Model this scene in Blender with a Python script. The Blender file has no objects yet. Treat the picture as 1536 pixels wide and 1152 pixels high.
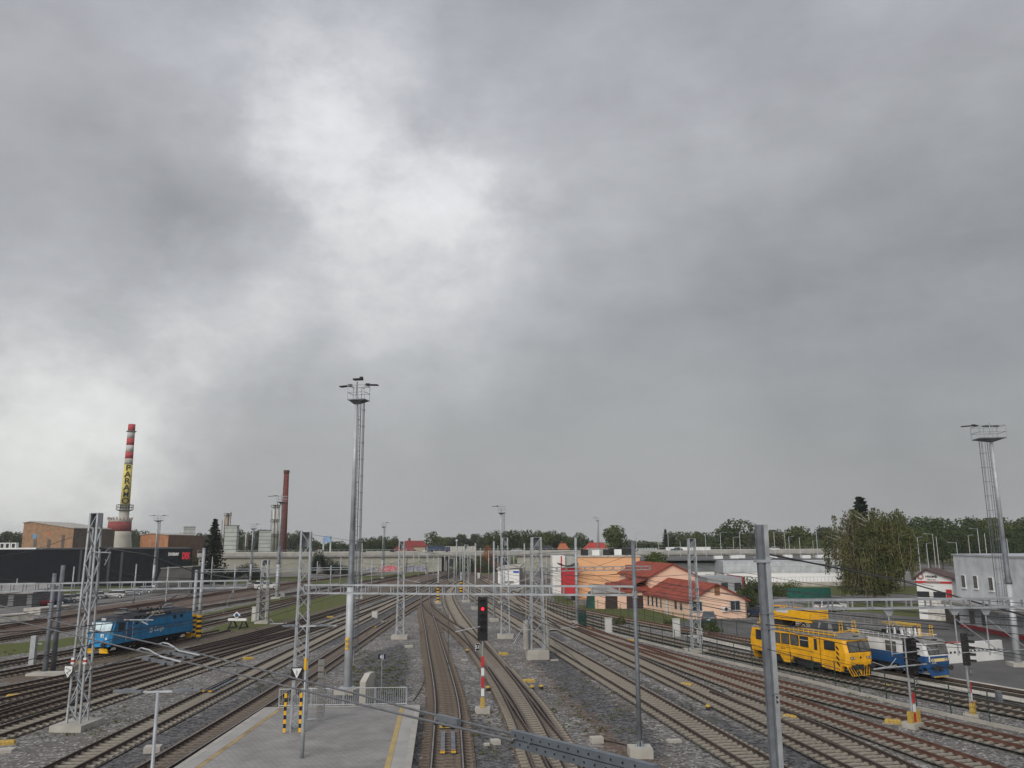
import bpy, bmesh, math, random
import numpy as np
from mathutils import Vector, Matrix
random.seed(7); rng = np.random.default_rng(7)
R = math.radians; PI = math.pi
scene = bpy.context.scene; C = scene.collection

# ---------------------------------------------------------------- camera
FPX, CAMH, YH = 1200.0, 10.65, 811.0
PITCH = math.atan((YH-576)/FPX); ROLL = R(0.35)
_F = Vector((0, math.cos(PITCH), math.sin(PITCH))); _U = Vector((0, -math.sin(PITCH), math.cos(PITCH))); _R = Vector((1, 0, 0))
CR = _R*math.cos(ROLL)-_U*math.sin(ROLL); CU = _U*math.cos(ROLL)+_R*math.sin(ROLL)
cd = bpy.data.cameras.new('camera'); cam = bpy.data.objects.new('camera', cd); C.objects.link(cam)
cd.sensor_width = 36; cd.lens = FPX/1536*36; cd.clip_start = 0.1; cd.clip_end = 6000
m = Matrix((CR, CU, -_F)).transposed().to_4x4(); m.translation = Vector((0, 0, CAMH)); cam.matrix_world = m
scene.camera = cam
def ray(x, y): return _F + CR*((x-768)/FPX) + CU*((576-y)/FPX)
def G(x, y, z=0.0):
    "point of the photograph's pixel x, y on the level z"
    d = ray(x, y); return Vector((0, 0, CAMH))+d*((z-CAMH)/d.z)
def P(x, y, Y):
    "the same at a distance Y"
    d = ray(x, y); return Vector((0, 0, CAMH))+d*(Y/d.y)

# ---------------------------------------------------------------- sky, sun, exposure
w = bpy.data.worlds.new('World'); scene.world = w; w.use_nodes = True
nt = w.node_tree; nt.nodes.clear()
SUN_EL, SUN_AZ = R(28), R(205)          # azimuth clockwise from +Y
def N(t, **k):
    n = nt.nodes.new(t)
    for a, b in k.items(): setattr(n, a, b)
    return n
def L(a, b): nt.links.new(a, b)
def M(op, a, b=None, c=None):
    n = N('ShaderNodeMath', operation=op)
    for i, v in enumerate((a, b, c)):
        if v is None: continue
        if isinstance(v, (int, float)): n.inputs[i].default_value = v
        else: L(v, n.inputs[i])
    return n.outputs[0]
tc = N('ShaderNodeTexCoord'); nrm = N('ShaderNodeVectorMath', operation='NORMALIZE'); L(tc.outputs['Generated'], nrm.inputs[0])
def vnoise(vec, scale, detail=6, rough=.55, loc=(0, 0, 0), stretch=(1, 1, 1), color=False):
    mp = N('ShaderNodeMapping'); mp.inputs['Location'].default_value = loc; mp.inputs['Scale'].default_value = stretch
    L(vec, mp.inputs['Vector']); n = N('ShaderNodeTexNoise'); n.inputs['Scale'].default_value = scale
    n.inputs['Detail'].default_value = detail; n.inputs['Roughness'].default_value = rough
    L(mp.outputs[0], n.inputs['Vector']); return n.outputs['Color' if color else 'Fac']
dn = vnoise(nrm.outputs[0], 4.5, 9, .62, color=True)
sub = N('ShaderNodeVectorMath', operation='SUBTRACT'); L(dn, sub.inputs[0]); sub.inputs[1].default_value = (.5, .5, .5)
scl = N('ShaderNodeVectorMath', operation='SCALE'); L(sub.outputs[0], scl.inputs[0]); scl.inputs['Scale'].default_value = .17
add = N('ShaderNodeVectorMath', operation='ADD'); L(nrm.outputs[0], add.inputs[0]); L(scl.outputs[0], add.inputs[1])
nr2 = N('ShaderNodeVectorMath', operation='NORMALIZE'); L(add.outputs[0], nr2.inputs[0]); D = nr2.outputs[0]
def blob(px, py, deg, amp):
    d = ray(px, py).normalized(); n = N('ShaderNodeVectorMath', operation='DOT_PRODUCT'); L(D, n.inputs[0]); n.inputs[1].default_value = d
    mr = N('ShaderNodeMapRange', interpolation_type='SMOOTHSTEP'); L(n.outputs['Value'], mr.inputs['Value'])
    mr.inputs['From Min'].default_value = math.cos(R(deg)); mr.inputs['From Max'].default_value = 1; mr.inputs['To Max'].default_value = amp
    return mr.outputs[0]
BLOBS = [(520, 50, 7, .07), (495, 230, 6, .11), (555, 200, 16, .055), (665, 285, 5.5, .08), (630, 415, 13, .12), (520, 330, 16, .07), (330, 465, 6, .11), (10, 600, 15, .15), (190, 590, 9, .06),
         (170, 340, 13, -.03), (330, 300, 7, -.05), (330, 120, 9, .06), (1080, 60, 12, .01), (1180, 170, 9, .03), (900, 230, 12, .07),
         (1450, 560, 18, -.06), (1050, 430, 9, -.02), (0, 780, 13, .14), (400, 700, 14, .03), (1400, 30, 8, .03), (60, 60, 12, .04)]
acc = None
for b in BLOBS:
    v = blob(*b); acc = v if acc is None else M('ADD', acc, v)
sep = N('ShaderNodeSeparateXYZ'); L(nrm.outputs[0], sep.inputs[0])
n1 = M('MULTIPLY', M('SUBTRACT', vnoise(nrm.outputs[0], 7, 9, .6, (3, 1, 2), (1, 1, 2.2)), .5), .16)
n2 = M('MULTIPLY', M('SUBTRACT', vnoise(nrm.outputs[0], 2.2, 4, .5, (7, 4, 1), (1, 1, 2)), .5), .08)
zen = N('ShaderNodeMapRange', interpolation_type='SMOOTHSTEP'); L(sep.outputs[2], zen.inputs['Value'])
zen.inputs['From Min'].default_value = .60; zen.inputs['From Max'].default_value = .95; zen.inputs['To Max'].default_value = .28
hz = N('ShaderNodeMapRange', interpolation_type='SMOOTHSTEP'); L(sep.outputs[2], hz.inputs['Value'])     # calmer towards the horizon
hz.inputs['From Min'].default_value = .0; hz.inputs['From Max'].default_value = .30; hz.inputs['To Min'].default_value = .15; hz.inputs['To Max'].default_value = 1
wisp = M('MULTIPLY', M('SUBTRACT', vnoise(nrm.outputs[0], 8, 11, .64, (1, 5, 2), (1, 1, 1.5)), .5), 2.0)
acc = M('MULTIPLY', acc, M('ADD', 1.0, wisp))
val = M('ADD', M('ADD', M('ADD', acc, M('MULTIPLY', M('ADD', n1, n2), hz.outputs[0])), zen.outputs[0]), .420)
cr = N('ShaderNodeValToRGB'); L(val, cr.inputs[0]); e = cr.color_ramp.elements
e[0].position = .20; e[0].color = (.22, .225, .235, 1); e[1].position = 1.0; e[1].color = (1.0, 1.0, .99, 1)
for p_, c_ in ((.30, (.262, .272, .284)), (.40, (.355, .364, .370)), (.55, (.52, .53, .54)), (.72, (.76, .77, .755))):
    q = e.new(p_); q.color = (*c_, 1)
sky = N('ShaderNodeTexSky', sky_type='NISHITA', sun_disc=False); sky.sun_elevation = SUN_EL; sky.sun_rotation = SUN_AZ
sky.dust_density = 4
bg1 = N('ShaderNodeBackground'); L(sky.outputs[0], bg1.inputs[0]); bg1.inputs[1].default_value = .06
tint = N('ShaderNodeMix', data_type='RGBA'); L(sep.outputs[2], tint.inputs['Factor']); tint.inputs['A'].default_value = (1.0, 1.0, .985, 1); tint.inputs['B'].default_value = (.98, .98, 1.10, 1)
tm = N('ShaderNodeMix', data_type='RGBA', blend_type='MULTIPLY'); tm.inputs['Factor'].default_value = 1; L(cr.outputs[0], tm.inputs['A']); L(tint.outputs['Result'], tm.inputs['B'])
bg2 = N('ShaderNodeBackground'); L(tm.outputs['Result'], bg2.inputs[0]); bg2.inputs[1].default_value = .715
mx = N('ShaderNodeMixShader'); mx.inputs[0].default_value = .94; L(bg1.outputs[0], mx.inputs[1]); L(bg2.outputs[0], mx.inputs[2])
ow = N('ShaderNodeOutputWorld'); L(mx.outputs[0], ow.inputs[0])
sd = bpy.data.lights.new('sun', 'SUN'); sd.energy = 1.5; sd.angle = R(40); sd.color = (1, .96, .9)
so = bpy.data.objects.new('sun', sd); C.objects.link(so)
so.rotation_euler = Vector((math.sin(SUN_AZ)*math.cos(SUN_EL), math.cos(SUN_AZ)*math.cos(SUN_EL), math.sin(SUN_EL))).to_track_quat('Z', 'Y').to_euler()
vs = scene.view_settings; vs.view_transform = 'Standard'; vs.look = 'None'; vs.exposure = .5; vs.gamma = 1; vs.use_curve_mapping = False

# ---------------------------------------------------------------- materials
MAT = {}
def mat(name, col, rough=.7, metal=0, var=.15, scale=3.0, col2=None, bump=0, bscale=None, emit=None, spec=.4, detail=4, lo=.35, hi=.65):
    if name in MAT: return MAT[name]
    m = bpy.data.materials.new(name); m.use_nodes = True; t = m.node_tree; b = t.nodes['Principled BSDF']
    b.inputs['Roughness'].default_value = rough; b.inputs['Metallic'].default_value = metal; b.inputs['Specular IOR Level'].default_value = spec
    tcn = t.nodes.new('ShaderNodeTexCoord'); no = t.nodes.new('ShaderNodeTexNoise'); no.inputs['Scale'].default_value = scale; no.inputs['Detail'].default_value = detail
    t.links.new(tcn.outputs['Object'], no.inputs['Vector'])
    mr = t.nodes.new('ShaderNodeMapRange'); mr.inputs['From Min'].default_value = lo; mr.inputs['From Max'].default_value = hi; t.links.new(no.outputs['Fac'], mr.inputs['Value'])
    mix = t.nodes.new('ShaderNodeMix'); mix.data_type = 'RGBA'; t.links.new(mr.outputs[0], mix.inputs['Factor'])
    c2 = col2 or tuple(c*(1-var) for c in col); c1 = col if col2 else tuple(min(1, c*(1+var)) for c in col)
    mix.inputs['A'].default_value = (*c1, 1); mix.inputs['B'].default_value = (*c2, 1)
    t.links.new(mix.outputs['Result'], b.inputs['Base Color'])
    if bump:
        bn = t.nodes.new('ShaderNodeBump'); bn.inputs['Strength'].default_value = bump; n3 = t.nodes.new('ShaderNodeTexNoise')
        n3.inputs['Scale'].default_value = bscale or scale*4; t.links.new(tcn.outputs['Object'], n3.inputs['Vector'])
        t.links.new(n3.outputs['Fac'], bn.inputs['Height']); t.links.new(bn.outputs[0], b.inputs['Normal'])
    if emit:
        b.inputs['Emission Color'].default_value = (*emit[0], 1); b.inputs['Emission Strength'].default_value = emit[1]
    MAT[name] = m; return m
def gravel(name, ca, cb, cc, stain=None, stain_amt=0.0, attrs=()):
    "crushed stone: cells of differing tone at stone size, patches at metre size; attrs mixes in other ground by vertex attribute"
    m = bpy.data.materials.new(name); m.use_nodes = True; t = m.node_tree; b = t.nodes['Principled BSDF']; b.inputs['Roughness'].default_value = .95
    b.inputs['Specular IOR Level'].default_value = .15
    g = t.nodes.new('ShaderNodeNewGeometry')
    def vor(s):
        v = t.nodes.new('ShaderNodeTexVoronoi'); v.inputs['Scale'].default_value = s; t.links.new(g.outputs['Position'], v.inputs['Vector']); return v
    def noi(s, d=4):
        n = t.nodes.new('ShaderNodeTexNoise'); n.inputs['Scale'].default_value = s; n.inputs['Detail'].default_value = d; t.links.new(g.outputs['Position'], n.inputs['Vector']); return n.outputs['Fac']
    def mixc(f, a, bb):
        x = t.nodes.new('ShaderNodeMix'); x.data_type = 'RGBA'
        if isinstance(f, (int, float)): x.inputs['Factor'].default_value = f
        else: t.links.new(f, x.inputs['Factor'])
        for s, v in (('A', a), ('B', bb)):
            if isinstance(v, tuple): x.inputs[s].default_value = (*v, 1)
            else: t.links.new(v, x.inputs[s])
        return x.outputs['Result']
    def mr(v, a, c, lo=0, hi=1):
        x = t.nodes.new('ShaderNodeMapRange'); t.links.new(v, x.inputs['Value']); x.inputs['From Min'].default_value = a; x.inputs['From Max'].default_value = c
        x.inputs['To Min'].default_value = lo; x.inputs['To Max'].default_value = hi; return x.outputs[0]
    def math_(op, a, bb):
        x = t.nodes.new('ShaderNodeMath'); x.operation = op
        for i, v in enumerate((a, bb)):
            if isinstance(v, (int, float)): x.inputs[i].default_value = v
            else: t.links.new(v, x.inputs[i])
        return x.outputs[0]
    v1 = vor(7.5); v2 = vor(4)
    s1 = t.nodes.new('ShaderNodeSeparateColor'); t.links.new(v1.outputs['Color'], s1.inputs[0])
    s2 = t.nodes.new('ShaderNodeSeparateColor'); t.links.new(v2.outputs['Color'], s2.inputs[0])
    tone = math_('ADD', math_('MULTIPLY', s1.outputs[0], .6), math_('MULTIPLY', s2.outputs[0], .4))
    col = mixc(mr(tone, .22, .78), tuple(c*.62 for c in cb), tuple(c*1.3 for c in ca))
    col = mixc(mr(noi(.35, 5), .42, .62), col, mixc(mr(tone, .2, .8), tuple(c*.8 for c in cc), tuple(c*1.35 for c in cb)))
    col = mixc(mr(s1.outputs[1], .90, .94, 0, .8), col, tuple(min(.6, c*2.1) for c in ca))
    spk = col
    big = noi(.09, 3)
    mul = t.nodes.new('ShaderNodeMix'); mul.data_type = 'RGBA'; mul.blend_type = 'MULTIPLY'; mul.inputs['Factor'].default_value = 1
    t.links.new(col, mul.inputs['A']); gcol = t.nodes.new('ShaderNodeCombineColor'); bv = mr(big, .3, .7, .82, 1.14)
    for i in range(3): t.links.new(bv, gcol.inputs[i])
    t.links.new(gcol.outputs[0], mul.inputs['B']); col = mul.outputs['Result']
    if stain: col = mixc(mr(noi(.6, 5), .40, .60, 0, stain_amt), col, stain)
    for an, c1, c2 in attrs:
        at = t.nodes.new('ShaderNodeAttribute'); at.attribute_name = an
        f = mr(math_('ADD', at.outputs['Fac'], math_('MULTIPLY', math_('SUBTRACT', math_('ADD', math_('MULTIPLY', noi(1.3, 8), .6), math_('MULTIPLY', noi(.25, 3), .4)), .5), 1.7)), .42, .60)
        col = mixc(f, col, mixc(mr(math_('ADD', math_('MULTIPLY', noi(3.5, 6), .4), math_('MULTIPLY', tone, .6)), .32, .68), c2, c1))
    t.links.new(col, b.inputs['Base Color'])
    bn = t.nodes.new('ShaderNodeBump'); bn.inputs['Strength'].default_value = .6; bn.inputs['Distance'].default_value = .05
    t.links.new(v1.outputs['Distance'], bn.inputs['Height']); t.links.new(bn.outputs[0], b.inputs['Normal'])
    MAT[name] = m; return m
def bricks(name, c1, c2, mortar, sx=.5, sz=.22, off=.5, rough=.85, mortar_size=.012, rot=None):
    m = bpy.data.materials.new(name); m.use_nodes = True; t = m.node_tree; b = t.nodes['Principled BSDF']; b.inputs['Roughness'].default_value = rough; b.inputs['Specular IOR Level'].default_value = .15
    g = t.nodes.new('ShaderNodeTexCoord'); mp = t.nodes.new('ShaderNodeMapping'); t.links.new(g.outputs['Object'], mp.inputs[0])
    if rot: mp.inputs['Rotation'].default_value = rot
    br = t.nodes.new('ShaderNodeTexBrick'); br.offset = off; t.links.new(mp.outputs[0], br.inputs['Vector'])
    br.inputs['Scale'].default_value = 1; br.inputs['Brick Width'].default_value = sx; br.inputs['Row Height'].default_value = sz; br.inputs['Mortar Size'].default_value = mortar_size
    br.inputs['Color1'].default_value = (*c1, 1); br.inputs['Color2'].default_value = (*c2, 1); br.inputs['Mortar'].default_value = (*mortar, 1)
    no = t.nodes.new('ShaderNodeTexNoise'); no.inputs['Scale'].default_value = .6; no.inputs['Detail'].default_value = 6; t.links.new(g.outputs['Object'], no.inputs['Vector'])
    mr = t.nodes.new('ShaderNodeMapRange'); mr.inputs['From Min'].default_value = .3; mr.inputs['From Max'].default_value = .7; mr.inputs['To Min'].default_value = .78; mr.inputs['To Max'].default_value = 1.15
    t.links.new(no.outputs['Fac'], mr.inputs['Value'])
    vm = t.nodes.new('ShaderNodeVectorMath'); vm.operation = 'SCALE'; t.links.new(br.outputs['Color'], vm.inputs[0]); t.links.new(mr.outputs[0], vm.inputs['Scale'])
    t.links.new(vm.outputs[0], b.inputs['Base Color']); MAT[name] = m; return m
STEEL = mat('galvanised steel', (.36, .38, .40), .55, .35, .22, 1.2)
STEELD = mat('weathered dark steel', (.17, .185, .205), .6, .3, .2, 1.5)
STEELL = mat('bright galvanised steel', (.45, .475, .495), .5, .15, .15, 1.0)
CONC = mat('concrete', (.42, .40, .36), .9, 0, .2, 1.5, bump=.2)
CONCL = mat('pale concrete', (.42, .40, .355), .9, 0, .14, .8, bump=.2)
CONCD = mat('grey concrete', (.27, .26, .245), .9, 0, .2, .5)
RAIL = mat('rusty rail side with shadow', (.060, .042, .034), .8, .1, .25, 2)  # rust, darkened to take in the shadow beside the rail
RAILR = mat('red rusty rail side with shadow', (.115, .055, .038), .85, .1, .25, 2)
RAILT = mat('worn rail head', (.25, .235, .225), .4, .7, .2, 1)
RAILTD = mat('dull rail head', (.13, .105, .09), .55, .4, .2, 1)
RAILTR = mat('rusty rail head', (.13, .075, .06), .6, .3, .2, 1)
SLEEPL = mat('concrete sleeper', (.29, .262, .215), .9, 0, .2, 4)
SLEEPD = mat('brown stained sleeper', (.165, .135, .108), .9, 0, .3, 4)
BLACK = mat('black paint', (.012, .012, .013), .5, 0, .1)
DARK = mat('dark grey underframe', (.03, .03, .032), .8, 0, .2)
GLASS = mat('dark glazing', (.035, .04, .045), .12, 0, .2, 1, spec=.8)
GLASSG = mat('grey curtained glazing', (.10, .10, .095), .25, 0, .3, 2, spec=.7)
GLASSB = mat('windscreen with painted sky reflection', (.55, .68, .72), .15, 0, .25, 1.5, spec=.9)  # pale base colour paints the bright sky's reflection into the pane
WHITE = mat('white paint', (.72, .73, .72), .6, 0, .06, .8)
WALLW = mat('white render wall', (.72, .725, .71), .8, 0, .07, .4)
RED = mat('red paint', (.50, .03, .035), .55, 0, .12)
YEL = mat('yellow paint', (.80, .44, .012), .5, 0, .1, 2)
YELM = mat('traffic yellow box', (.46, .31, .07), .7, 0, .2, 6)
ORANGE = mat('orange yellow vehicle paint', (.82, .41, .012), .45, 0, .14, 1.6, spec=.5)
BLUE = mat('bright blue vehicle paint', (.014, .20, .41), .45, 0, .22, 1.3, spec=.5)
BLUEL = mat('light blue vehicle paint', (.02, .27, .58), .4, 0, .12, .7, spec=.5)
BLUED = mat('dark blue vehicle paint', (.015, .075, .21), .45, 0, .15, .7)
SILV = mat('pale grey vehicle paint', (.66, .67, .68), .45, 0, .12, 1.1)
CREAM = mat('pale yellow band paint', (.78, .60, .25), .5, 0, .08)
ROOFG = mat('grey roof paint', (.20, .20, .19), .7, 0, .2, 1.5)
PEACH = mat('peach render wall', (.82, .56, .42), .88, 0, .06, .25)
PEACHD = mat('deeper orange render wall', (.74, .42, .225), .88, 0, .06, .25)
TILE = bricks('red roof tiles', (.31, .078, .05), (.35, .095, .062), (.20, .04, .03), .3, .35, .5, mortar_size=.03)
TILED = mat('dark brown roofing', (.10, .065, .058), .85, 0, .2, 1)
ASPH = mat('asphalt', (.105, .102, .098), .92, 0, .18, .25, detail=8)
BARK = mat('bark', (.09, .075, .06), .95, 0, .3, 3)
BIRCH = mat('pale birch bark', (.38, .36, .31), .9, 0, .4, 2)
BROWN = mat('brown wood boards', (.25, .12, .05), .8, 0, .2, 4)
PLUM = mat('dark brown door', (.045, .025, .022), .7, 0, .15, 2)
GREENF = mat('dark green fence paint', (.018, .05, .042), .6, 0, .2)
TEAL = mat('green netting', (.014, .10, .075), .85, 0, .2, 2)

# ---------------------------------------------------------------- mesh helpers
class MB:
    def __init__(s): s.v = []; s.f = []; s.m = []; s.mi = 0
    def poly(s, pts, faces):
        o = len(s.v); s.v += [tuple(p) for p in pts]; s.f += [tuple(i+o for i in f) for f in faces]; s.m += [s.mi]*len(faces); return s
    def box(s, c, d, rz=0):
        cx, cy, cz = c; x, y, z = d[0]/2, d[1]/2, d[2]/2; co, si = math.cos(rz), math.sin(rz)
        p = [(cx+a*x*co-b*y*si, cy+a*x*si+b*y*co, cz+k*z) for k in (-1, 1) for a, b in ((-1, -1), (1, -1), (1, 1), (-1, 1))]
        return s.poly(p, [(3, 2, 1, 0), (4, 5, 6, 7), (0, 1, 5, 4), (1, 2, 6, 5), (2, 3, 7, 6), (3, 0, 4, 7)])
    def bb(s, x0, x1, y0, y1, z0, z1): return s.box(((x0+x1)/2, (y0+y1)/2, (z0+z1)/2), (x1-x0, y1-y0, z1-z0))
    def bar(s, a, b, w=.05, h=None, up=(0, 0, 1)):
        a = Vector(a); b = Vector(b); h = h or w; t = (b-a)
        if t.length < 1e-6: return s
        t.normalize(); u = Vector(up)
        if abs(t.dot(u)) > .95: u = Vector((0, 1, 0))
        r = t.cross(u).normalized(); u = r.cross(t)
        p = [q+r*i*w/2+u*j*h/2 for q in (a, b) for i, j in ((-1, -1), (1, -1), (1, 1), (-1, 1))]
        return s.poly(p, [(0, 1, 2, 3), (7, 6, 5, 4), (0, 4, 5, 1), (1, 5, 6, 2), (2, 6, 7, 3), (3, 7, 4, 0)])
    def tube(s, a, b, r0, r1=None, n=10, caps=True):
        a = Vector(a); b = Vector(b); r1 = r0 if r1 is None else r1; t = (b-a)
        if t.length < 1e-6: return s
        t.normalize(); u = Vector((0, 0, 1)) if abs(t.z) < .95 else Vector((1, 0, 0)); x = t.cross(u).normalized(); y = t.cross(x)
        p = [q+(x*math.cos(2*PI*k/n)+y*math.sin(2*PI*k/n))*r for q, r in ((a, r0), (b, r1)) for k in range(n)]
        f = [(k, (k+1) % n, n+(k+1) % n, n+k) for k in range(n)]
        if caps: f += [tuple(range(n-1, -1, -1)), tuple(range(n, 2*n))]
        return s.poly(p, f)
    def path(s, pts, r, n=5):
        for a, b in zip(pts, pts[1:]): s.tube(a, b, r, n=n, caps=False)
        return s
    def lathe(s, prof, c=(0, 0, 0), n=24):
        p = [(c[0]+r*math.cos(2*PI*k/n), c[1]+r*math.sin(2*PI*k/n), c[2]+z) for r, z in prof for k in range(n)]
        f = [(i*n+k, i*n+(k+1) % n, (i+1)*n+(k+1) % n, (i+1)*n+k) for i in range(len(prof)-1) for k in range(n)]
        f += [tuple(range(n-1, -1, -1)), tuple(range((len(prof)-1)*n, len(prof)*n))]
        return s.poly(p, f)
    def prism(s, pts, z0, z1):
        n = len(pts); p = [(x, y, z0) for x, y in pts]+[(x, y, z1) for x, y in pts]
        return s.poly(p, [tuple(range(n-1, -1, -1)), tuple(range(n, 2*n))]+[(i, (i+1) % n, n+(i+1) % n, n+i) for i in range(n)])
    def ext(s, pts, off):
        "a closed outline of 3-D points pushed along off"
        n = len(pts); p = [Vector(q) for q in pts]; p += [q+Vector(off) for q in p]
        return s.poly(p, [tuple(range(n-1, -1, -1)), tuple(range(n, 2*n))]+[(i, (i+1) % n, n+(i+1) % n, n+i) for i in range(n)])
    def rings(s, rs, caps=True):
        n = len(rs[0]); p = [q for r in rs for q in r]
        f = [(i*n+k, i*n+(k+1) % n, (i+1)*n+(k+1) % n, (i+1)*n+k) for i in range(len(rs)-1) for k in range(n)]
        if caps: f += [tuple(range(n-1, -1, -1)), tuple(range((len(rs)-1)*n, len(rs)*n))]
        return s.poly(p, f)
    def build(s, name, mt, parent=None, origin=None, smooth=False, fix=True):
        me = bpy.data.meshes.new(name); o0 = Vector(origin) if origin is not None else Vector((0, 0, 0))
        me.from_pydata([tuple(Vector(v)-o0) for v in s.v] if origin is not None else s.v, [], s.f)
        mts = mt if isinstance(mt, (list, tuple)) else [mt]
        for q in mts: me.materials.append(q)
        if len(mts) > 1: me.polygons.foreach_set('material_index', s.m)
        if smooth: me.polygons.foreach_set('use_smooth', [True]*len(me.polygons))
        if fix:
            bm = bmesh.new(); bm.from_mesh(me); bmesh.ops.recalc_face_normals(bm, faces=bm.faces); bm.to_mesh(me); bm.free()
        me.update(); o = bpy.data.objects.new(name, me); C.objects.link(o)
        if parent is not None: o.parent = parent
        elif origin is not None: o.location = o0
        return o
def tag(o, label=None, cat=None, group=None, kind=None):
    for k, v in (('label', label), ('category', cat), ('group', group), ('kind', kind)):
        if v: o[k] = v
    return o
def empty(name, loc=(0, 0, 0), rz=0, label=None, cat=None, group=None, kind=None):
    o = bpy.data.objects.new(name, None); C.objects.link(o); o.location = loc; o.rotation_euler = (0, 0, rz); o.empty_display_size = .2
    return tag(o, label, cat, group, kind)
kids = {}
def copy_tree(o, parent=None, loc=None, rz=None, label=None, group=None, scale=None):
    c = o.copy(); C.objects.link(c)
    if parent is not None: c.parent = parent
    if loc is not None: c.location = loc
    if rz is not None: c.rotation_euler = (0, 0, rz)
    if scale is not None: c.scale = scale
    if label: c['label'] = label
    if group: c['group'] = group
    for ch in list(o.children): copy_tree(ch, c)
    return c
def struct(o): o['kind'] = 'structure'; return o
ORD = ['first', 'second', 'third', 'fourth', 'fifth', 'sixth', 'seventh', 'eighth', 'ninth', 'tenth', 'eleventh', 'twelfth', 'thirteenth', 'fourteenth', 'fifteenth', 'sixteenth', 'seventeenth', 'eighteenth', 'nineteenth', 'twentieth']
def text(name, s, size, mt, parent, loc, rot, depth=.01, sx=1, bend=0, bold=0):
    "lettering as a mesh of real thickness; bend wraps it round an upright cylinder of that radius"
    cu = bpy.data.curves.new(name, 'FONT'); cu.body = s; cu.size = size; cu.align_x = 'CENTER'; cu.align_y = 'CENTER'; cu.extrude = depth; cu.offset = bold; cu.resolution_u = 3
    o = bpy.data.objects.new(name, cu); me = bpy.data.meshes.new_from_object(o); bpy.data.objects.remove(o); me.name = name
    for v in me.vertices:
        v.co.x *= sx
        if bend: a = v.co.x/bend; z = v.co.z; v.co.x = math.sin(a)*(bend+z); v.co.z = math.cos(a)*(bend+z)-bend
    me.materials.clear(); me.materials.append(mt)
    o = bpy.data.objects.new(name, me); C.objects.link(o); o.location = loc; o.rotation_euler = rot; o.parent = parent; return o
# ---------------------------------------------------------------- ground: one sheet to the horizon, its zones by vertex weight
def W(px): return [G(*p).to_2d() for p in px]
GRASS = [[(0, 966), (70, 961), (200, 944), (300, 924), (305, 934), (200, 955), (110, 968), (60, 977), (0, 985)],
         [(-60, 970), (0, 966), (0, 985), (-60, 992)],
         [(300, 948), (330, 938), (400, 920), (465, 899), (520, 889), (521, 905), (465, 920), (400, 939), (350, 947), (305, 953)],
         [(300, 921), (386, 904), (441, 893), (441, 897), (386, 908), (300, 925)],
         [(300, 934), (386, 917), (441, 906), (400, 914), (340, 928), (300, 938)],
         [(465, 872), (520, 863), (555, 864), (640, 857), (640, 862), (555, 871), (465, 878)],
         [(48, 884), (290, 872), (330, 868), (460, 864), (460, 870), (290, 880), (150, 888), (48, 896)],
         [(862, 906), (905, 911), (960, 915), (985, 909), (1034, 928), (1052, 936), (1040, 941), (960, 931), (900, 921), (868, 915)],
         [(826, 891), (845, 893), (864, 905), (856, 909), (835, 904)],
         [(700, 856), (740, 856), (745, 861), (712, 862)],
         [(1124, 880), (1440, 878), (1440, 890), (1130, 895)], [(1060, 930), (1130, 925), (1130, 908), (1060, 905)],
         [(1200, 905), (1400, 905), (1400, 925), (1230, 925)], [(1403, 926), (1441, 930), (1441, 937), (1405, 933)]]
DARKG = [[(560, 978), (606, 964), (616, 985), (612, 1056), (500, 1056), (525, 1010)],
         [(850, 966), (960, 1022), (1100, 1087), (1250, 1151), (1300, 1180), (1160, 1180), (1050, 1105), (950, 1045), (845, 975)],
         [(431, 1008), (256, 1092), (120, 1165), (20, 1230), (120, 1260), (250, 1130), (440, 1016), (520, 975), (500, 975)],
         [(700, 1060), (770, 1110), (775, 1180), (700, 1180)], [(614, 1060), (636, 1060), (636, 1180), (614, 1180)],
         [(810, 960), (900, 1030), (980, 1100), (1010, 1152), (960, 1130), (870, 1060), (800, 990)],
         [(560, 905), (640, 880), (640, 895), (540, 950), (480, 978), (470, 976)],
         [(755, 900), (850, 960), (840, 965), (770, 935), (735, 905)]]
BROWNG = [[(60, 928), (130, 912), (260, 896), (410, 877), (470, 866), (470, 876), (410, 890), (300, 908), (200, 925), (110, 945), (0, 956), (0, 940)],
          [(800, 960), (830, 965), (960, 1080), (1000, 1152), (930, 1152), (850, 1050), (790, 985)],
          [(560, 870), (700, 858), (800, 862), (800, 875), (700, 880), (600, 880)]]
DIRTG = [[(60, 928), (130, 912), (300, 892), (300, 900), (130, 922)], [(300, 960), (500, 900), (620, 866), (640, 870), (520, 915), (430, 945), (256, 975), (0, 1030), (0, 1015), (256, 962)]]
def inpoly(X, Y, poly):
    ins = np.zeros(X.shape, bool); n = len(poly); d2 = np.full(X.shape, 1e9)
    for i in range(n):
        x0, y0 = poly[i]; x1, y1 = poly[(i+1) % n]
        if y0 != y1: ins ^= ((y0 > Y) != (y1 > Y)) & (X < (x1-x0)*(Y-y0)/(y1-y0)+x0)
        L2 = (x1-x0)**2+(y1-y0)**2+1e-9; t = np.clip(((X-x0)*(x1-x0)+(Y-y0)*(y1-y0))/L2, 0, 1)
        d2 = np.minimum(d2, (X-x0-t*(x1-x0))**2+(Y-y0-t*(y1-y0))**2)
    return ins, np.sqrt(d2)
def weight(X, Y, px, soft):
    w_ = np.zeros(X.shape)
    for p in px:
        ins, d = inpoly(X, Y, W(p)); w_ = np.maximum(w_, np.clip(.5+np.where(ins, d, -d)/soft, 0, 1))
    return w_
xs = np.concatenate([[-4000, -1500, -600, -300], np.arange(-150, 150.1, 1.0), [300, 600, 1500, 4000]])
ys = np.concatenate([[-300, -60, 0], np.arange(22, 110, .8), np.arange(110, 330, 1.6), [360, 420, 520, 800, 1600, 4500]])
GX, GY = np.meshgrid(xs, ys); nx, ny = len(xs), len(ys)
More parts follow.
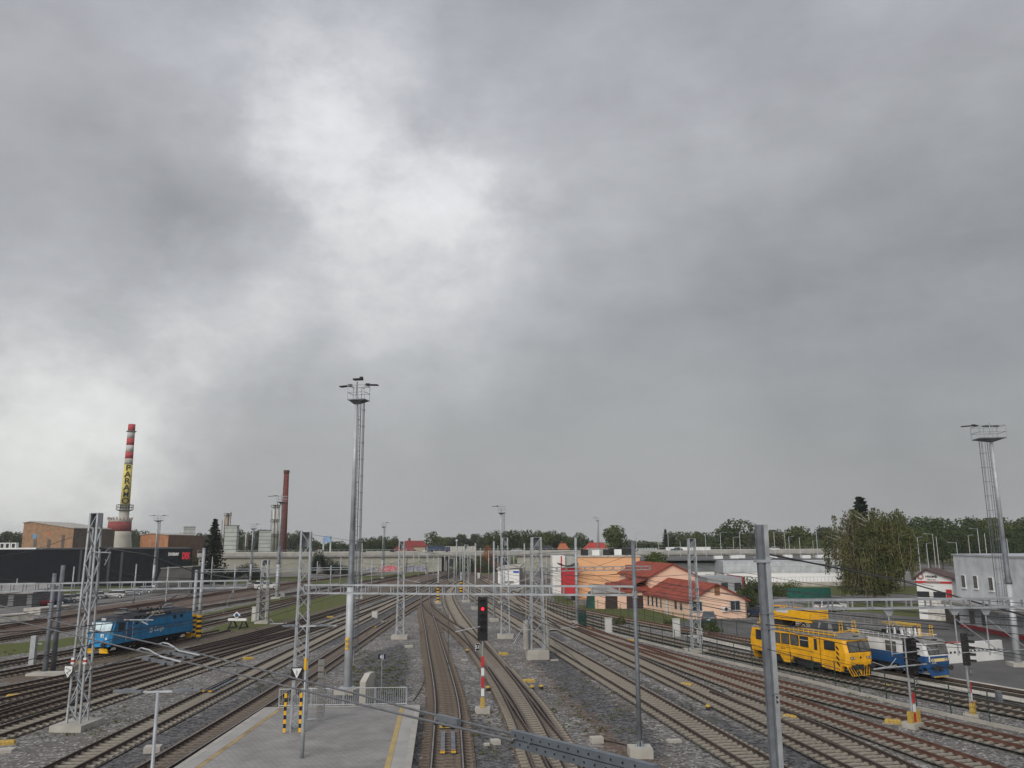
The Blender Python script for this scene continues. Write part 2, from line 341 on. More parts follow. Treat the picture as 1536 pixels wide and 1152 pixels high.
co = np.stack([GX.ravel(), GY.ravel(), np.zeros(GX.size)], 1)
idx = np.arange(nx*ny).reshape(ny, nx)
fc = np.stack([idx[:-1, :-1], idx[:-1, 1:], idx[1:, 1:], idx[1:, :-1]], -1).reshape(-1, 4)
me = bpy.data.meshes.new('ground'); me.from_pydata(co.tolist(), [], fc.tolist())
far = ((GY > 330) | (np.abs(GX) > 151)).astype(float)
for an, px, soft in (('grass', GRASS, 2.2), ('dark', DARKG, 2.5), ('rust', BROWNG, 4), ('dirt', DIRTG, 3)):
    a = me.attributes.new(an, 'FLOAT', 'POINT'); wv = weight(GX, GY, px, soft)
    if an == 'grass': wv = np.maximum(wv, far)
    a.data.foreach_set('value', wv.ravel().astype(np.float32))
me.materials.append(gravel('yard ballast', (.235, .225, .212), (.135, .129, .122), (.16, .145, .127), attrs=(
    ('dirt', (.17, .14, .105), (.115, .095, .075)), ('rust', (.20, .15, .12), (.085, .066, .054)), ('dark', (.175, .172, .17), (.045, .045, .048)), ('grass', (.085, .12, .028), (.12, .11, .05)))))
g = bpy.data.objects.new('ground', me); C.objects.link(g); struct(g)
def sheet(name, px, z, mt, t=.0):
    p = W(px) if not isinstance(px[0], Vector) else [q.to_2d() for q in px]
    if t: return struct(MB().prism([tuple(q) for q in p], 0.0, z).build(name, mt))
    return struct(MB().poly([(q[0], q[1], z) for q in p], [tuple(range(len(p)))]).build(name, mt))
sheet('yard_pavement', [(1010, 938), (1034, 930), (1124, 930), (1200, 920), (1300, 918), (1400, 930), (1441, 938), (1560, 950), (1800, 990), (1800, 1110), (1536, 1060), (1312, 1015), (1100, 970), (1052, 957)], .05, ASPH)
sheet('car_park', [(0, 915), (50, 908), (130, 898), (230, 885), (330, 874), (330, 880), (230, 893), (140, 907), (60, 920), (0, 932)], .05, mat('worn asphalt', (.17, .165, .155), .9, 0, .2, .3))

# ---------------------------------------------------------------- tracks
BEDN = gravel('track ballast', (.15, .142, .13), (.08, .074, .068), (.10, .086, .073), stain=(.10, .075, .058), stain_amt=.4)
BEDB = gravel('brown track ballast', (.19, .155, .122), (.115, .09, .07), (.135, .103, .078), stain=(.12, .08, .055), stain_amt=.5)
BEDD = gravel('oil dark track ballast', (.12, .105, .095), (.07, .06, .054), (.09, .07, .06), stain=(.06, .045, .038), stain_amt=.5)
def smooth_line(pts, deg):
    q = np.array([[p.x, p.y] for p in pts]); 
    if deg:
        Yv = q[:, 1]; mu, sg = Yv.mean(), Yv.std(); wgt = 1/np.maximum(Yv, 30); co_ = np.polyfit((Yv-mu)/sg, q[:, 0], deg, w=wgt)
        Ys = np.arange(Yv.min(), Yv.max(), 1.5); return [Vector((float(np.polyval(co_, (y-mu)/sg)), float(y), 0)) for y in Ys]
    out = []
    for i in range(len(q)-1):
        p0, p1, p2, p3 = q[max(0, i-1)], q[i], q[i+1], q[min(len(q)-1, i+2)]; n = max(2, int(np.linalg.norm(p2-p1)/1.5))
        for k in range(n):
            t = k/n; v = .5*((2*p1)+(-p0+p2)*t+(2*p0-5*p1+4*p2-p3)*t*t+(-p0+3*p1-3*p2+p3)*t**3); out.append(Vector((float(v[0]), float(v[1]), 0)))
    out.append(Vector((float(q[-1][0]), float(q[-1][1]), 0)))
    for _ in range(3): out = [out[0]]+[(a+b*2+c)/4 for a, b, c in zip(out, out[1:], out[2:])]+[out[-1]]
    return out
def offs(line, d):
    o = []
    for i, p in enumerate(line):
        t = (line[min(i+1, len(line)-1)]-line[max(i-1, 0)]).normalized(); o.append(p+Vector((t.y, -t.x, 0))*d)
    return o
def sweep(mb, line, prof, z):
    n = len(prof); rs = []
    for i, p in enumerate(line):
        t = (line[min(i+1, len(line)-1)]-line[max(i-1, 0)]).normalized(); r = Vector((t.y, -t.x, 0)); rs.append([p+r*a+Vector((0, 0, z+b)) for a, b in prof])
    return mb.rings(rs)
def resample(line, step):
    out = []; acc_ = 0.0
    for a, b in zip(line, line[1:]):
        l = (b-a).length
        while acc_ <= l: out.append((a+(b-a)*(acc_/l), (b-a).normalized())); acc_ += step
        acc_ -= l
    return out
SLM = {}
def sleeper_mesh(mt):
    if mt.name not in SLM:
        b = MB(); b.box((0, 0, -.035), (2.5, .23, .10))
        for s_ in (-.75, .75): b.box((s_-.13, 0, .035), (.09, .14, .03)); b.box((s_+.13, 0, .035), (.09, .14, .03))
        o = b.build('sleeper', mt); SLM[mt.name] = o.data; bpy.data.objects.remove(o)
    return SLM[mt.name]
TR = {}
def track(key, label, railpx, side=1, deg=3, sl=SLEEPL, rl=RAIL, rt=RAILTD, bed=BEDN, near=34, bare=False, zlift=0, farcut=290, wires=False):
    "railpx: photo points of the left rail (side=1) or right rail (side=-1), nearest or farthest first"
    i = len(TR); pts = [G(x, y, .12) for x, y in railpx]; pts = [Vector((p.x, p.y, 0)) for p in pts]
    if pts[0].y > pts[-1].y: pts.reverse()
    line = smooth_line(pts, deg)
    t0 = (line[0]-line[2]).normalized(); k = 1                                     # run on towards and past the camera's foot
    while line[0].y > near and k < 60: line.insert(0, line[0]+t0*1.5); k += 1
    t1 = (line[-1]-line[-4]).normalized()
    if farcut and t1.y > .5:
        while line[-1].y < farcut and len(line) < 400: line.append(line[-1]+t1*1.5)
    c = offs(line, .75*side); TR[key] = c; z = .012+.006*i+zlift
    r = empty('railway_track', c[0], 0, label, 'railway track', 'railway tracks of the yard'); o = c[0]
    if not bare:
        bl = offs(c, -1.38); br_ = offs(c, 1.38); b = MB()
        b.poly([(p.x, p.y, z) for p in bl]+[(p.x, p.y, z) for p in br_], [(j, len(c)+j, len(c)+j+1, j+1) for j in range(len(c)-1)])
        b.build('ballast_bed', bed, r, o)
        sm = sleeper_mesh(sl); sp = resample(c, .6); vis = [s for s in sp if s[0].y > 37]; vis.sort(key=lambda s: s[0].y)
        for p, t in vis[:100]:
            so_ = bpy.data.objects.new('sleeper', sm); C.objects.link(so_); so_.parent = r; so_.location = (p.x-o.x, p.y-o.y, z+.045)
            so_.rotation_euler = (random.uniform(-.01, .01), 0, math.atan2(t.y, t.x)-PI/2+random.uniform(-.012, .012))
        if len(vis) > 100:
            b = MB()
            for p, t in vis[100:]:
                if p.y < 230: b.box((p.x, p.y, z+.02), (2.5, .23, .08), math.atan2(t.y, t.x)-PI/2)
            if b.v: tag(b.build('sleeper', sl, r, o, fix=False), kind='stuff')
    zr = z+(.06 if not bare else 0)
    for s_ in (-.75, .75):
        ln = offs(c, s_); b = MB(); sweep(b, ln, [(-.09, 0), (.09, 0), (.045, .04), (.04, .12), (.045, .13), (.045, .165), (-.045, .165), (-.045, .13), (-.04, .12), (-.045, .04)], zr); ro = b.build('rail', rl, r, o)  # profile wider than real so the dark rail also stands for its shadow
        b = MB(); sweep(b, ln, [(-.038, .166), (.038, .166), (.034, .177), (-.034, .177)], zr); b.build('running_surface', rt, ro, o)
    return c
track('F', 'siding the blue locomotive stands on, ending at the black buffer stop', [(0, 1009), (110, 989), (200, 971), (299, 951.5), (338, 944)], deg=2, farcut=0, bed=BEDD, sl=SLEEPD)
track('G', 'track right behind the blue locomotive beside the grass', [(0, 994), (62, 984.5), (110, 976), (200, 957.5), (299, 937.5), (345, 927), (403, 912), (441, 901.5), (500, 888), (560, 876)], deg=3, bed=BEDD, sl=SLEEPD, farcut=0)
track('H', 'rusty track splitting off behind the buffer stop', [(225, 941), (299, 926), (386, 910), (441, 899.5), (503, 884), (560, 873), (620, 863), (680, 855)], deg=2, rt=RAILTR, rl=RAILR, bed=BEDD, sl=SLEEPD, near=130)
track('I', 'track along the far side of the left grass verge', [(0, 958), (68, 948), (113, 940), (200, 926), (300, 911), (386, 898), (432, 891), (500, 879), (600, 862)], deg=3, bed=BEDD, sl=SLEEPD, farcut=0)
track('J', 'oldest brown track nearest the car park', [(0, 940), (100, 925), (260, 900), (400, 880), (470, 870), (560, 860)], deg=2, rl=RAILR, rt=RAILTR, bed=BEDD, sl=SLEEPD, farcut=0)
track('E', 'track curving in front of the blue locomotive', [(0, 1034), (100, 1012.5), (200, 992.5), (256, 981.5), (321, 964), (436, 935), (458.6, 927), (521, 909), (597, 885), (640, 872), (690, 857)], deg=4, bed=BEDD, sl=SLEEPD)
track('E2', 'track merging beside the one in front of the blue locomotive', [(0, 1044), (100, 1021), (200, 997), (256, 986), (321, 966.5), (436, 937), (521, 910)], deg=3, farcut=0, bed=BEDD, sl=SLEEPD)
track('D', 'track interlacing with its neighbour left of the lattice mast foot', [(0, 1062), (100, 1034), (200, 1005), (256, 992), (321, 973), (436, 949), (480, 937)], deg=3, farcut=0, bed=BEDD, sl=SLEEPD)
track('D2', 'dark track with a tight gap to its neighbour at the left edge', [(0, 1069), (100, 1041), (200, 1013), (256, 998), (321, 978), (436, 951), (480, 939)], deg=3, farcut=0, bed=BEDD, sl=SLEEPD)
track('Cc', 'track with pale sleepers passing behind the big left lattice mast', [(0, 1093), (100, 1061.5), (175, 1037), (256, 1011.7), (306, 993.5), (430, 954), (458.6, 945), (521, 925), (595, 894), (650, 871), (690, 858)], deg=4)
track('B', 'track with pale sleepers between the platform track and the wide gravel strip', [(75, 1151.7), (256, 1063), (353, 1015), (436, 976.7), (458.6, 964), (521, 935), (595, 899), (640, 878), (680, 862)], deg=4)
track('A', 'track running along the left edge of the platform', [(190, 1165), (256, 1128), (431, 1022), (477, 991), (521, 964), (594, 919), (630, 900), (651, 887), (690, 865)], deg=4, sl=SLEEPD, rt=RAILT)
track('M', 'track along the right edge of the platform', [(647, 1151), (653, 1069), (652, 1045), (648, 1012.5), (641, 970), (637, 943), (633.5, 924), (631.5, 905), (634, 893), (650, 879)], deg=0, sl=SLEEPD, farcut=0, bed=BEDB, rt=RAILT)
track('Nn', 'track curving away behind the red signal light', [(798, 1151), (787.5, 1122.6), (773, 1083), (757, 1050), (740.6, 1019.5), (722, 991), (703, 963), (688, 941), (677, 923), (669, 905), (667, 893), (671, 884), (690, 872)], deg=0, sl=SLEEPL, farcut=0, bed=BEDB)
track('N2', 'branch leaving the points at the bottom centre of the yard', [(820, 1151), (794.5, 1099), (773, 1059), (750, 1026.6), (733, 1003)], deg=0, farcut=0, bed=BEDB)
track('O', 'crossover linking the platform track with the next one', [(742, 1023), (722, 993), (703, 969), (682, 949), (665, 937.5), (649, 925), (638, 914), (632, 904)], deg=0, farcut=0, bed=BEDB, sl=SLEEPD)
track('Pp', 'track right of the concrete base of the central pole', [(1120, 1151), (1056, 1112), (992, 1072), (955, 1050), (900, 1015), (858, 991), (794.5, 952), (753, 926), (731, 912), (700, 890)], deg=3, bed=BEDN, near=30)
track('Q', 'track passing right behind the thick right hand post', [(1262, 1151), (1176, 1106), (1096, 1066.7), (1023, 1031.7), (952, 998), (880, 963), (840, 944), (800, 925), (750, 902), (715, 884)], deg=3, near=30)
track('Q2', 'switch rails branching to the right below the thick post', [(1330, 1160), (1262, 1124), (1176, 1086), (1120, 1063), (1060, 1038)], deg=2, farcut=0, near=30)
track('Rr', 'red rusted track second from the green fence', [(1441, 1152), (1293, 1101.6), (1176, 1056), (1146, 1047.6), (1080, 1023), (1017, 1000), (960, 980), (900, 957), (855, 937), (810, 916)], deg=3, rl=RAILR, rt=RAILTR, near=30)
track('S', 'red rusted track nearest the green fence', [(1536, 1116), (1366, 1071), (1176, 1025), (1096, 1006), (1017, 986), (960, 971), (900, 952), (860, 935)], side=-1, deg=2, rl=RAILR, rt=RAILTR, near=30, farcut=0)
track('U', 'track behind the fence that carries the yellow railcar', [(1536, 1067), (1480, 1055), (1312, 1023), (1180, 997), (1096, 978), (1038, 966.7), (950, 946.7), (882, 928), (840, 914), (800, 899)], side=-1, deg=4, near=30, farcut=180, bed=BEDD)
track('Vv', 'rusty track curving past the peach houses', [(1060, 951), (1038, 946), (950, 930), (880, 918), (830, 906), (790, 894)], side=-1, deg=2, farcut=170, near=85, rl=RAILR, rt=RAILTR, bed=BEDD)
track('V', 'track set in pale concrete strips across the paved yard', [(1536, 1041), (1400, 1018), (1312, 1003), (1200, 980), (1125, 965), (1055, 951)], side=-1, deg=2, farcut=0, near=30, bare=True, zlift=.02)
track('W', 'far track curling right past the white relay hut', [(770, 905), (762, 896), (775, 884), (800, 876), (830, 868), (850, 862)], deg=0, farcut=0, near=100)
# pale concrete strips either side of the embedded rails
b = MB(); cV = TR['V']
for a_, c_ in ((-2.3, -.85), (.85, 2.3), (-.6, .6)):
    l1, l2 = offs(cV, a_), offs(cV, c_); n = len(cV); zz = .15 if abs(a_) > 1 or abs(c_) > 1 else .12
    b.poly([(p.x, p.y, zz) for p in l1]+[(p.x, p.y, zz) for p in l2], [(j, n+j, n+j+1, j+1) for j in range(n-1)])
struct(b.build('concrete_pavement', [mat('cream paving slabs', (.50, .475, .41), .9, 0, .15, .6)], None))
def at_track(key, px, py):
    "nearest point of a track's centre line to a photo pixel, with its heading"
    q = G(px, py); c = TR[key]; i = min(range(1, len(c)-1), key=lambda j: (c[j]-Vector((q.x, q.y, 0))).length)
    t = (c[i+1]-c[i-1]).normalized(); return c[i]+t*((Vector((q.x, q.y, 0))-c[i]).dot(t)), t, i
# ---------------------------------------------------------------- masts, girders, lamp towers
def zof(x, y, Y): return P(x, y, Y).z
def lattice_mast(px, ybase, ytop, w0, w1, label, z0=.0, rz=0, block=(1.9, 1.7, .35), cap=True, det=1, group=None, steel=None, wy=None, bay=None):
    "four-legged lattice mast on a concrete block; px, ybase is its foot in the photo"
    f = G(px, ybase, z0); h = zof(px, ytop, f.y)-z0
    # the mast leans nowhere: its top is straight above its foot
    r = empty('lattice_mast', (f.x, f.y, z0), rz, label, 'lattice mast', group)
    st = steel or STEEL; wy0 = wy or w0; ky = wy0/w0
    if block: MB().box((0, 0, block[2]/2-.1), (block[0], block[1], block[2]+.2)).build('concrete_base', CONCL, r)
    zb = block[2] if block else 0; lw = max(.085, w0*.13)
    cor = lambda z: [(sx*(w0+(w1-w0)*z/h)/2, sy*(w0+(w1-w0)*z/h)/2*ky) for sx, sy in ((-1, -1), (1, -1), (1, 1), (-1, 1))]
    for k in range(4):
        a, b_ = cor(0)[k], cor(h)[k]; MB().bar((a[0], a[1], zb), (b_[0], b_[1], h), lw, lw, up=(1, 0, 0)).build('leg', st, r)
    br = MB(); n = max(4, int((h-zb)/(bay or w0*.95))); tw = lw*.6
    for i in range(n):
        za, zc = zb+(h-zb)*i/n, zb+(h-zb)*(i+1)/n; c0, c1 = cor(za), cor(zc)
        for k in range(4):
            p, q = (k, (k+1) % 4) if (i+k) % 2 else ((k+1) % 4, k)
            br.bar((*c0[p], za), (*c1[q], zc), tw, tw*.6)
    br.build('bracing', st, r)
    if cap:
        c1 = cor(h); b = MB(); x, y = abs(c1[0][0])+.03, abs(c1[0][1])+.03; hh = min(.85, h*.08)
        for sx in (-1, 1): b.box((sx*x, 0, h-hh/2), (.02, 2*y, hh))
        b.box((0, y, h-hh/2), (2*x, .02, hh)); b.box((0, 0, h), (2*x, 2*y, .03)); b.build('cap_plate', STEELL if not steel else st, r)
    return r, f, h
def girder(p0, p1, h, d, label, step=.72, group=None, hangers=(), steel=None):
    "portal girder of four chords with upright battens, p0-p1 its lower centre line"
    p0, p1 = Vector(p0), Vector(p1); r = empty('portal_girder', p0, 0, label, 'portal girder', group); v = p1-p0; t = v.normalized(); s_ = Vector((-t.y, t.x, 0))
    st = steel or STEEL
    for a in (-1, 1):
        for z in (0, h): MB().bar(s_*a*d/2+Vector((0, 0, z)), v+s_*a*d/2+Vector((0, 0, z)), .075, .075).build('chord', st, r)
    b = MB(); n = int(v.length/step)
    for i in range(n+1):
        q = v*(i/n)
        for a in (-1, 1): b.bar(q+s_*a*d/2, q+s_*a*d/2+Vector((0, 0, h)), .13, .035, up=tuple(t))
        if i < n: b.bar(q+s_*d/2*(1 if i % 2 else -1), v*((i+1)/n)-s_*d/2*(1 if i % 2 else -1), .05, .05)
    b.build('battens', st, r)
    for k in hangers:
        hb = MB(); q = v*k; hb.poly([q+Vector((x_, y_, z_)) for x_, z_ in ((-.28, -.06), (.28, -.06), (.1, -.35), (-.1, -.35)) for y_ in (-.08, .08)], [(0, 2, 4, 6), (1, 3, 5, 7), (0, 1, 3, 2), (2, 3, 5, 4), (4, 5, 7, 6), (6, 7, 1, 0)])
        hb.tube(q+Vector((0, 0, -.3)), q+Vector((0, 0, -2.2)), .035); hb.build('drop_post', STEEL, r)
        tb = MB(); a0 = q+Vector((0, 0, -.5)); e0 = q+Vector((1.9, .2, -1.9)); tb.tube(a0, e0, .024); tb.tube(q+Vector((0, 0, -2.1)), e0+Vector((.4, 0, -.02)), .02)
        for w_ in (.12, .18, .24): c_ = a0+(e0-a0)*w_; tb.tube(c_, c_+(e0-a0).normalized()*.05, .045, n=8)
        tb.build('cantilever_arm', STEEL, r)
    return r
def sign_plate(kind, parent, loc, s=.35):
    if kind == 'tri':
        b = MB(); b.box((0, -.02, 0), (s*1.25, .02, s*1.2)); bp = b.build('backing', BLACK, parent); bp.location = loc
        b = MB(); b.ext([(-s*.56, -.045, s*.5), (s*.56, -.045, s*.5), (0, -.045, -s*.5)], (0, -.01, 0)); w_ = b.build('warning_triangle', WHITE, bp)
        b = MB()
        for x_, z_ in ((-.16, .22), (.02, .12), (-.08, 0), (.1, .3)): b.bar((x_*s, -.06, z_*s), ((x_+.16)*s, -.06, (z_-.2)*s), .03, .012)
        b.build('bolt_mark', BLACK, bp)
# portal standing on the platform: lattice mast, girder, round pole
PZ = .55
mA, fA, hA = lattice_mast(447, 1096, 798, .74, .50, 'lattice mast standing on the platform with yellow and black striped guards', z0=PZ, rz=R(8), block=None)
for lx, ly in ((-.66, -.55), (.16, -.62)):
    gp = empty('leg_guard', (lx, ly, 0)); gp.parent = mA
    for i in range(9):
        MB().box((0, 0, .06+.22*i+.11), (.13, .13, .22)).build('stripe', YEL if i % 2 == 0 else BLACK, gp)
b = MB(); b.box((-.12, -.60, 3.05), (.62, .03, .66)); k_ = b.build('sign_board', BLACK, mA)
MB().ext([(-.38, -.63, 3.33), (.14, -.63, 3.33), (-.12, -.63, 2.80)], (0, -.012, 0)).build('warning_triangle', WHITE, k_)
bm_ = MB().bar((-.16, -.655, 3.24), (-.09, -.655, 3.13), .035, .012).bar((-.09, -.655, 3.17), (-.16, -.655, 3.08), .035, .012).bar((-.16, -.655, 3.10), (-.1, -.655, 2.98), .03, .012); bm_.build('bolt_mark', BLACK, k_)
pr = G(960, 1120, .45); polh = zof(953, 811, pr.y)
b_ = empty('round_pole', (pr.x, pr.y, 0), 0, 'slender grey round pole on a pale concrete block right of centre', 'catenary pole')
MB().box((0, 0, .2), (1.15, 1.1, .5)).build('concrete_base', CONCL, b_)
MB().lathe([(.13, .45), (.115, 4), (.105, polh)], n=16).build('shaft', STEELD, b_, smooth=True)
q = MB(); q.box((0, 0, .47), (.42, .42, .04))
for a in range(6): q.bar((.17*math.cos(a*PI/3), .17*math.sin(a*PI/3), .48), (.12*math.cos(a*PI/3), .12*math.sin(a*PI/3), .75), .03)
q.build('foot_plate', STEEL, b_)
zg = zof(700, 888, fA.y)
MB().tube((0, 0, zg-.15), (0, 0, zg+.2), .14, n=16).build('clamp', STEEL, b_)
g1 = girder((fA.x+.1, fA.y, zg), (pr.x-.05, pr.y, zg), .44, .42, 'middle portal girder from the platform lattice mast to the slender grey pole', group='portal girders over the tracks')
# left lattice mast and its cantilevered girder
mB_, fB, hB = lattice_mast(115, 1092, 770, .80, .46, 'tall lattice mast on a pale block at the left in front of the locomotive', rz=R(-4), block=(1.9, 2.3, .35), bay=.95, wy=.80)
for lx, ly in ((-.40, -.40), (.40, -.40)):
    for z_, m_ in ((5.05, WHITE), (5.17, RED), (5.29, WHITE)): MB().box((lx*.93, ly*.93, z_-1.35), (.17, .17, .12)).build('warning_band', m_, mB_)
k_ = MB().ext([(-.66, -.7, 3.6), (-.14, -.7, 3.6), (-.14, -.7, 3.25), (-.40, -.7, 2.85), (-.66, -.7, 3.25)], (0, .02, 0)).build('sign_board', BLACK, mB_)
MB().ext([(-.63, -.72, 3.57), (-.17, -.72, 3.57), (-.17, -.72, 3.27), (-.40, -.72, 2.92), (-.63, -.72, 3.27)], (0, .012, 0)).build('sign_face', WHITE, k_)
MB().bar((-.56, -.735, 3.45), (-.24, -.735, 3.35), .05, .012).bar((-.24, -.735, 3.35), (-.49, -.735, 3.2), .05, .012).bar((-.49, -.735, 3.2), (-.34, -.735, 3.08), .05, .012).build('bolt_mark', BLACK, k_)
zl = zof(200, 885, fB.y)
e0 = P(-60, 888, fB.y); e1 = P(377, 883, fB.y+3)
g2 = girder((e0.x, fB.y-1.0, zl), (e1.x, fB.y+2.2, zl), .42, .5, 'left portal girder in front of the black warehouse, ending free', group='portal girders over the tracks', step=.66)
# double channel post in the right foreground with its girder
rp = G(1166, 1165); rh = zof(1143, 787, rp.y)
b_ = empty('channel_post', (rp.x, rp.y, 0), R(4), 'thick grey double channel post in the right foreground', 'catenary post')
for sx in (-1, 1):
    c_ = MB(); c_.box((sx*.17, 0, rh/2), (.22, .30, rh)); c_.build('channel', STEEL if sx > 0 else STEELD, b_)
MB().box((0, .06, rh/2), (.13, .16, rh-.02)).build('web_plate', STEELD, b_)
MB().box((-.04, 0, rh-1.72), (.74, .42, .13)).build('collar', STEEL, b_)
for z_ in (3.6, 7.2, 6.5): MB().box((0, 0, z_), (.60, .34, .05)).build('strap', STEELD, b_)
lb = MB().box((.17, -.165, 3.35), (.09, .02, .30)).build('number_plate', BLACK, b_)
text('lettering', '5J', .13, WHITE, lb, (.17, -.18, 3.35), (PI/2, 0, 0), .003)
zr_ = zof(1340, 913, rp.y)
e1 = P(1640, 917, rp.y)
g3 = girder((rp.x+.3, rp.y+.2, zr_), (e1.x, rp.y+.6, zr_), .40, .5, 'right portal girder reaching out from the thick double channel post', group='portal girders over the tracks', step=.9, hangers=(.37,.58,.68))
# smaller lattice masts in the yard behind
def back_mast(px, yb, yt, w, label, **k): return lattice_mast(px, yb, yt, w, w*.62, label, block=k.pop('block', (1.8, 1.6, .4)), **k)
back_mast(600, 958, 812, .82, 'lattice mast with a round white cap left of the curving tracks')
o_, f_, h_ = back_mast(758, 957, 807, .95, 'lattice mast on a pale block behind the red signal light')
o_, f_, h_ = lattice_mast(806, 988, 806, 1.25, .78, 'sturdy lattice mast with stacked round counterweights right of the red signal', block=(2.0, 1.5, .85), rz=R(6))
for sx in (-1, 1):
    cw = MB()
    for i in range(20): cw.tube((sx*.95-.1, -.3, .9+i*.125), (sx*.95-.1, -.3, 1.0+i*.125), .27, n=14)
    cw.tube((sx*.95-.1, -.3, .85), (sx*.95-.1, -.3, 7.5), .03); cw.build('counterweight', CONCL, o_)
lattice_mast(1045, 978, 808, .82, .60, 'lattice mast on the kerb between the fence and the tracks before the peach house', block=(2.4, 1.5, .3), steel=STEEL, bay=.7)
o_, f_, h_ = lattice_mast(394, 935, 840, 1.0, .75, 'lattice mast with concrete weights beside the bright grass verge', block=(1.8, 1.6, .4), bay=.8)
for sx in (-1, 1):
    cw = MB()
    for i in range(20): cw.box((sx*.62, -.3, .5+i*.2), (.45, .5, .17))
    cw.build('counterweight', CONCD, o_)
lattice_mast(539, 898, 815, .75, .6, 'thin lattice mast half hidden right behind the tall centre lamp tower', block=(1.5, 1.4, .3))
lattice_mast(699, 903, 817, .9, .55, 'distant lattice mast right above the curved track', block=(1.4, 1.4, .3))
# girder of the second portal
yy = G(600, 958).y; z2 = zof(600, 858, yy*1.0)
q0, q1 = P(806, 857, G(806, 988).y), P(975, 857, G(806, 988).y+3); girder((q0.x, q0.y, q0.z), (q1.x, q1.y, q0.z), .32, .35, 'thin far girder crossing in front of the orange hall', step=.9, steel=STEEL)
q0, q1 = P(300, 858, 105), P(545, 856, 112); girder((q0.x, q0.y, q0.z), (q1.x, q1.y, q0.z), .28, .4, 'thin far girder behind the buffer stop', step=1.4, steel=STEEL)
# paired poles
def pole(px, yb, yt, r, label, name='catenary_pole', block=True, stripes=0, steel=None, group=None, z0=0, cap=None, cat='catenary pole', n=10):
    f = G(px, yb, z0); h = zof(px, yt, f.y)-z0; e_ = empty(name, (f.x, f.y, z0), random.uniform(0, .4), label, cat, group)
    MB().lathe([(r*1.15, 0), (r, h*.4), (r*.85, h)], n=n).build('shaft', steel or STEEL, e_, smooth=True)
    if block: MB().box((0, 0, .15), (r*2+.8, r*2+.8, .5)).build('concrete_base', CONCL, e_)
    for i in range(stripes): MB().tube((0, 0, .35+i*.26), (0, 0, .61+i*.26), r*1.45+.02, n=n).build('stripe', YEL if i % 2 == 0 else BLACK, e_)
    if cap: MB().lathe([(.05, 0), (.28, .1), (.30, .25), (.15, .42), (.02, .45)], (0, 0, h), 10).build('cap', WHITE, e_)
    return e_, f, h
pole(67, 1010, 860, .20, 'shorter front pole of the pair at the far left, carrying a grey cabinet', block=False, steel=STEELD)[0]
e_, f_, h_ = pole(79, 1007, 848, .20, 'taller rear pole of the pair at the far left', block=False, steel=STEELD)
f0 = G(67, 1010); b_ = MB().box((-1.0, -.25, 1.9), (.42, .4, 2.3)).box((-.6, -.2, 2.4), (.5, .08, .08)).build('electrical_cabinet', mat('pale grey cabinet', (.38, .40, .41), .5, .2, .1)); b_.location = f0; tag(b_, 'pale grey narrow cabinet clamped to the far left pole', 'cabinet')
fq = G(73, 1012); tag(MB().box((.6, 0, .08), (4.2, 1.5, .2)).build('foundation_slab', CONCL), 'flat concrete slab under the pair of poles at far left', 'foundation').location = fq
pole(288, 958, 855, .19, 'shorter striped pole just right of the blue locomotive', block=False, stripes=9)
pole(297, 960, 822, .19, 'taller striped pole just right of the blue locomotive', block=False, stripes=9)
pole(866, 936, 806, .20, 'grey pole at the green gate in front of the orange hall')
pole(657, 906, 836, .15, 'thin pole with striped foot at the point where the tracks fan out', stripes=12, block=True)
pole(691.5, 894, 858, .2, 'short pole with thick black and yellow stripes behind the girder', stripes=10, block=False)
pole(713, 914, 815, .14, 'thin pole on a white block left above the red signal')
pole(741, 932, 812, .15, 'thin pole on a white block right of the red signal')
pole(684.5, 874, 812, .16, 'distant pole with a round white cap over the yard throat', cap=1, block=False)
pole(787, 876, 815, .2, 'pole standing at the corner of the white relay hut', block=False)
far_list = [(609, 858, 822), (620, 862, 826), (628, 866, 824), (640, 864, 820), (641.5, 872, 828), (650, 868, 836), (667, 862, 826), (673, 870, 832), (681, 882, 838), (690, 866, 820), (694, 880, 826), (705, 872, 830), (721, 866, 822), (733, 873, 826), (747, 870, 818), (765, 866, 828), (771, 868, 824), (820, 884, 835), (828, 888, 832), (475, 874, 842), (495, 892, 848), (510, 880, 836), (557, 885, 838), (350, 898, 846), (300, 905, 850), (316, 880, 835), (247, 925, 850), (200, 905, 846), (106, 905, 850), (22, 905, 868)]
for i, (x, yb, yt) in enumerate(sorted(far_list)):
    pole(x, yb, yt, .13, f'thin distant overhead line pole, {ORD[i%20] if i<20 else "twenty-"+ORD[i-20]} of the far ones from the left', block=False, group='distant thin overhead line poles', n=6)
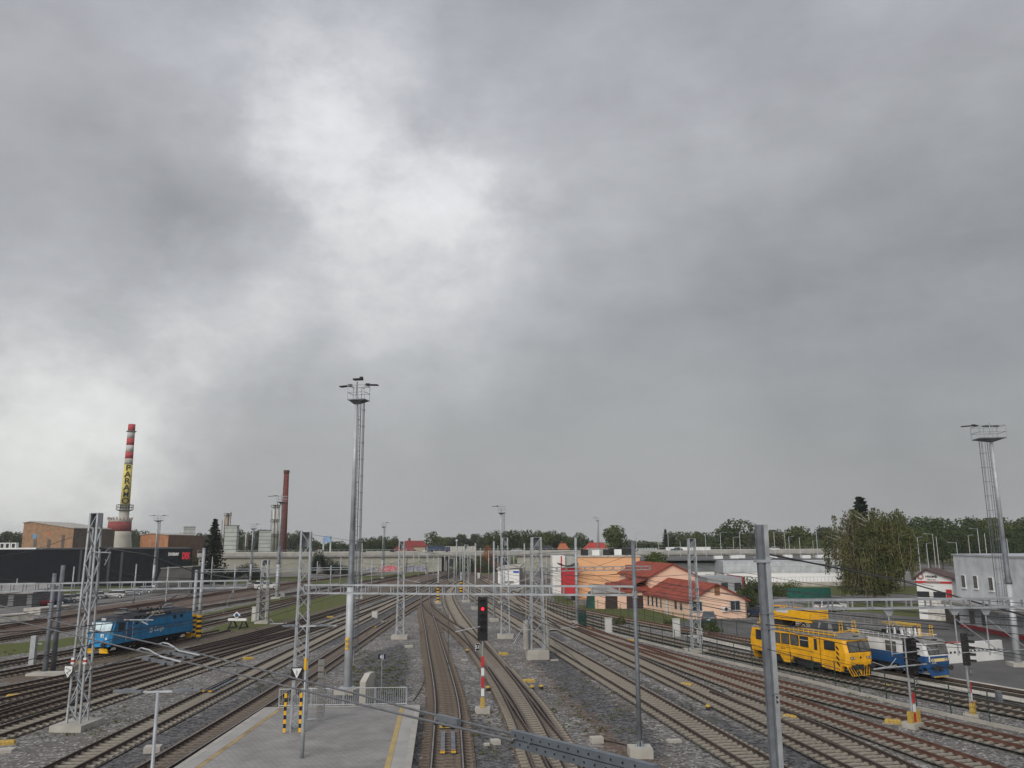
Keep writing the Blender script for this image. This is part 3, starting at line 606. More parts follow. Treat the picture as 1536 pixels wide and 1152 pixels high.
# tall lamp towers with ladder and cage
def lamp_tower(px, yb, ytop, label, r0=.36, rz=0, arms=((-1, 0), (1, 0)), cage=1, det=True, z0=0, basket=1.5, group=None, lampl=1.0, cg_=.36):
    f = G(px, yb, z0); h = zof(px, ytop, f.y)-z0; e_ = empty('lamp_tower', (f.x, f.y, z0), rz, label, 'lamp tower', group)
    MB().box((0, 0, .1), (r0*5, r0*5, .5)).build('concrete_base', CONCL, e_)
    MB().lathe([(r0, .3), (r0*.93, h*.33)], n=18).build('lower_shaft', STEELL, e_, smooth=True)
    MB().lathe([(r0*1.08, h*.325), (r0*1.08, h*.335), (r0*.78, h*.36), (r0*.72, h*.5)], n=18).build('middle_shaft', STEELD, e_, smooth=True)
    MB().lathe([(r0*.62, h*.5), (r0*.42, h-1.2)], n=18).build('upper_shaft', STEELL, e_, smooth=True)
    hb = h-1.55; B = basket/2
    ld = MB(); lx = r0*.8+.10
    for s_ in (-.2, .2): ld.tube((lx, s_, 2.0), (lx*.86, s_, hb), .026, n=5)
    k = 2.2
    while k < hb: ld.tube((lx*(1-.14*k/hb), -.2, k), (lx*(1-.14*k/hb), .2, k), .014, n=4); k += .33
    k = 3
    while k < hb: ld.bar((0, 0, k), (lx, 0, k), .05, .04); k += 2.4
    ld.build('ladder', STEELD, e_)
    if cage:
        cg = MB(); k = 3.0
        pts = [(lx+cg_*math.sin(a)*1.0, .34*math.cos(a)) for a in np.linspace(0, PI, 7)]
        for x_, y_ in pts[1:-1]: cg.tube((x_, y_, 3.0), (x_-.05, y_, hb), .018, n=4)
        while k < hb:
            for a, c in zip(pts, pts[1:]): cg.bar((a[0], a[1], k), (c[0], c[1], k), .05, .015, up=(0, 0, 1))
            k += 1.25
        cg.build('safety_cage', STEELD, e_)
    bk = MB(); bk.box((.15, 0, hb), (basket, basket*.8, .08)); bk.build('platform_floor', STEELD, e_)
    MB().rings([[(.15+sx*B*.9, sy*B*.7, hb-.05) for sx, sy in ((-1, -1), (1, -1), (1, 1), (-1, 1))], [(sx*.2, sy*.2, hb-.28) for sx, sy in ((-1, -1), (1, -1), (1, 1), (-1, 1))]]).build('support_cone', STEELD, e_)
    rl = MB()
    for z_ in (.55, 1.1):
        c4 = [(.15+sx*B, sy*B*.8, hb+z_) for sx, sy in ((-1, -1), (1, -1), (1, 1), (-1, 1))]
        for a, c in zip(c4, c4[1:]+c4[:1]): rl.tube(a, c, .026, n=5)
    for sx in (-1, 0, 1):
        for sy in (-1, 1): rl.tube((.15+sx*B, sy*B*.8, hb), (.15+sx*B, sy*B*.8, hb+1.1), .026, n=5)
    rl.tube((0, 0, hb), (0, 0, h-.1), .05, n=6); rl.build('basket_rail', STEEL, e_)
    for (ax, ay) in arms:
        lp = MB(); lp.box((0, 0, 0), (lampl, .42, .07)); lp.box((-.35 if ax > 0 else .35, 0, .07), (.3, .2, .09)); o = lp.build('floodlight', DARK, e_)
        if ax == 0: o.location = (.15, -.2, h+.05); o.scale = (.75, 1, 1.6)
        else: o.location = (.15+ax*(B+lampl*.42), ay, h-.40); o.rotation_euler = (0, R(3)*ax, 0)
        MB().bar((.15+ax*B*.6, ay*.8, h-.48), (.15+ax*(B+.3), ay, h-.42), .06).build('lamp_bracket', STEEL, e_)
    return e_
e_ = lamp_tower(521, 1040, 571, 'very tall lamp tower with winged floodlights rising left of centre into the clouds', r0=.29, rz=R(-12), arms=((-1, 0), (1, 0), (0, 1)), z0=.0, basket=1.35, lampl=.95)
for k in range(5): MB().box((0, -.33, 3.1+.17*k), (.24, .04, .13)).build('yellow_mark', YEL if k % 2 == 0 else YELM, e_)
MB().tube((0, 0, .3), (0, 0, .45), .55, n=18).build('flange', STEEL, e_)
MB().tube((.40, 0, 2.0), (.40, 0, 11), .03, n=5).build('conduit', STEEL, e_)
lamp_tower(1528, 1000, 632, 'tall lamp tower with a caged ladder at the right edge by the grey hall', r0=.28, rz=R(172), arms=((1, .3), (-.2, -.2)), basket=2.2, lampl=1.3, cg_=.75)
lamp_tower(752, 905, 756, 'slim lamp tower between the centre and the white relay hut', r0=.25, basket=1.3, lampl=1.2, arms=((-1, 0),), group=None)
lamp_tower(229, 884, 771, 'lamp tower in front of the black warehouse, right of the striped chimney', r0=.32, basket=1.9, lampl=1.5, arms=((-1, 0), (1, 0)))
lamp_tower(415, 898, 741, 'lamp tower just left of the brick chimney', r0=.36, basket=1.9, lampl=2.0, arms=((-1, 0),))
lamp_tower(573, 868, 782, 'far lamp tower standing alone left of the lattice mast with white cap', r0=.26, basket=1.4, lampl=1.2, arms=((1, 0),))
lamp_tower(375, 876, 784, 'far lamp tower between the two louvred cooling blocks', r0=.26, basket=1.4, lampl=1.2, arms=((1, 0),))
lamp_tower(897.5, 850, 775, 'far lamp tower above the roof of the orange hall', r0=.28, basket=1.4, lampl=1.4, arms=((-1, 0),))
# street lamps beyond, along the ramp and by the forest
street = [(1003, 830, 800), (1021, 832, 812), (1060, 845, 802), (1082, 832, 799), (1101, 830, 806), (1111, 832, 797), (1163, 834, 798), (1179, 834, 799), (1185, 834, 805), (1201, 836, 806), (1221, 836, 811), (1227, 834, 790), (1243, 838, 812), (1258, 842, 811), (1379, 838, 806), (1392, 840, 815), (1404, 852, 801), (1408, 842, 805), (1437, 838, 814), (1456, 838, 803), (1471, 838, 793), (1481, 838, 800), (1509, 840, 812), (1514, 840, 808), (988, 830, 802), (955, 830, 799)]
for i, (x, yb, yt) in enumerate(sorted(street)):
    Y = 235 if x < 1300 else 200; f = P(x, yb, Y); h = zof(x, yt, Y); n_ = i+1
    e_ = empty('street_lamp', (f.x, Y, 0), random.choice((0, .5, PI, 2.6)), f'slim grey lamp post along the far road, {ORD[i] if i<20 else "twenty-"+ORD[i-20]} from the left', 'street lamp', 'slim lamp posts along the far road')
    MB().lathe([(.11, 0), (.07, h)], n=8).build('shaft', STEELL if i % 3 else CONCL, e_)
    if i % 4 != 3: MB().bar((0, 0, h-.05), (1.3, 0, h+.1), .07).box((1.6, 0, h+.1), (.7, .25, .1)).build('lamp_head', STEEL, e_)
# platform lamps with two arms
def arm_lamp(top, span, label, zbase, r=.055):
    e_ = empty('platform_lamp', (top.x, top.y, zbase), R(3), label, 'platform lamp', 'double armed platform lamps'); h = top.z-zbase
    MB().lathe([(.10, 0), (.10, 1.9), (r, 2.05), (r*.9, h)], n=12).build('post', STEEL, e_, smooth=True)
    MB().bar((-span*.5, 0, h-.02), (span*.5, 0, h), .05, .05).build('arm', STEELL, e_)
    for s_ in (-1, 1):
        o = MB().box((0, 0, 0), (span*.34, .24, .055)).box((-s_*span*.02, 0, .04), (span*.16, .16, .05)).build('lamp_head', STEELD, e_); o.location = (s_*span*.36, 0, h+.02); o.rotation_euler = (R(-4), R(-2*s_), 0)
    return e_
arm_lamp(P(237, 1037, 24.8), 2.35, 'near double armed platform lamp in the lower left gravel', -.5 if 0 else 0)
e_ = arm_lamp(P(461, 939, G(458, 1137, PZ).y), 2.3, 'double armed platform lamp beside the lattice mast on the platform', PZ)
MB().tube((0, 0, 4.0), (0, 0, 4.55), .075, n=10).build('yellow_band', YEL, e_)

# ---------------------------------------------------------------- platform
pc = [G(399, 1061.5, PZ), G(628, 1057.5, PZ), G(606, 1200, PZ), G(575, 1420, PZ), G(-60, 1420, PZ), G(140, 1235, PZ)]
pv = [tuple(p.to_2d()) for p in pc]
PAV = bricks('grey platform paving', (.325, .316, .30), (.285, .277, .264), (.22, .214, .204), .40, .20, mortar_size=.02, rot=(0, 0, 0))
# paving is laid flat: remap the brick pattern to the plan
nt_ = PAV.node_tree; mpn = [n for n in nt_.nodes if n.type == 'MAPPING'][0]; mpn.inputs['Rotation'].default_value = (0, 0, R(14))
pf = struct(MB().prism(pv, 0, PZ).build('platform', [PAV]))
cen = Vector((sum(p.x for p in pc)/6, sum(p.y for p in pc)/6, 0))
def inset(a, b_, d): # offset of an edge towards the platform's inside
    t = (b_-a).normalized(); n_ = Vector((-t.y, t.x, 0)); n_ = n_ if n_.dot(cen-a) > 0 else -n_; return a+n_*d, b_+n_*d
def strip(a, b_, d0, d1, z0, z1, name, mt):
    (p, q), (r_, s_) = inset(a, b_, d0), inset(a, b_, d1); return MB().prism([tuple(v.to_2d()) for v in (p, q, s_, r_)], z0, z1).build(name, mt)
KERB = mat('platform edge slabs', (.38, .365, .33), .9, 0, .12, 1.5)
PYEL = mat('worn yellow guide line', (.46, .34, .13), .85, 0, .3, 1.2, col2=(.36, .28, .15)); PTAN = mat('ochre guide line', (.34, .255, .13), .85, 0, .25, 1)
flat = lambda v: Vector((v.x, v.y, 0))
for a, b_, ym in ((flat(pc[0]), flat(pc[5]), PTAN), (flat(pc[1]), flat(pc[2]), PYEL)):
    struct(strip(a, b_, -.10, .22, PZ-.16, PZ+.012, 'platform_edge', KERB)); struct(strip(a, b_, .225, .84, PZ, PZ+.006, 'edge_paving', mat('smooth edge paving', (.345, .335, .315), .9, 0, .1, .6)))
    struct(strip(a, b_, .86, 1.12, PZ, PZ+.011, 'guide_line', ym))
struct(strip(flat(pc[2]), flat(pc[3]), -.10, .22, PZ-.16, PZ+.012, 'platform_edge', KERB))
a, b_ = flat(pc[0]), flat(pc[1]); struct(strip(a, b_, -.05, .14, PZ-.05, PZ+.016, 'platform_edge', KERB))
# railing across the platform end
a, b_ = inset(flat(pc[0]), flat(pc[1]), -.12); t = (b_-a).normalized(); Lr = 7.3; a = a+t*.75
rr = empty('platform_railing', (a.x, a.y, PZ-.1), math.atan2(t.y, t.x), 'light grey barred railing closing the platform end', 'railing')
LW = G(610, 1052, PZ); Lr = (Vector((LW.x, LW.y, 0))-a).length
for i in range(5): MB().tube((Lr*i/4, 0, -.3), (Lr*i/4, 0, 1.15), .028, n=6).build('post', STEELL, rr)
MB().tube((0, 0, 1.15), (Lr, 0, 1.15), .028, n=6).build('top_rail', STEELL, rr); MB().tube((0, 0, .18), (Lr, 0, .18), .028, n=6).build('bottom_rail', STEELL, rr)
for i in range(60): MB().tube((Lr*(i+.5)/60, 0, .18), (Lr*(i+.5)/60, 0, 1.15), .012, n=4).build('bar', STEELL, rr)
# slanted concrete block behind the railing
wp = G(543, 1053, .2); sb = empty('concrete_wedge', (wp.x, wp.y, 0), R(-14), 'slanted pale concrete end wall behind the platform railing', 'concrete wall')
MB().ext([(-.2, 0, 0), (-.2, 0, 1.45), (-.2, .75, 1.9), (-.2, 1.5, 1.9), (-.2, 1.5, 0)], (.42, 0, 0)).build('wall_block', CONCL, sb)
# small signs
def sign_post(px, yb, yt, label, letters):
    f = G(px, yb); h = zof(px, yt, f.y); e_ = empty('number_sign', (f.x, f.y, 0), 0, label, 'sign'); MB().tube((0, 0, 0), (0, 0, h), .03, n=6).build('post', STEEL, e_)
    o = MB().box((0, -.05, h-.17), (.52, .03, .34)).build('sign_board', mat('navy sign face', (.01, .016, .06), .5), e_); text('lettering', letters, .34, WHITE, o, (0, -.07, h-.17), (PI/2, 0, 0), .003, bold=.006)
sign_post(571.5, 1050, 981, 'navy sign with white 6J on a thin post beyond the platform', '6J')
# signals
def signal(px, yb, ytop, ybot, label, rz=0, lit=None, plate='51', z0=0, dark=True, ladder=True, offset=.45, W_=.76, hoods=5):
    f = G(px, yb, z0); Yd = f.y; zt, zb = zof(px, ytop, Yd), zof(px, ybot, Yd); e_ = empty('signal', (f.x, f.y, 0), rz, label, 'railway signal')
    MB().box((0, 0, .12), (.95, .8, .4)).build('concrete_base', CONCL, e_)
    MB().tube((0, 0, .3), (0, 0, zt), .065, n=8).build('mast', STEEL, e_)
    if ladder:
        ld = MB(); k = 1.0
        while k < zt: ld.tube((-.2, .0, k), (.2, 0, k), .014, n=4); k += .32
        ld.build('rungs', STEEL, e_)
    zs = zb-1.0
    for k, m_ in enumerate((RED, WHITE, RED, WHITE, RED) if lit is not None else (RED, WHITE, RED)):
        hh = .62 if lit is not None else .55; MB().box((.14 if lit is None else 0, -.10, zs-hh*k-hh/2), (.17 if lit is None else .2, .06, hh if m_ is RED else hh*.55+.1)).build('warning_band', m_, e_)
    hd = MB(); hd.box((offset-.1, 0, (zt+zb)/2), (W_, .3, zt-zb)); hd.box((offset-.1, -.17, (zt+zb)/2), (W_+.12, .03, zt-zb+.06)); H = hd.build('signal_head', BLACK, e_)
    n_ = hoods+1 if lit is not None else hoods
    for k in range(hoods):
        zz = zt-(k+.6)*(zt-zb)/n_; hb = MB()
        for a in np.linspace(R(10), R(170), 7)[:-1]:
            a2 = a+R(160/6); r_ = .17; hb.poly([(offset-.1+r_*math.cos(x_), y_, zz+r_*math.sin(x_)) for x_, y_ in ((a, -.18), (a2, -.18), (a2, -.55), (a, -.55))]+[(offset-.1+(r_+.015)*math.cos(x_), y_, zz+(r_+.015)*math.sin(x_)) for x_, y_ in ((a, -.18), (a2, -.18), (a2, -.55), (a, -.55))], [(0, 1, 2, 3), (7, 6, 5, 4), (2, 3, 7, 6)])
        hb.build('hood', BLACK, H)
        on = lit == k; lm = mat('red signal lamp', (.9, .02, .03), .3, 0, 0, emit=((1, .02, .04), 1.6)) if on else mat('unlit signal lens', (.02, .02, .022), .2, 0, .1, spec=.8)
        MB().tube((offset-.1, -.18, zz), (offset-.1, -.22, zz), .10 if on else .12, n=14).build('lens', lm, H)
    o = MB().box((offset+(.05 if lit is None else -.42), -.14, zb-.42), (.34, .03, .5)).build('number_plate', BLACK, e_)
    MB().box((offset+(.05 if lit is None else -.42), -.156, zb-.42), (.31, .006, .47)).build('plate_border', WHITE, o); MB().box((offset+(.05 if lit is None else -.42), -.162, zb-.42), (.27, .008, .43)).build('plate_face', BLACK, o)
    text('lettering', plate, .30, WHITE, o, (offset+(.05 if lit is None else -.42), -.17, zb-.42), (PI/2, 0, 0), .003, bold=.004)
    for s_ in (-.32, .32) if lit is None else (0,): MB().box((s_, -.1, .62), (.26, .26, .62)).build('junction_box', YELM, e_)
    return e_
signal(724, 1069, 896, 960, 'tall black signal glowing red on a red and white striped post in the centre', lit=1, plate='S1', offset=.1, ladder=False, hoods=5, rz=0, W_=.52)
signal(1370, 1092, 958, 1012, 'black hooded signal facing right with plate 51 in front of the white and blue railcar', rz=R(32), plate='51')
signal(1458, 1078, 950, 998, 'black hooded signal facing right nearest the right edge', rz=R(55), plate='S1', offset=.4)
# ---------------------------------------------------------------- rail vehicles (x forward, z up from rail head level)
def shell(mb, levels, ch=.12):
    "levels: (z, half width, front x, rear x); horizontal rings with cut corners"
    rs = []
    for z, hw, xf, xr in levels:
        rs.append([(xr, -hw+ch, z), (xr+ch, -hw, z), (xf-ch*2, -hw, z), (xf, -hw+ch*3, z), (xf, hw-ch*3, z), (xf-ch*2, hw, z), (xr+ch, hw, z), (xr, hw-ch, z)])
    return mb.rings(rs)
def wheelset(parent, x, r=.5):
    e_ = MB()
    for s_ in (-.75, .75): e_.tube((x, s_-.065, r), (x, s_+.065, r), r, n=20)
    e_.tube((x, -.75, r), (x, .75, r), .09, n=8); return e_.build('wheelset', DARK, parent)
def front_quad(name, mt, parent, y0, y1, z0, z1, x0, x1, t=.03):
    "pane on a raked front: x0 at z0, x1 at z1"
    return MB().ext([(x0, y0, z0), (x0, y1, z0), (x1, y1, z1), (x1, y0, z1)], (t, 0, 0)).build(name, mt, parent)
def side_win(parent, x0, x1, z0, z1, hw, side, mt=GLASS, frame=None, name='window', lean=0):
    y = side*(hw+.012)
    fr = MB().box(((x0+x1)/2, y, (z0+z1)/2), (x1-x0, .03, z1-z0)).build(name, frame or BLACK, parent)
    MB().box(((x0+x1)/2, y+side*.012, (z0+z1)/2), (x1-x0-.1, .03, z1-z0-.1)).build('pane', mt, fr)
    return fr
def buffers(parent, x, z=1.05, mt=DARK):
    for s_ in (-.87, .87): b = MB(); b.tube((x-.1, s_, z), (x+.45, s_, z), .1, n=10); b.tube((x+.45, s_, z), (x+.52, s_, z), .23, n=16); b.build('buffer', mt, parent)
def railcar(name, label, pos, head, z, Ln, body, lower, roof, rail_, kind, sc=1.0):
    rz = math.atan2(head.y, head.x); r = empty(name, (pos.x, pos.y, z), rz, label, 'railcar'); r.scale = (sc, sc, sc); Ln = Ln/sc; h = Ln/2; hw = 1.45
    zs = [(1.0, hw*.97), (1.30, hw), (2.0, hw), (2.1, hw), (2.98, hw*.985), (3.12, hw*.96), (3.42, hw*.80), (3.52, hw*.55)]
    rake = lambda z_: h-.05-max(0, z_-2.05)*.26-max(0, 1.2-z_)*.3
    # bodyside with its cut-outs over the bogies
    b = MB(); shell(b, [(z_, w_, rake(z_), -rake(z_)) for z_, w_ in zs[:3]]); b.build('lower_body', lower, r)
    b = MB(); shell(b, [(z_, w_, rake(z_), -rake(z_)) for z_, w_ in zs[2:6]]); b.build('upper_body', body, r)
    b = MB(); shell(b, [(3.12, hw*.99, rake(3.1)+.12, -rake(3.1)-.12), (3.34, hw*.88, rake(3.3), -rake(3.3)), (3.48, hw*.5, rake(3.5)-.3, -rake(3.5)+.3)]); b.build('roof', roof, r)
    for s_ in (-1, 1):
        for x0, x1 in ((-h+4.2, h-6.6), ) : MB().ext([(x0, s_*hw*.98, 1.02), (x0+.5, s_*hw*.98, .45), (x1-.5, s_*hw*.98, .45), (x1, s_*hw*.98, 1.02)], (0, -s_*.35, 0)).build('skirt', lower, r)
        MB().ext([(h-3.3, s_*hw*.98, 1.02), (h-3.0, s_*hw*.98, .62), (h-.9, s_*hw*.98, .5), (h-.75, s_*hw*.98, 1.02)], (0, -s_*.35, 0)).build('skirt', lower, r)
    # underframe, bogies
    MB().box((0, 0, .85), (Ln-1.5, 2.2, .35)).build('underframe', DARK, r)
    for bx in (-h+3.0, h-5.0):
        bo = empty('bogie', (bx, 0, 0)); bo.parent = r; fr = MB()
        for s_ in (-1, 1): fr.box((0, s_*1.0, .55), (3.0, .16, .3)); fr.box((0, s_*1.03, .42), (.7, .2, .35))
        fr.build('bogie_frame', DARK, bo)
        for w_ in (-1.1, 1.1): wheelset(bo, w_, .44)
    # windows and doors both sides
    for s_ in (-1, 1):
        if kind == 'y': ws = [(h-5.55-1.22*k, h-4.5-1.22*k) for k in range(4)]+[(-h+1.0, -h+2.1)]
        else: ws = [(h-4.6, h-3.4), (h-9.2, h-8.0), (-h+2, -h+3.2)]
        for k, (x0, x1) in enumerate(ws):
            wn = side_win(r, x0, x1, 2.04, 2.95, hw, s_, GLASSG if (k in (1, 2, 3) or kind != 'y') else GLASS, BLACK)
            if k == 0 or kind != 'y': MB().box(((x0+x1)/2, s_*(hw+.045), 2.62), (x1-x0, .02, .035)).build('window_bar', SILV, wn)
        d_ = MB().box((h-3.6, s_*(hw+.008), 1.95), (.85, .03, 2.0)).build('door', body if kind == 'y' else lower, r) if kind == 'y' else None
        if d_: MB().box((h-3.6, s_*(hw+.03), 2.42), (.36, .03, .95)).build('door_window', GLASS, d_)
        if kind == 'y': MB().box((h-3.1, s_*(hw+.006), 1.9), (.03, .03, 2.3)).build('door_seam', DARK, r)
        side_win(r, h-2.6, h-1.35, 2.12, 2.86, hw, s_, GLASS, BLACK, 'cab_window')
        if kind == 'y':
            MB().box((-.6, s_*(hw+.005), 1.75), (Ln-5, .03, .02)).build('panel_seam', DARK, r)
            text('lettering', 'MVTV', .24, DARK, r, (h-7.8, s_*(hw+.02), 1.58), (PI/2, 0, 0 if s_ < 0 else PI), .003)
        for k in range(4):
            hz_ = MB().ext([(h-1.25+.0, s_*(hw+.004), 1.15+.42*k), (h-.95, s_*(hw+.004), .92+.42*k), (h-.95, s_*(hw+.004), 1.12+.42*k), (h-1.25, s_*(hw+.004), 1.35+.42*k)], (0, s_*.012, 0)).build('hazard_stripe', BLACK, r)
    # both fronts
    for e in (1, -1):
        fe = empty('cab_front', (0, 0, 0), 0 if e > 0 else PI); fe.parent = r
        z0, z1 = 2.16, 2.93; xx = lambda z_: rake(z_)-.01
        for y0, y1 in ((-1.14, -.06), (.06, 1.14)):
            front_quad('windscreen_frame', BLACK, fe, y0-.05, y1+.05, z0-.05, z1+.05, xx(z0-.05), xx(z1+.05), .03)
            front_quad('windscreen', GLASSG, fe, y0, y1, z0, z1, xx(z0)+.02, xx(z1)+.02, .03)
            MB().bar((xx(z0)+.07, (y0+y1)/2+.3, z0+.02), (xx(z1)-.02+.1, (y0+y1)/2-.1, z0+.6), .025).build('wiper', BLACK, fe)
        for y_ in (-1.02, -.74, .74, 1.02):
            l_ = MB().tube((xx(1.7), y_, 1.66), (xx(1.7)+.05, y_, 1.66), .115, n=14).build('headlight', BLACK, fe); MB().tube((xx(1.7)+.05, y_, 1.66), (xx(1.7)+.06, y_, 1.66), .07, n=12).build('lens', SILV, l_)
        if kind == 'y': MB().tube((xx(1.7), 0, 1.68), (xx(1.7)+.02, 0, 1.68), .10, n=14).build('emblem', BLACK, fe)
        else:
            MB().box((xx(1.7)-.01, 0, 1.78), (.03, 2.5, .50)).build('front_panel', SILV, fe)
            MB().box((xx(1.7)+.02, 0, 1.66), (.03, 1.9, .26)).build('yellow_band', CREAM, fe)
            text('lettering', '210 096', .16, WHITE, fe, (xx(1.3)+.02, -.7, 1.42), (PI/2, 0, PI/2), .003)
        buffers(fe, h-.12, 1.02)
        # front skirt / snow plough
        pl = MB(); pl.ext([(h-.35, -1.35, 1.0), (h-.35, 1.35, 1.0), (h-.15, 1.0, .22), (h-.15, -1.0, .22)], (.08, 0, 0)); p_ = pl.build('front_skirt', body if kind == 'y' else lower, fe)
        hb = MB()
        if kind == 'y':
            for s_ in (-1, 1):
                for k in range(4): hb.bar((h-.06, s_*(.10+.27*k), .27), (h-.205, s_*(.10+.27*k+.26), .88), .12, .03, up=(1, 0, .24))
            hb.build('chevron', BLACK, p_)
        else: MB().box((h-.02, 0, .26), (.1, 1.7, .1)).build('plough_edge', YELM, p_)
        MB().box((h-.08, 0, .95), (.25, .4, .35)).tube((h, 0, .9), (h+.3, .0, .8), .05, n=6).build('coupler', DARK, fe)
        MB().box((rake(3.3)-.06, 0, 3.30), (.16, .62, .18)).build('marker_light', BLACK, fe)
    # walkway railing round the roof
    b = MB(); hx = h-1.3
    for s_ in (-1, 1):
        b.tube((-hx, s_*1.42, 3.62), (hx, s_*1.42, 3.62), .03, n=5); b.box((0, s_*1.25, 3.38), (2*hx, .32, .04)); k = -hx
        while k <= hx: b.tube((k, s_*1.40, 3.2), (k, s_*1.42, 3.62), .024, n=4); k += .62
    for s_ in (-1, 1): b.tube((s_*hx, -1.42, 3.62), (s_*hx, 1.42, 3.62), .03, n=5)
    b.build('roof_railing', YEL if kind == 'y' else SILV, r)
    for e in (1, -1):
        b = MB()
        for y_ in (-.72, .72) if e > 0 else (-.9, .9):
            for q in (-.17, .17): b.tube((e*(h-1.25), y_+q, 3.55), (e*(h-1.25), y_+q, 4.5), .03, n=5)
            b.tube((e*(h-1.25), y_-.17, 4.5), (e*(h-1.25), y_+.17, 4.5), .03, n=5)
            for z_ in (3.8, 4.05, 4.3): b.tube((e*(h-1.25), y_-.17, z_), (e*(h-1.25), y_+.17, z_), .02, n=4)
        b.tube((e*(h-1.25), -1, 3.72), (e*(h-1.25), 1, 3.72), .03, n=5); b.build('end_ladder', YEL, r)
    if kind == 'y':
        # observation cupola
        b = MB(); b.rings([[(h-5.6, -1.0, 3.45), (h-2.0, -1.0, 3.45), (h-2.0, 1.0, 3.45), (h-5.6, 1.0, 3.45)], [(h-4.6, -.72, 4.35), (h-2.5, -.72, 4.35), (h-2.5, .72, 4.35), (h-4.6, .72, 4.35)]]); cu = b.build('observation_cupola', ROOFG, r)
        for s_ in (-1, 1):
            for x0, x1 in ((-4.75, -3.75), (-3.6, -2.6)): MB().ext([(h+x0, s_*.95, 3.68), (h+x1, s_*.95, 3.68), (h+x1-.05, s_*.77, 4.22), (h+x0+.12, s_*.77, 4.22)], (0, s_*.02, 0)).build('cupola_window', GLASS, cu)
        MB().ext([(h-2.07, -.8, 3.65), (h-2.07, .8, 3.65), (h-2.4, .66, 4.22), (h-2.4, -.66, 4.22)], (.03, 0, 0)).build('cupola_window', GLASS, cu)
        # yellow work platform basket
        b = MB(); X0, X1 = -h+1.8, h-4.5; b.box(((X0+X1)/2, 0, 4.15), (X1-X0, 2.0, .1)); bk = b.build('work_platform', YEL, r)
        b = MB()
        for s_ in (-1, 1):
            for z_ in (4.28, 4.44, 4.60, 4.76, 4.92, 5.12): b.bar((X0, s_*1.0, z_), (X1, s_*1.0, z_), .05, .11 if z_ < 5 else .06)
            k = X0
            while k <= X1+.01: b.bar((k, s_*1.0, 4.15), (k, s_*1.0, 5.15), .06); k += .62
        for x_ in (X0, X1):
            for z_ in (4.3, 4.5, 4.7, 4.9, 5.12): b.bar((x_, -1, z_), (x_, 1, z_), .05, .09)
        b.build('basket_side', YEL, bk); MB().box((X0+2.6, -1.03, 4.86), (1.5, .02, .24)).build('name_panel', SILV, bk)
        b = MB(); b.box((X0+1.5, 0, 3.8), (1.6, 1.5, .6)); 
        for x_ in (X0+.4, X0+3, X0+4.2): b.bar((x_, -.7, 3.5), (x_+.9, -.7, 4.12), .08); b.bar((x_+.9, .7, 3.5), (x_, .7, 4.12), .08)
        b.build('lifting_frame', DARK, r)
    else:
        b = MB(); k = -h+2
        while k < h-4.6: 
            for s_ in (-1, 1): b.tube((k, s_*.95, 3.95), (k, s_*.95, 4.9), .024, n=4)
            k += .9
        for s_ in (-1, 1):
            for z_ in (3.95, 4.4, 4.9): b.tube((-h+2, s_*.95, z_), (h-4.9, s_*.95, z_), .03, n=4)
        b.box((-1.6, 0, 3.92), (Ln-6.6, 1.9, .08)); b.build('work_platform', ROOFG, r)
        b = MB()
        for z_ in (4.35, 4.5): b.tube((h-5.6, -.6, z_), (h-2.3, -.6, z_), .05, n=6); b.tube((h-5.6, .6, z_), (h-2.3, .6, z_), .05, n=6)
        for k in range(8): b.tube((h-5.5+.44*k, -.6, 4.42), (h-5.3+.44*k, .6, 4.5), .05, n=6)
        b.build('pantograph_frame', YELM, r)
        for k in range(4):
            for s_ in (-.6, .1, .6): MB().lathe([(.09, 0), (.09, .08), (.13, .1), (.09, .16), (.13, .2), (.09, .26), (.13, .3), (.08, .36), (.08, .75)], (h-5.0+.85*k, s_, 3.45), 8).build('insulator', SILV, r)
        MB().box((h-4.9, 0, 3.62), (1.6, 1.3, .35)).build('equipment_box', DARK, r)
    return r
p0, t0, _ = at_track('U', 1298, 1023); p1, t1_, _ = at_track('U', 1180, 998)
hd = -(G(1180, 998)-G(1292, 1021)).normalized(); Ly = 11.3
fr = p0+t0*0; dirn = (fr-p1).normalized(); ctr = fr-dirn*(Ly/2-.4)
railcar('maintenance_railcar', 'bright yellow overhead line maintenance railcar with a work basket on its roof', ctr, dirn, .34, Ly, ORANGE, ORANGE, ROOFG, YEL, 'y', .9)
p0, t0, _ = at_track('V', 1432, 1022.8); p1, t1_, _ = at_track('V', 1290, 998); dirn = (p0-p1).normalized(); Lw = 15.5
railcar('maintenance_railcar', 'grey and blue maintenance railcar with pale yellow front band behind the signal', p0-dirn*(Lw/2-.2), dirn, .30, Lw, SILV, BLUED, ROOFG, SILV, 'w', .84)
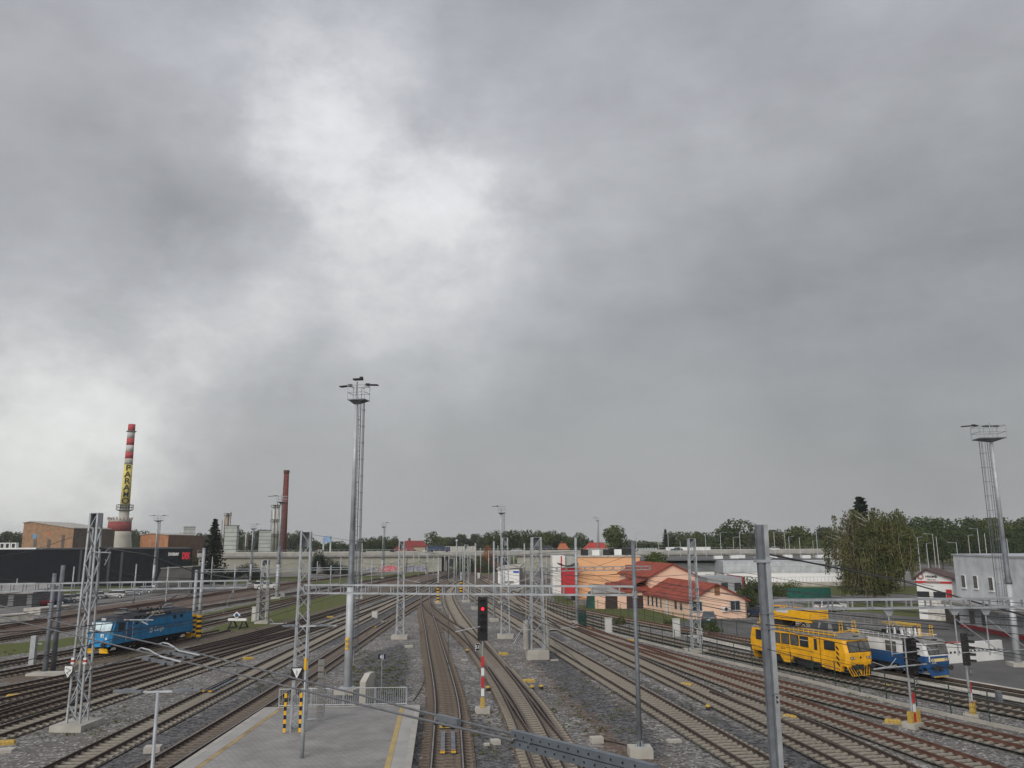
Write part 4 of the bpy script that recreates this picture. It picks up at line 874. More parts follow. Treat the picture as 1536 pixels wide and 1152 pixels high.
# blue locomotive
def loco():
    # carried by the siding: nose at the left, tail by the striped poles
    pa, ta, _ = at_track('F', 138, 985); pb, tb, _ = at_track('F', 270, 957); d_ = (pa-pb).normalized(); Ln = 14.8; h = Ln/2; c = pa-d_*(h*.9-.3)
    r = empty('electric_locomotive', (c.x, c.y, .24), math.atan2(d_.y, d_.x), 'blue electric freight locomotive with a dark roof standing on the left siding', 'locomotive'); hw = 1.48; r.scale = (.9, .9, .9)
    rk = lambda z_: h-(.0 if z_ < 1.9 else (z_-1.9)*.30)-(0 if z_ > 1.25 else (1.25-z_)*.25)
    b = MB(); shell(b, [(1.0, hw, rk(1.0), -rk(1.0)), (1.25, hw, rk(1.25), -rk(1.25)), (2.25, hw, rk(2.25), -rk(2.25))], .1); b.build('lower_body', BLUE, r)
    b = MB(); shell(b, [(2.25, hw, rk(2.25), -rk(2.25)), (3.35, hw*.985, rk(3.35), -rk(3.35))], .1); b.build('upper_body', BLUE, r)
    b = MB(); shell(b, [(3.35, hw*.99, rk(3.35)+.05, -rk(3.35)-.05), (3.75, hw*.72, rk(3.7)-.5, -rk(3.7)+.5), (3.85, hw*.5, rk(3.7)-.9, -rk(3.7)+.9)], .1); rf = b.build('roof', mat('dark slate roof paint', (.045, .05, .058), .7, 0, .25, 1.5), r)
    MB().box((0, 0, .85), (Ln-2, 2.3, .4)).box((.4, 0, .6), (3.2, 2.5, .55)).build('underframe', DARK, r)
    for bx in (-h+4.1, h-4.1):
        bo = empty('bogie', (bx, 0, 0)); bo.parent = r; f_ = MB()
        for s_ in (-1, 1): f_.box((0, s_*1.08, .72), (4.4, .18, .34)); [f_.box((q, s_*1.12, .58), (.45, .2, .5)) for q in (-1.6, 0, 1.6)]
        f_.build('bogie_frame', DARK, bo); wheelset(bo, -1.6, .62); wheelset(bo, 1.6, .62)
    for s_ in (-1, 1):
        MB().box((0, s_*(hw+.01), 2.28), (Ln-3.4, .03, .06)).build('waist_moulding', mat('dark blue moulding', (.01, .07, .2), .5), r)
        MB().box((-.1, s_*(hw+.008), 3.32), (Ln-3.4, .03, .05)).build('top_moulding', BLUED, r)
        MB().box((h-1.55, s_*(hw+.01), 2.72), (.95, .03, .98)).build('cab_side_window', GLASS, r); MB().box((h-2.8, s_*(hw+.006), 2.3), (.82, .03, 2.05)).build('cab_door', mat('deeper blue door', (.012, .12, .28), .45), r)  # cab door in a deeper blue than the body
        for q in (-.5, .5): MB().tube((h-2.8+q, s_*(hw+.08), 1.2), (h-2.8+q, s_*(hw+.08), 3.2), .022, n=6).build('handrail', SILV, r)
        for x_ in (h-4.0, -h+2.6, -h+3.9): pw = MB().tube((x_, s_*hw, 2.95), (x_, s_*(hw+.03), 2.95), .24, n=20).build('porthole', BLACK, r); 
        MB().box((h-6.6, s_*(hw+.012), 1.86), (.42, .02, .56)).build('logo_panel', mat('pale logo grey', (.62, .70, .74), .5), r)
        MB().ext([(h-6.6-.12, s_*(hw+.03), 1.72), (h-6.6+.16, s_*(hw+.03), 1.72), (h-6.6+.16, s_*(hw+.03), 2.06)], (0, s_*.01, 0)).build('logo_mark', BLUE, r)
        text('lettering', 'Cargo', .72, mat('pale logo grey', (.62, .70, .74), .5), r, (h-6.6-1.4, s_*(hw+.018), 1.88), (PI/2, 0, PI if s_ > 0 else 0), .004, bold=.01)
        for k in range(9): MB().box((-h+5+.75*k, s_*(hw-.03), 3.52), (.6, .05, .25)).build('roof_grille', DARK, rf)
    for e in (1, -1):
        fe = empty('cab_front', (0, 0, 0), 0 if e > 0 else PI); fe.parent = r
        front_quad('windscreen_frame', BLACK, fe, -1.32, 1.32, 2.30, 3.28, rk(2.3)-.005, rk(3.28)-.005, .03)
        for y0, y1 in ((-1.27, -.03), (.03, 1.27)): front_quad('windscreen', GLASSB, fe, y0, y1, 2.36, 3.24, rk(2.36)+.02, rk(3.24)+.02, .02)
        b = MB(); b.box((h+.005, .42, 1.92), (.03, .40, .34)); b.build('logo_panel', WHITE, fe); b = MB(); b.ext([(h+.025, .32, 1.8), (h+.025, .55, 1.8), (h+.025, .55, 2.02)], (.01, 0, 0)); b.build('logo_mark', BLUE, fe)
        b = MB(); b.box((h-.02, 0, 1.45), (.06, 2.5, .35)); b.build('front_panel', BLUEL, fe)
        for y_ in (-.95, .95):
            l_ = MB().tube((h, y_, 1.62), (h+.08, y_, 1.62), .13, n=14).build('headlight', SILV, fe); MB().tube((h+.08, y_, 1.62), (h+.09, y_, 1.62), .09, n=12).build('lens', WHITE, l_)
            MB().tube((h+.3, y_*.55, 1.2), (h+.3, y_*1.3, 1.2), .022, n=6).build('handrail', SILV, fe)
        buffers(fe, h-.05, 1.05)
        b = MB(); b.box((h-.1, 0, .95), (.4, 2.7, .3)); b.build('buffer_beam', BLUEL, fe)
        for s_ in (-1, 1): b = MB(); b.ext([(h+.02, s_*.28, .62), (h+.1, s_*1.25, .62), (h-.05, s_*1.32, .14), (h+.05, s_*.35, .14)], (.12, 0, .02)); b.build('rail_guard', YEL, fe)
        MB().box((rk(3.3)-.2, 0, 3.55), (.25, .5, .22)).build('top_light', SILV, fe)
    # roof equipment
    b = MB(); b.box((.4, 0, 3.95), (3.6, 1.5, .25)); 
    for k in range(6): b.lathe([(.09, 0), (.14, .08), (.09, .14), (.14, .2), (.09, .26), (.14, .32), (.06, .4)], (-2+.9*k, .55*(-1)**k, 3.85), 8)
    b.build('roof_equipment', DARK, r)
    for k in range(3):
        o = MB().box((0, 0, 0), (.86, .04, .68)).build('roof_hatch_frame', mat('beige hatch frames', (.40, .37, .30), .7), r); o.location = (h-7.7+.98*k-.8, 1.28, 3.62); o.rotation_euler = (R(52), 0, 0)
        o2 = MB().box((0, .03, 0), (.62, .03, .44)).build('mesh', mat('brown mesh', (.12, .095, .07), .8), o)
        o = MB().box((0, 0, 0), (.86, .04, .68)).build('roof_hatch_frame', mat('beige hatch frames', (.40, .37, .30), .7), r); o.location = (h-7.7+.98*k-.8, -1.28, 3.62); o.rotation_euler = (R(-52), 0, 0)
        o2 = MB().box((0, -.03, 0), (.62, .03, .44)).build('mesh', mat('brown mesh', (.12, .095, .07), .8), o)
    for e in (1, -1):
        b = MB(); x_ = e*(h-3.6); b.box((x_, 0, 3.98), (1.7, 1.2, .06))
        for s_ in (-1, 1): b.tube((x_-.8, s_*.5, 4.0), (x_+.7, s_*.55, 4.28), .03, n=5); b.tube((x_+.7, s_*.55, 4.28), (x_-.3, s_*.6, 4.36), .03, n=5)
        for q in (-.15, .15): b.tube((x_-.3+q, -.85, 4.4), (x_-.3+q, .85, 4.4), .025, n=5)
        b.build('pantograph', STEELD, r)
    return r
loco()
# buffer stop with its diamond board
pb, tb, _ = at_track('F', 340, 943); e_ = empty('buffer_stop', (pb.x, pb.y, .1), math.atan2(tb.y, tb.x), 'low black buffer stop with a blue diamond board at the siding end', 'buffer stop')
for s_ in (-.75, .75): b = MB(); b.bar((-1.0, s_, 0), (0, s_, 1.15), .13); b.bar((1.1, s_, 0), (0, s_, 1.15), .13); b.bar((-1.2, s_, .1), (1.2, s_, .1), .12); b.build('side_frame', BLACK, e_)
MB().box((-.25, 0, 1.05), (.18, 2.5, .3)).build('cross_beam', WHITE, e_)
o = MB().ext([(-.45, 0, 1.15), (-.45, .5, 1.6), (-.45, 0, 2.05), (-.45, -.5, 1.6)], (-.04, 0, 0)).build('diamond_board', WHITE, e_); MB().ext([(-.5, 0, 1.33), (-.5, .3, 1.6), (-.5, 0, 1.87), (-.5, -.3, 1.6)], (-.02, 0, 0)).build('diamond_centre', BLUED, o)
# ---------------------------------------------------------------- cars
def car(px, yb, rz, col, label, est=False, z=.05, s=1.0):
    f = G(px, yb, z); e_ = empty('parked_car', (f.x, f.y, z), rz, label, 'car', 'parked cars'); e_.scale = (s, s, s)
    def ring(z_, x0, x1, hw, c=.12): return [(x0, -hw+c, z_), (x0+c, -hw, z_), (x1-c, -hw, z_), (x1, -hw+c, z_), (x1, hw-c, z_), (x1-c, hw, z_), (x0+c, hw, z_), (x0, hw-c, z_)]
    MB().rings([ring(.22, -2.05, 2.05, .80), ring(.42, -2.15, 2.15, .88), ring(.72, -2.16, 2.12, .90), ring(.92, -2.08, 1.95, .86)]).build('body', col, e_)
    ra, rb = (-2.0, -1.85) if est else (-1.75, -1.05)
    MB().rings([ring(.92, ra, 1.05, .82), ring(1.40, rb, .35, .66)]).build('glasshouse', GLASS, e_); MB().rings([ring(1.40, rb, .38, .67), ring(1.47, rb+.15, .22, .58)]).build('roof', col, e_)
    for sx in (-1.32, 1.32):
        for sy in (-1, 1): w_ = MB().tube((sx, sy*.70, .33), (sx, sy*.905, .33), .33, n=16).build('wheel', BLACK, e_); MB().tube((sx, sy*.90, .33), (sx, sy*.915, .33), .2, n=10).build('rim', SILV, w_)
    for sy in (-.62, .62):
        MB().box((2.10, sy, .68), (.12, .32, .14)).build('headlight', WHITE, e_); MB().box((-2.14, sy, .74), (.08, .3, .16)).build('tail_light', RED, e_)
    MB().box((-2.18, 0, .6), (.03, .5, .12)).build('number_plate', WHITE, e_)
    return e_
CRED = mat('dark red car paint', (.30, .015, .03), .3, .1, .1, spec=.6); CBLU = mat('navy car paint', (.03, .05, .10), .3, .2, .1, spec=.6); CSIL = mat('silver car paint', (.42, .44, .46), .35, .4, .06); CWHT = mat('white car paint', (.66, .66, .64), .35, 0, .05); CTEAL = mat('dark teal car paint', (.03, .075, .085), .3, .2, .1, spec=.6)
car(59, 909, R(215), CRED, 'red car nearest the front of the left row'); car(80, 907, R(212), CBLU, 'dark blue car behind the pole pair, next to the red car')
car(98, 904, R(212), CWHT, 'white car parked beside the dark blue one'); car(117, 902, R(210), CSIL, 'silver car just left of the big left lattice mast')
car(138, 899, R(212), CSIL, 'grey car seen through the big left lattice mast', est=True)
car(170, 897, R(195), CWHT, 'cream white hatchback standing apart right of the big left lattice mast', est=True); car(198, 893, R(205), CSIL, 'light silver saloon left of the small lamp tower'); car(213, 890, R(205), CSIL, 'silver estate partly behind the lamp tower', est=True)
car(262, 883, R(190), CBLU, 'dark car in the shade of the grey annex', est=True); car(242, 884, R(190), CSIL, 'small grey car left of the grey annex')
car(1064, 934.5, R(75), CTEAL, 'dark teal saloon parked before the peach gable')
car(1141, 925, R(120), CBLU, 'dark blue car behind the yellow railcar')
car(1246, 917, R(20), CWHT, 'white van like car between the two railcars and the birch', est=True, s=1.15)
car(400, 884, R(20), CWHT, 'white van with a red nose behind the counterweight mast', est=True, s=1.3)
# cars and lorries on the overpass are placed with the bridge
# ---------------------------------------------------------------- buildings
def face(xl, xr, yb, yt, Y=None, z0=0):
    Y = Y or G((xl+xr)/2, yb, z0).y; a, b_ = P(xl, (yb+yt)/2, Y), P(xr, (yb+yt)/2, Y); return a.x, b_.x, Y, P((xl+xr)/2, yt, Y).z
def win(parent, x, z, w_, h_, y=0, frame=WHITE, glass=GLASS, sill=True, name='window', mull=True):
    "window on a wall facing -y at local x, z"
    f_ = MB().box((x, y-.02, z), (w_, .1, h_)).build(name, frame, parent); MB().box((x-(w_*.22 if mull else 0), y-.075, z), ((w_*.40 if mull else w_-.16), .02, h_-.16)).build('pane', glass, f_)
    if mull: MB().box((x+w_*.22, y-.075, z), (w_*.40, .02, h_-.16)).build('pane', glass, f_)
    if sill: MB().box((x, y-.10, z-h_/2-.04), (w_+.15, .22, .06)).build('sill', frame, f_)
    return f_
def gable_house(f0, f1, depth, eave, ridge, label, wall, roofm, over=.35, ridge_frac=.5, name='house'):
    "gable end from ground point f0 to f1 facing the camera, running back by depth"
    f0, f1 = Vector((f0.x, f0.y, 0)), Vector((f1.x, f1.y, 0)); v = f1-f0; w_ = v.length; rz = math.atan2(v.y, v.x)
    r = empty(name, f0, rz, label, 'building'); xr = w_*ridge_frac
    MB().ext([(0, 0, 0), (w_, 0, 0), (w_, 0, eave), (xr, 0, ridge), (0, 0, eave)], (0, depth, 0)).build('wall', wall, r)
    rf = empty('roof', (0, 0, 0)); rf.parent = r; sl = (ridge-eave)/max(xr, .1); sr = (ridge-eave)/max(w_-xr, .1); t = .16
    MB().ext([(-over, -over, eave-over*sl+.02), (xr, -over, ridge+.02), (xr, -over, ridge+t), (-over, -over, eave-over*sl+t)], (0, depth+2*over, 0)).build('roof_slope', roofm, rf)
    MB().ext([(w_+over, -over, eave-over*sr+.02), (xr, -over, ridge+.02), (xr, -over, ridge+t), (w_+over, -over, eave-over*sr+t)], (0, depth+2*over, 0)).build('roof_slope', roofm, rf)
    for a, b_ in (((-over, -over-.03, eave-over*sl), (xr, -over-.03, ridge)), ((xr, -over-.03, ridge), (w_+over, -over-.03, eave-over*sr))): MB().bar(Vector(a)+Vector((0, 0, .08)), Vector(b_)+Vector((0, 0, .08)), .05, .2).build('verge_board', mat('rust red verge', (.24, .05, .035), .6) if roofm is TILE else TILED, rf)
    return r, w_
# peach house A (nearest), gable to the yard
a0 = G(1034, 929); a1 = a0+Vector((8.3, 1.5, 0))
hA_, wA = gable_house(a0, a1, 17.5, zof(1125, 900, a1.y), zof(1077, 877, a0.y), 'peach rendered house with red tiled gable roof nearest the yellow railcar', PEACH, TILE, .4, .48)
def dark_frame_win(p, x, z, w_, h_): return win(p, x, z, w_, h_, frame=mat('grey window frame', (.5, .52, .52), .5), glass=GLASS)
dark_frame_win(hA_, wA*.80, 1.7, 1.6, 1.35); dark_frame_win(hA_, wA*.14, 1.7, 1.6, 1.35)
MB().box((wA*.50, -.03, 3.75), (.75, .08, 1.3)).build('loft_door', BROWN, hA_)
b = MB().box((wA*.61, -.2, 1.25), (.85, .35, .65)).build('air_conditioner', WHITE, hA_); MB().tube((wA*.61+.12, -.38, 1.25), (wA*.61+.12, -.4, 1.25), .25, n=14).build('fan', DARK, b)
MB().tube((wA-.15, -.1, 0), (wA-.15, -.1, 3), .05).build('downpipe', STEELD, hA_)
def side_wins(house, specs):
    for y, z, w_, h_ in specs:
        f_ = MB().box((-.02, y, z), (.1, w_, h_)).build('window', mat('grey window frame', (.5, .52, .52), .5), house); MB().box((-.075, y, z), (.02, w_-.16, h_-.16)).build('pane', GLASS, f_)
side_wins(hA_, [(2.6, 1.6, 1.0, 1.3), (4.6, 1.6, 1.0, 1.3), (10.5, 1.5, .8, 1.7), (12.3, 1.5, .8, 1.7), (14.1, 1.5, .8, 1.7), (16.0, 1.5, .8, 1.7)])
MB().tube((-.12, 7.4, 0), (-.12, 7.4, 3), .05).build('downpipe', STEELD, hA_); MB().box((-.06, 7.8, 1.0), (.06, .9, 2.0)).build('side_door', WHITE, hA_)
# peach house B behind, its gable higher
f0 = P(976, 880, 131); f1 = f0+Vector((7.6, 1.35, 0))
hB_, wB = gable_house(f0, f1, 16, P(1036, 863.5, 133).z, P(1004.6, 846, 133).z, 'taller peach house whose red roofed gable rises behind the nearest one', PEACH, TILE, .4, .47)
MB().bb(-3.6, 0.02, 1.5, 9, 0, P(975, 880, 133).z).build('side_wing', PEACH, hB_)
MB().ext([(-4, .9, P(975, 881, 133).z), (.05, .9, P(975, 868, 133).z), (.05, .9, P(975, 868, 133).z+.15), (-4, .9, P(975, 881, 133).z+.15)], (0, 8.6, 0)).build('wing_roof', TILE, hB_)
b = MB().bb(-2.2, -1.3, 5, 6, 4.5, 6.6).build('chimney', mat('brick red chimney', (.30, .10, .06), .85), hB_)
# garage block with two dark doors
x0, x1, Yg, zg_ = face(893, 985, 913, 888)
gb = empty('garage', (x0, Yg, 0), 0, 'low peach garage with two dark brown doors', 'building'); W_ = x1-x0
MB().bb(0, W_*.98, 0, 7, 0, zg_-.1).build('wall', PEACH, gb)
MB().ext([(-.4, -.5, zg_-.12), (W_*.48, -.5, zg_-.12), (W_*.44, 7, zg_+.7), (-.4, 7, zg_+.7)], (0, 0, .14)).build('roof', CONCD, gb)
MB().ext([(W_*.44, -.45, zg_-.10), (W_+.1, -.45, zg_+.25), (W_+.1, 6.8, zg_+1.9), (W_*.24, 7, zg_+.9)], (0, 0, .16)).build('tiled_roof', TILE, gb)
for u0, u1 in ((.165, .36), (.51, .78)): d_ = MB().bb(W_*u0, W_*u1, -.05, .02, .02, zg_*.80).build('garage_door', PLUM, gb)
for k in range(3): MB().box((W_*(.85+.05*k), -.03, 1.5), (.3, .06, 1.2)).build('window', mat('grey window frame', (.5, .52, .52), .5), gb)
# orange hall
x0, x1, Yh, zh = face(867, 960, 899, 835.5)
oh = empty('hall', (x0, Yh, 0), R(-4), 'plain orange rendered flat roofed hall left of the peach houses', 'building'); W_ = x1-x0
MB().bb(0, W_, 0, 16, 0, zh).build('wall', PEACHD, oh); MB().bb(-.2, W_+.2, -.2, 16.2, zh, zh+.22).build('roof_edge', CONC, oh)
for k in range(5): MB().box((W_*(.12+.19*k), 5+k, zh+.75), (1.4, 1.4, 1.1)).build('roof_ventilator', WHITE if k % 2 else BLACK, oh)
MB().bb(W_*.55, W_*.97, 8, 11, zh+.2, zh+1.5).build('roof_cabin', BLACK, oh)
# white and red structure left of it
x0, x1, Yw, zw = face(829, 864, 890, 834, 168)
ws = empty('tall_shed', (x0, 168, 0), 0, 'tall white shed with a sloping grey front left of the red panel', 'building')
MB().bb(0, 2.6, 0, 9, 0, zw).build('wall', WALLW, ws); MB().bb(2.6, x1-x0, .6, 9, 0, zw-.2).build('rear_wall', mat('grey green cladding', (.36, .39, .37), .8), ws)
MB().bb(1.7, 1.95, -.06, 0, 0, zw).build('red_strip', RED, ws); MB().bb(x1-x0-3, x1-x0-2.6, .5, .6, 2, zw).build('red_strip', RED, ws)
x0, x1, Yr, zr2 = face(845, 863, 901, 850)
rs_ = empty('red_panel_tower', (x0, Yr, 0), R(6), 'bright red panelled tower under a dark curved canopy', 'tower')
MB().bb(0, x1-x0, 0, 2.5, .9, zr2-.2).build('panel', mat('signal red cladding', (.52, .035, .045), .6, 0, .08), rs_); MB().bb(x1-x0-.6, x1-x0, .3, 1, 0, .9).build('foot', BLACK, rs_)
cn = MB()
for k in range(8):
    a, c = -1+2*k/8, -1+2*(k+1)/8; w2 = (x1-x0)/2; cn.ext([(w2+a*w2*1.5, -.8, zr2+.5*a*a-.05), (w2+c*w2*1.5, -.8, zr2+.5*c*c-.05), (w2+c*w2*1.5, -.8, zr2+.5*c*c+.12), (w2+a*w2*1.5, -.8, zr2+.5*a*a+.12)], (0, 4, 0))
cn.build('canopy', DARK, rs_)
# relay hut
x0, x1, Yk, zk = face(747, 779, 877, 851)
kh = empty('relay_hut', (x0, Yk, 0), R(-6), 'white relay hut with grey side wall beside the fanning tracks', 'hut'); W_ = x1-x0
MB().bb(0, W_, 0, 9, 0, zk-.5).build('wall', mat('bright white hut wall', (.78, .78, .76), .7, 0, .05), kh); MB().ext([(-.3, -.4, zk-.55), (W_+.3, -.4, zk-.1), (W_+.3, 9.4, zk+.35), (-.3, 9.4, zk-.1)], (0, 0, .3)).build('roof', CONCL, kh)
MB().bb(W_, W_+.05, .02, 8.98, .1, zk-.5).build('side_cladding', CONCD, kh); MB().bb(W_*.15, W_*.75, -.04, 0, .3, .9).build('plinth_grille', CONCD, kh)
MB().bb(W_*.72, W_*.98, -.06, 0, zk-1.35, zk-.85).build('sign_panel', mat('small blue sign', (.03, .12, .5), .5), kh); MB().bb(W_*.1, W_*.32, -.05, 0, 0, 2.1).build('door', SILV, kh)
# grey and white warehouse on the right
x0, x1, Yq, zq = face(1085, 1290, 879, 841)
gw = empty('warehouse', (x0, Yq, 0), 0, 'long warehouse, light grey above and white below, behind the peach houses', 'building'); W_ = x1-x0; zb_ = P(1180, 859.5, Yq).z
CLAD = bricks('pale grey cladding panels', (.50, .53, .55), (.48, .51, .53), (.36, .38, .40), 4.5, 1.1, off=0, mortar_size=.04, rot=(PI/2, 0, 0))
MB().bb(0, W_, .0, 40, zb_, zq).build('upper_wall', CLAD, gw); MB().bb(0.3, W_, .06, 39.8, 0, zb_).build('lower_wall', mat('bright white wall', (.80, .80, .79), .7, 0, .04), gw)
MB().bb(-22, 0, 8, 44, zb_+.2, zq-.6).build('side_hall', mat('dark grey cladding', (.17, .18, .185), .7, 0, .15, .3), gw); MB().bb(-22, 0, 8.3, 44, 0, zb_+.2).build('side_hall_base', WALLW, gw)
MB().bb(-18, W_-2, 6, 40, zq, zq+.25).build('roof', mat('slate roof sheet', (.11, .11, .115), .8), gw)
for k in range(9): MB().box((2+k*3.6+1.2*(k % 2), 12+3*(k % 3), zq+.6), (2.0, 1.5, .8)).build('roof_light', WHITE, gw)
MB().bb(W_*.19, W_*.205+.6, .1, .25, .2, 3.8).build('dark_door', BLACK, gw); MB().bb(W_*.21, W_*.98, -2.2, -.2, 0, .9).build('loading_ramp', CONCL, gw)
rl = MB(); 
for k in range(30): rl.tube((W_*.21+k*W_*.77/29, -2.1, .9), (W_*.21+k*W_*.77/29, -2.1, 2.1), .03, n=4)
rl.tube((W_*.21, -2.1, 2.1), (W_*.98, -2.1, 2.1), .03, n=4); rl.build('ramp_railing', STEEL, gw)
# small grey house with a red verge between
x0, x1, Yb2, zb2 = face(1062, 1118, 905, 866.5)
sh = empty('annex', (x0, Yb2, 0), 0, 'flat grey building with a red corner strip behind the peach gable', 'building'); W_ = x1-x0
MB().bb(0, W_-.5, 0, 10, 0, zb2).build('wall', mat('mid grey render', (.30, .31, .32), .8, 0, .08), sh); MB().bb(W_-.5, W_, -.05, 10, 0, zb2+.1).build('red_corner', mat('dull red strip', (.32, .05, .06), .7), sh)
for u in (.45, .8): win(sh, W_*u, zb2-1.5, 1.1, 1.3, frame=BLACK, sill=False)
# grey hall with small windows at the right edge
x0, x1, Ye, ze = face(1441, 1640, 941, 833)
x0, W0 = 0, 0; ha, hb2 = G(1441, 941), G(1600, 974); Ye = ha.y; eh = empty('grey_hall', (ha.x, ha.y, 0), math.atan2(hb2.y-ha.y, hb2.x-ha.x), 'large light grey hall with small white framed windows at the right edge', 'building'); W_ = (hb2-ha).length+6; ze = P(1441, 833, ha.y).z
def hx(px):
    d = ray(px, 900); e2 = (hb2-ha).normalized(); s = (ha.x*d.y-ha.y*d.x)/(e2.y*d.x-e2.x*d.y); return s, ha+e2*s
EWALL = bricks('light grey wall panels', (.60, .62, .64), (.58, .60, .62), (.48, .50, .52), 3.2, 30, off=0, mortar_size=.015, rot=(PI/2, 0, 0))
MB().bb(0, W_, 0, 16, .5, ze).build('wall', EWALL, eh); MB().bb(-.12, W_, -.12, 16.1, ze, ze+.2).build('roof_edge', STEELL, eh); MB().bb(.02, W_, -.05, 0, 0.05, .5).build('red_plinth', mat('dark red plinth', (.30, .03, .04), .7), eh)
for px_, py_ in ((1449, 872), (1467, 873), (1490, 876)): s_, w3 = hx(px_); q = P(px_, py_, w3.y); win(eh, s_, q.z, .95, 1.55, frame=WHITE, glass=GLASSG, mull=False)
MB().bb(1.2, W_, -2.6, 0, 2.9, 3.25).build('canopy', CONCD, eh)
for px_ in (1456, 1474): s_, w3 = hx(px_); win(eh, s_, 1.5, 1.3, 1.7, frame=mat('grey window frame', (.5, .52, .52), .5), glass=GLASSG, mull=False)
# service building with its sign
x0, x1, Yn, zn = face(1381, 1436, 932, 865)
na, nb2 = G(1380, 929), G(1434, 932); Yn = na.y; x0 = na.x
nb, wN = gable_house(na, nb2, 4.5, P(1433, 866, Yn).z, P(1396, 854, Yn).z, 'white service building with a dark gable roof and red striped fascia', WALLW, TILED, .45, .32, name='service_building')
MB().bb(-.1, wN, -.09, 0, P(1400, 874, Yn).z, P(1400, 871, Yn).z).build('red_band', RED, nb); MB().bb(wN*.28, wN*.68, -.11, 0, P(1400, 874, Yn).z+.03, P(1400, 871, Yn).z-.03).build('grey_band', CONCD, nb)
for u_ in (.17, .63): win(nb, wN*u_, P(1400, 892, (na.y+nb2.y)/2).z, 1.5, .75, frame=GLASS, glass=GLASS, sill=False, mull=False)
MB().bb(wN*.25, wN*.8, -.05, 0, 0, 3.6).build('roller_door', mat('cream roller door', (.60, .58, .54), .7), nb); MB().bb(wN-.75, wN-.1, -.25, -.05, 2.3, 4.0).build('red_board', RED, nb)
q = P(1395, 865, (na.y+nb2.y)/2); q = Vector((wN*.30, 0, q.z)); x0 = 0; MB().tube((q.x-x0-.7, -.05, q.z), (q.x-x0-.7, -.10, q.z), .42, n=24).build('round_emblem', mat('dusty rose emblem', (.42, .20, .20), .6), nb); MB().tube((q.x-x0-.7, -.10, q.z), (q.x-x0-.7, -.12, q.z), .2, n=18).build('emblem_centre', WHITE, nb)
text('lettering', 'HIAMB', .42, BLACK, nb, (q.x-x0+.62, -.06, q.z), (PI/2, 0, 0), .01, sx=1.15, bold=.01); text('lettering', 'SERVICES', .20, BLACK, nb, (q.x-x0+.62, -.06, q.z-.42), (PI/2, 0, 0), .008, sx=1.3)
# brown shed beside it and white wall
x0, x1, Y_, z_ = face(1427, 1442, 937, 914); sd_ = empty('small_shed', (x0, Y_-.6, 0), 0, 'dark brown lean-to shed between the service building and the grey hall', 'shed'); MB().bb(0, x1-x0, 0, 2, 0, z_).build('wall', mat('dark brown mesh boards', (.07, .055, .045), .9), sd_); MB().bb(-.15, x1-x0+.15, -.15, 2.1, z_, z_+.1).build('roof', TILED, sd_)
a, c = G(1418, 997), G(1506, 990); t = (c-a); ww = empty('low_wall', (a.x, a.y, 0), math.atan2(t.y, t.x), 'low white wall with a row of dark vents and a red capped end', 'wall')
MB().bb(0, t.length, 0, .35, 0, 1.7).build('wall_panel', WALLW, ww)
for k in range(14): MB().box((t.length*(.04+.068*k), -.01, .95), (.22, .04, .16)).build('vent', DARK, ww)
MB().bb(-1.5, t.length*.35, .0, .36, 1.7, 1.78).build('red_capping', mat('dull red capping', (.42, .08, .09), .7), ww)
# ---- left: black warehouse with its sign
x0, x1, Yl, zl_ = face(-130, 287, 880, 824.5)
bw = empty('black_warehouse', (x0, Yl, 0), 0, 'huge black clad warehouse with white and red lettering along the left', 'building'); W_ = x1-x0
BCLAD = bricks('black steel cladding', (.013, .015, .020), (.0115, .0135, .018), (.008, .009, .011), .9, 40, off=0, mortar_size=.03, rot=(PI/2, 0, 0))
MB().prism([(0, 0), (W_, 0), (W_-26, 60), (-30, 60)], 0, zl_).build('wall', BCLAD, bw); MB().prism([(0, -.1), (W_+.1, -.1), (W_-26, 60.1), (-30, 60.1)], zl_, zl_+.12).build('roof_edge', DARK, bw)
q = P(260.5, 831.5, Yl); text('lettering', 'STAVEBNINY', 1.05, WHITE, bw, (q.x-x0, -.05, q.z), (PI/2, 0, 0), .02, sx=.44, bold=.02)
q = P(279.3, 834, Yl); rdp = MB().box((q.x-x0, -.06, q.z), (2.1, .1, 1.95)).build('logo_panel', mat('logo black', (.05, .0, .008), .6), bw); text('lettering', 'DEK', 2.2, mat('logo red', (.72, .0, .02), .5), rdp, (q.x-x0, -.13, q.z), (PI/2, 0, 0), .01, sx=.47, bold=.035)
for k, px_ in enumerate((5, 13, 22)): q = P(px_, 820, Yl+5); f_ = MB().box((q.x-x0, 5, zl_+.9), (1.25, 1.2, 1.8)).build('roof_unit', WHITE, bw); MB().box((q.x-x0, 4.37, zl_+.9), (.75, .05, 1.3)).build('fan_opening', BLACK, f_)
MB().bb(P(0, 824, Yl).x-x0-8, P(40, 824, Yl).x-x0, 4, 7, zl_+.1, zl_+.5).build('plinth', WHITE, bw)
for px_ in (182, 163, 120): q = P(px_, 850, Yl); MB().bb(q.x-x0-.3, q.x-x0+.3, -.07, 0, 0, zl_-.1).build('cladding_seam', mat('charcoal strip', (.035, .038, .045), .6), bw)
x0, x1, Y_, z_ = face(229, 287, 879, 853, 176); an = empty('annex', (x0, 176, 0), 0, 'dark grey ramp shaped annex under the red logo', 'building')
MB().ext([(0, 0, 0), (x1-x0, 0, 0), (x1-x0, 0, z_+.3), (1.8, 0, z_)], (0, 6, 0)).build('wall', mat('dark annex panels', (.085, .083, .08), .85, 0, .15, .5), an); MB().ext([(1.6, -.2, z_), (x1-x0+.2, -.2, z_+.32), (x1-x0+.2, -.2, z_+.5), (1.6, -.2, z_+.18)], (0, 6.3, 0)).build('roof', CONCD, an)
x0, x1, Y_, z_ = face(-60, 48, 912, 886); lb_ = empty('low_depot', (x0, Y_, 0), 0, 'low grey depot building with pale roof at the left edge', 'building')
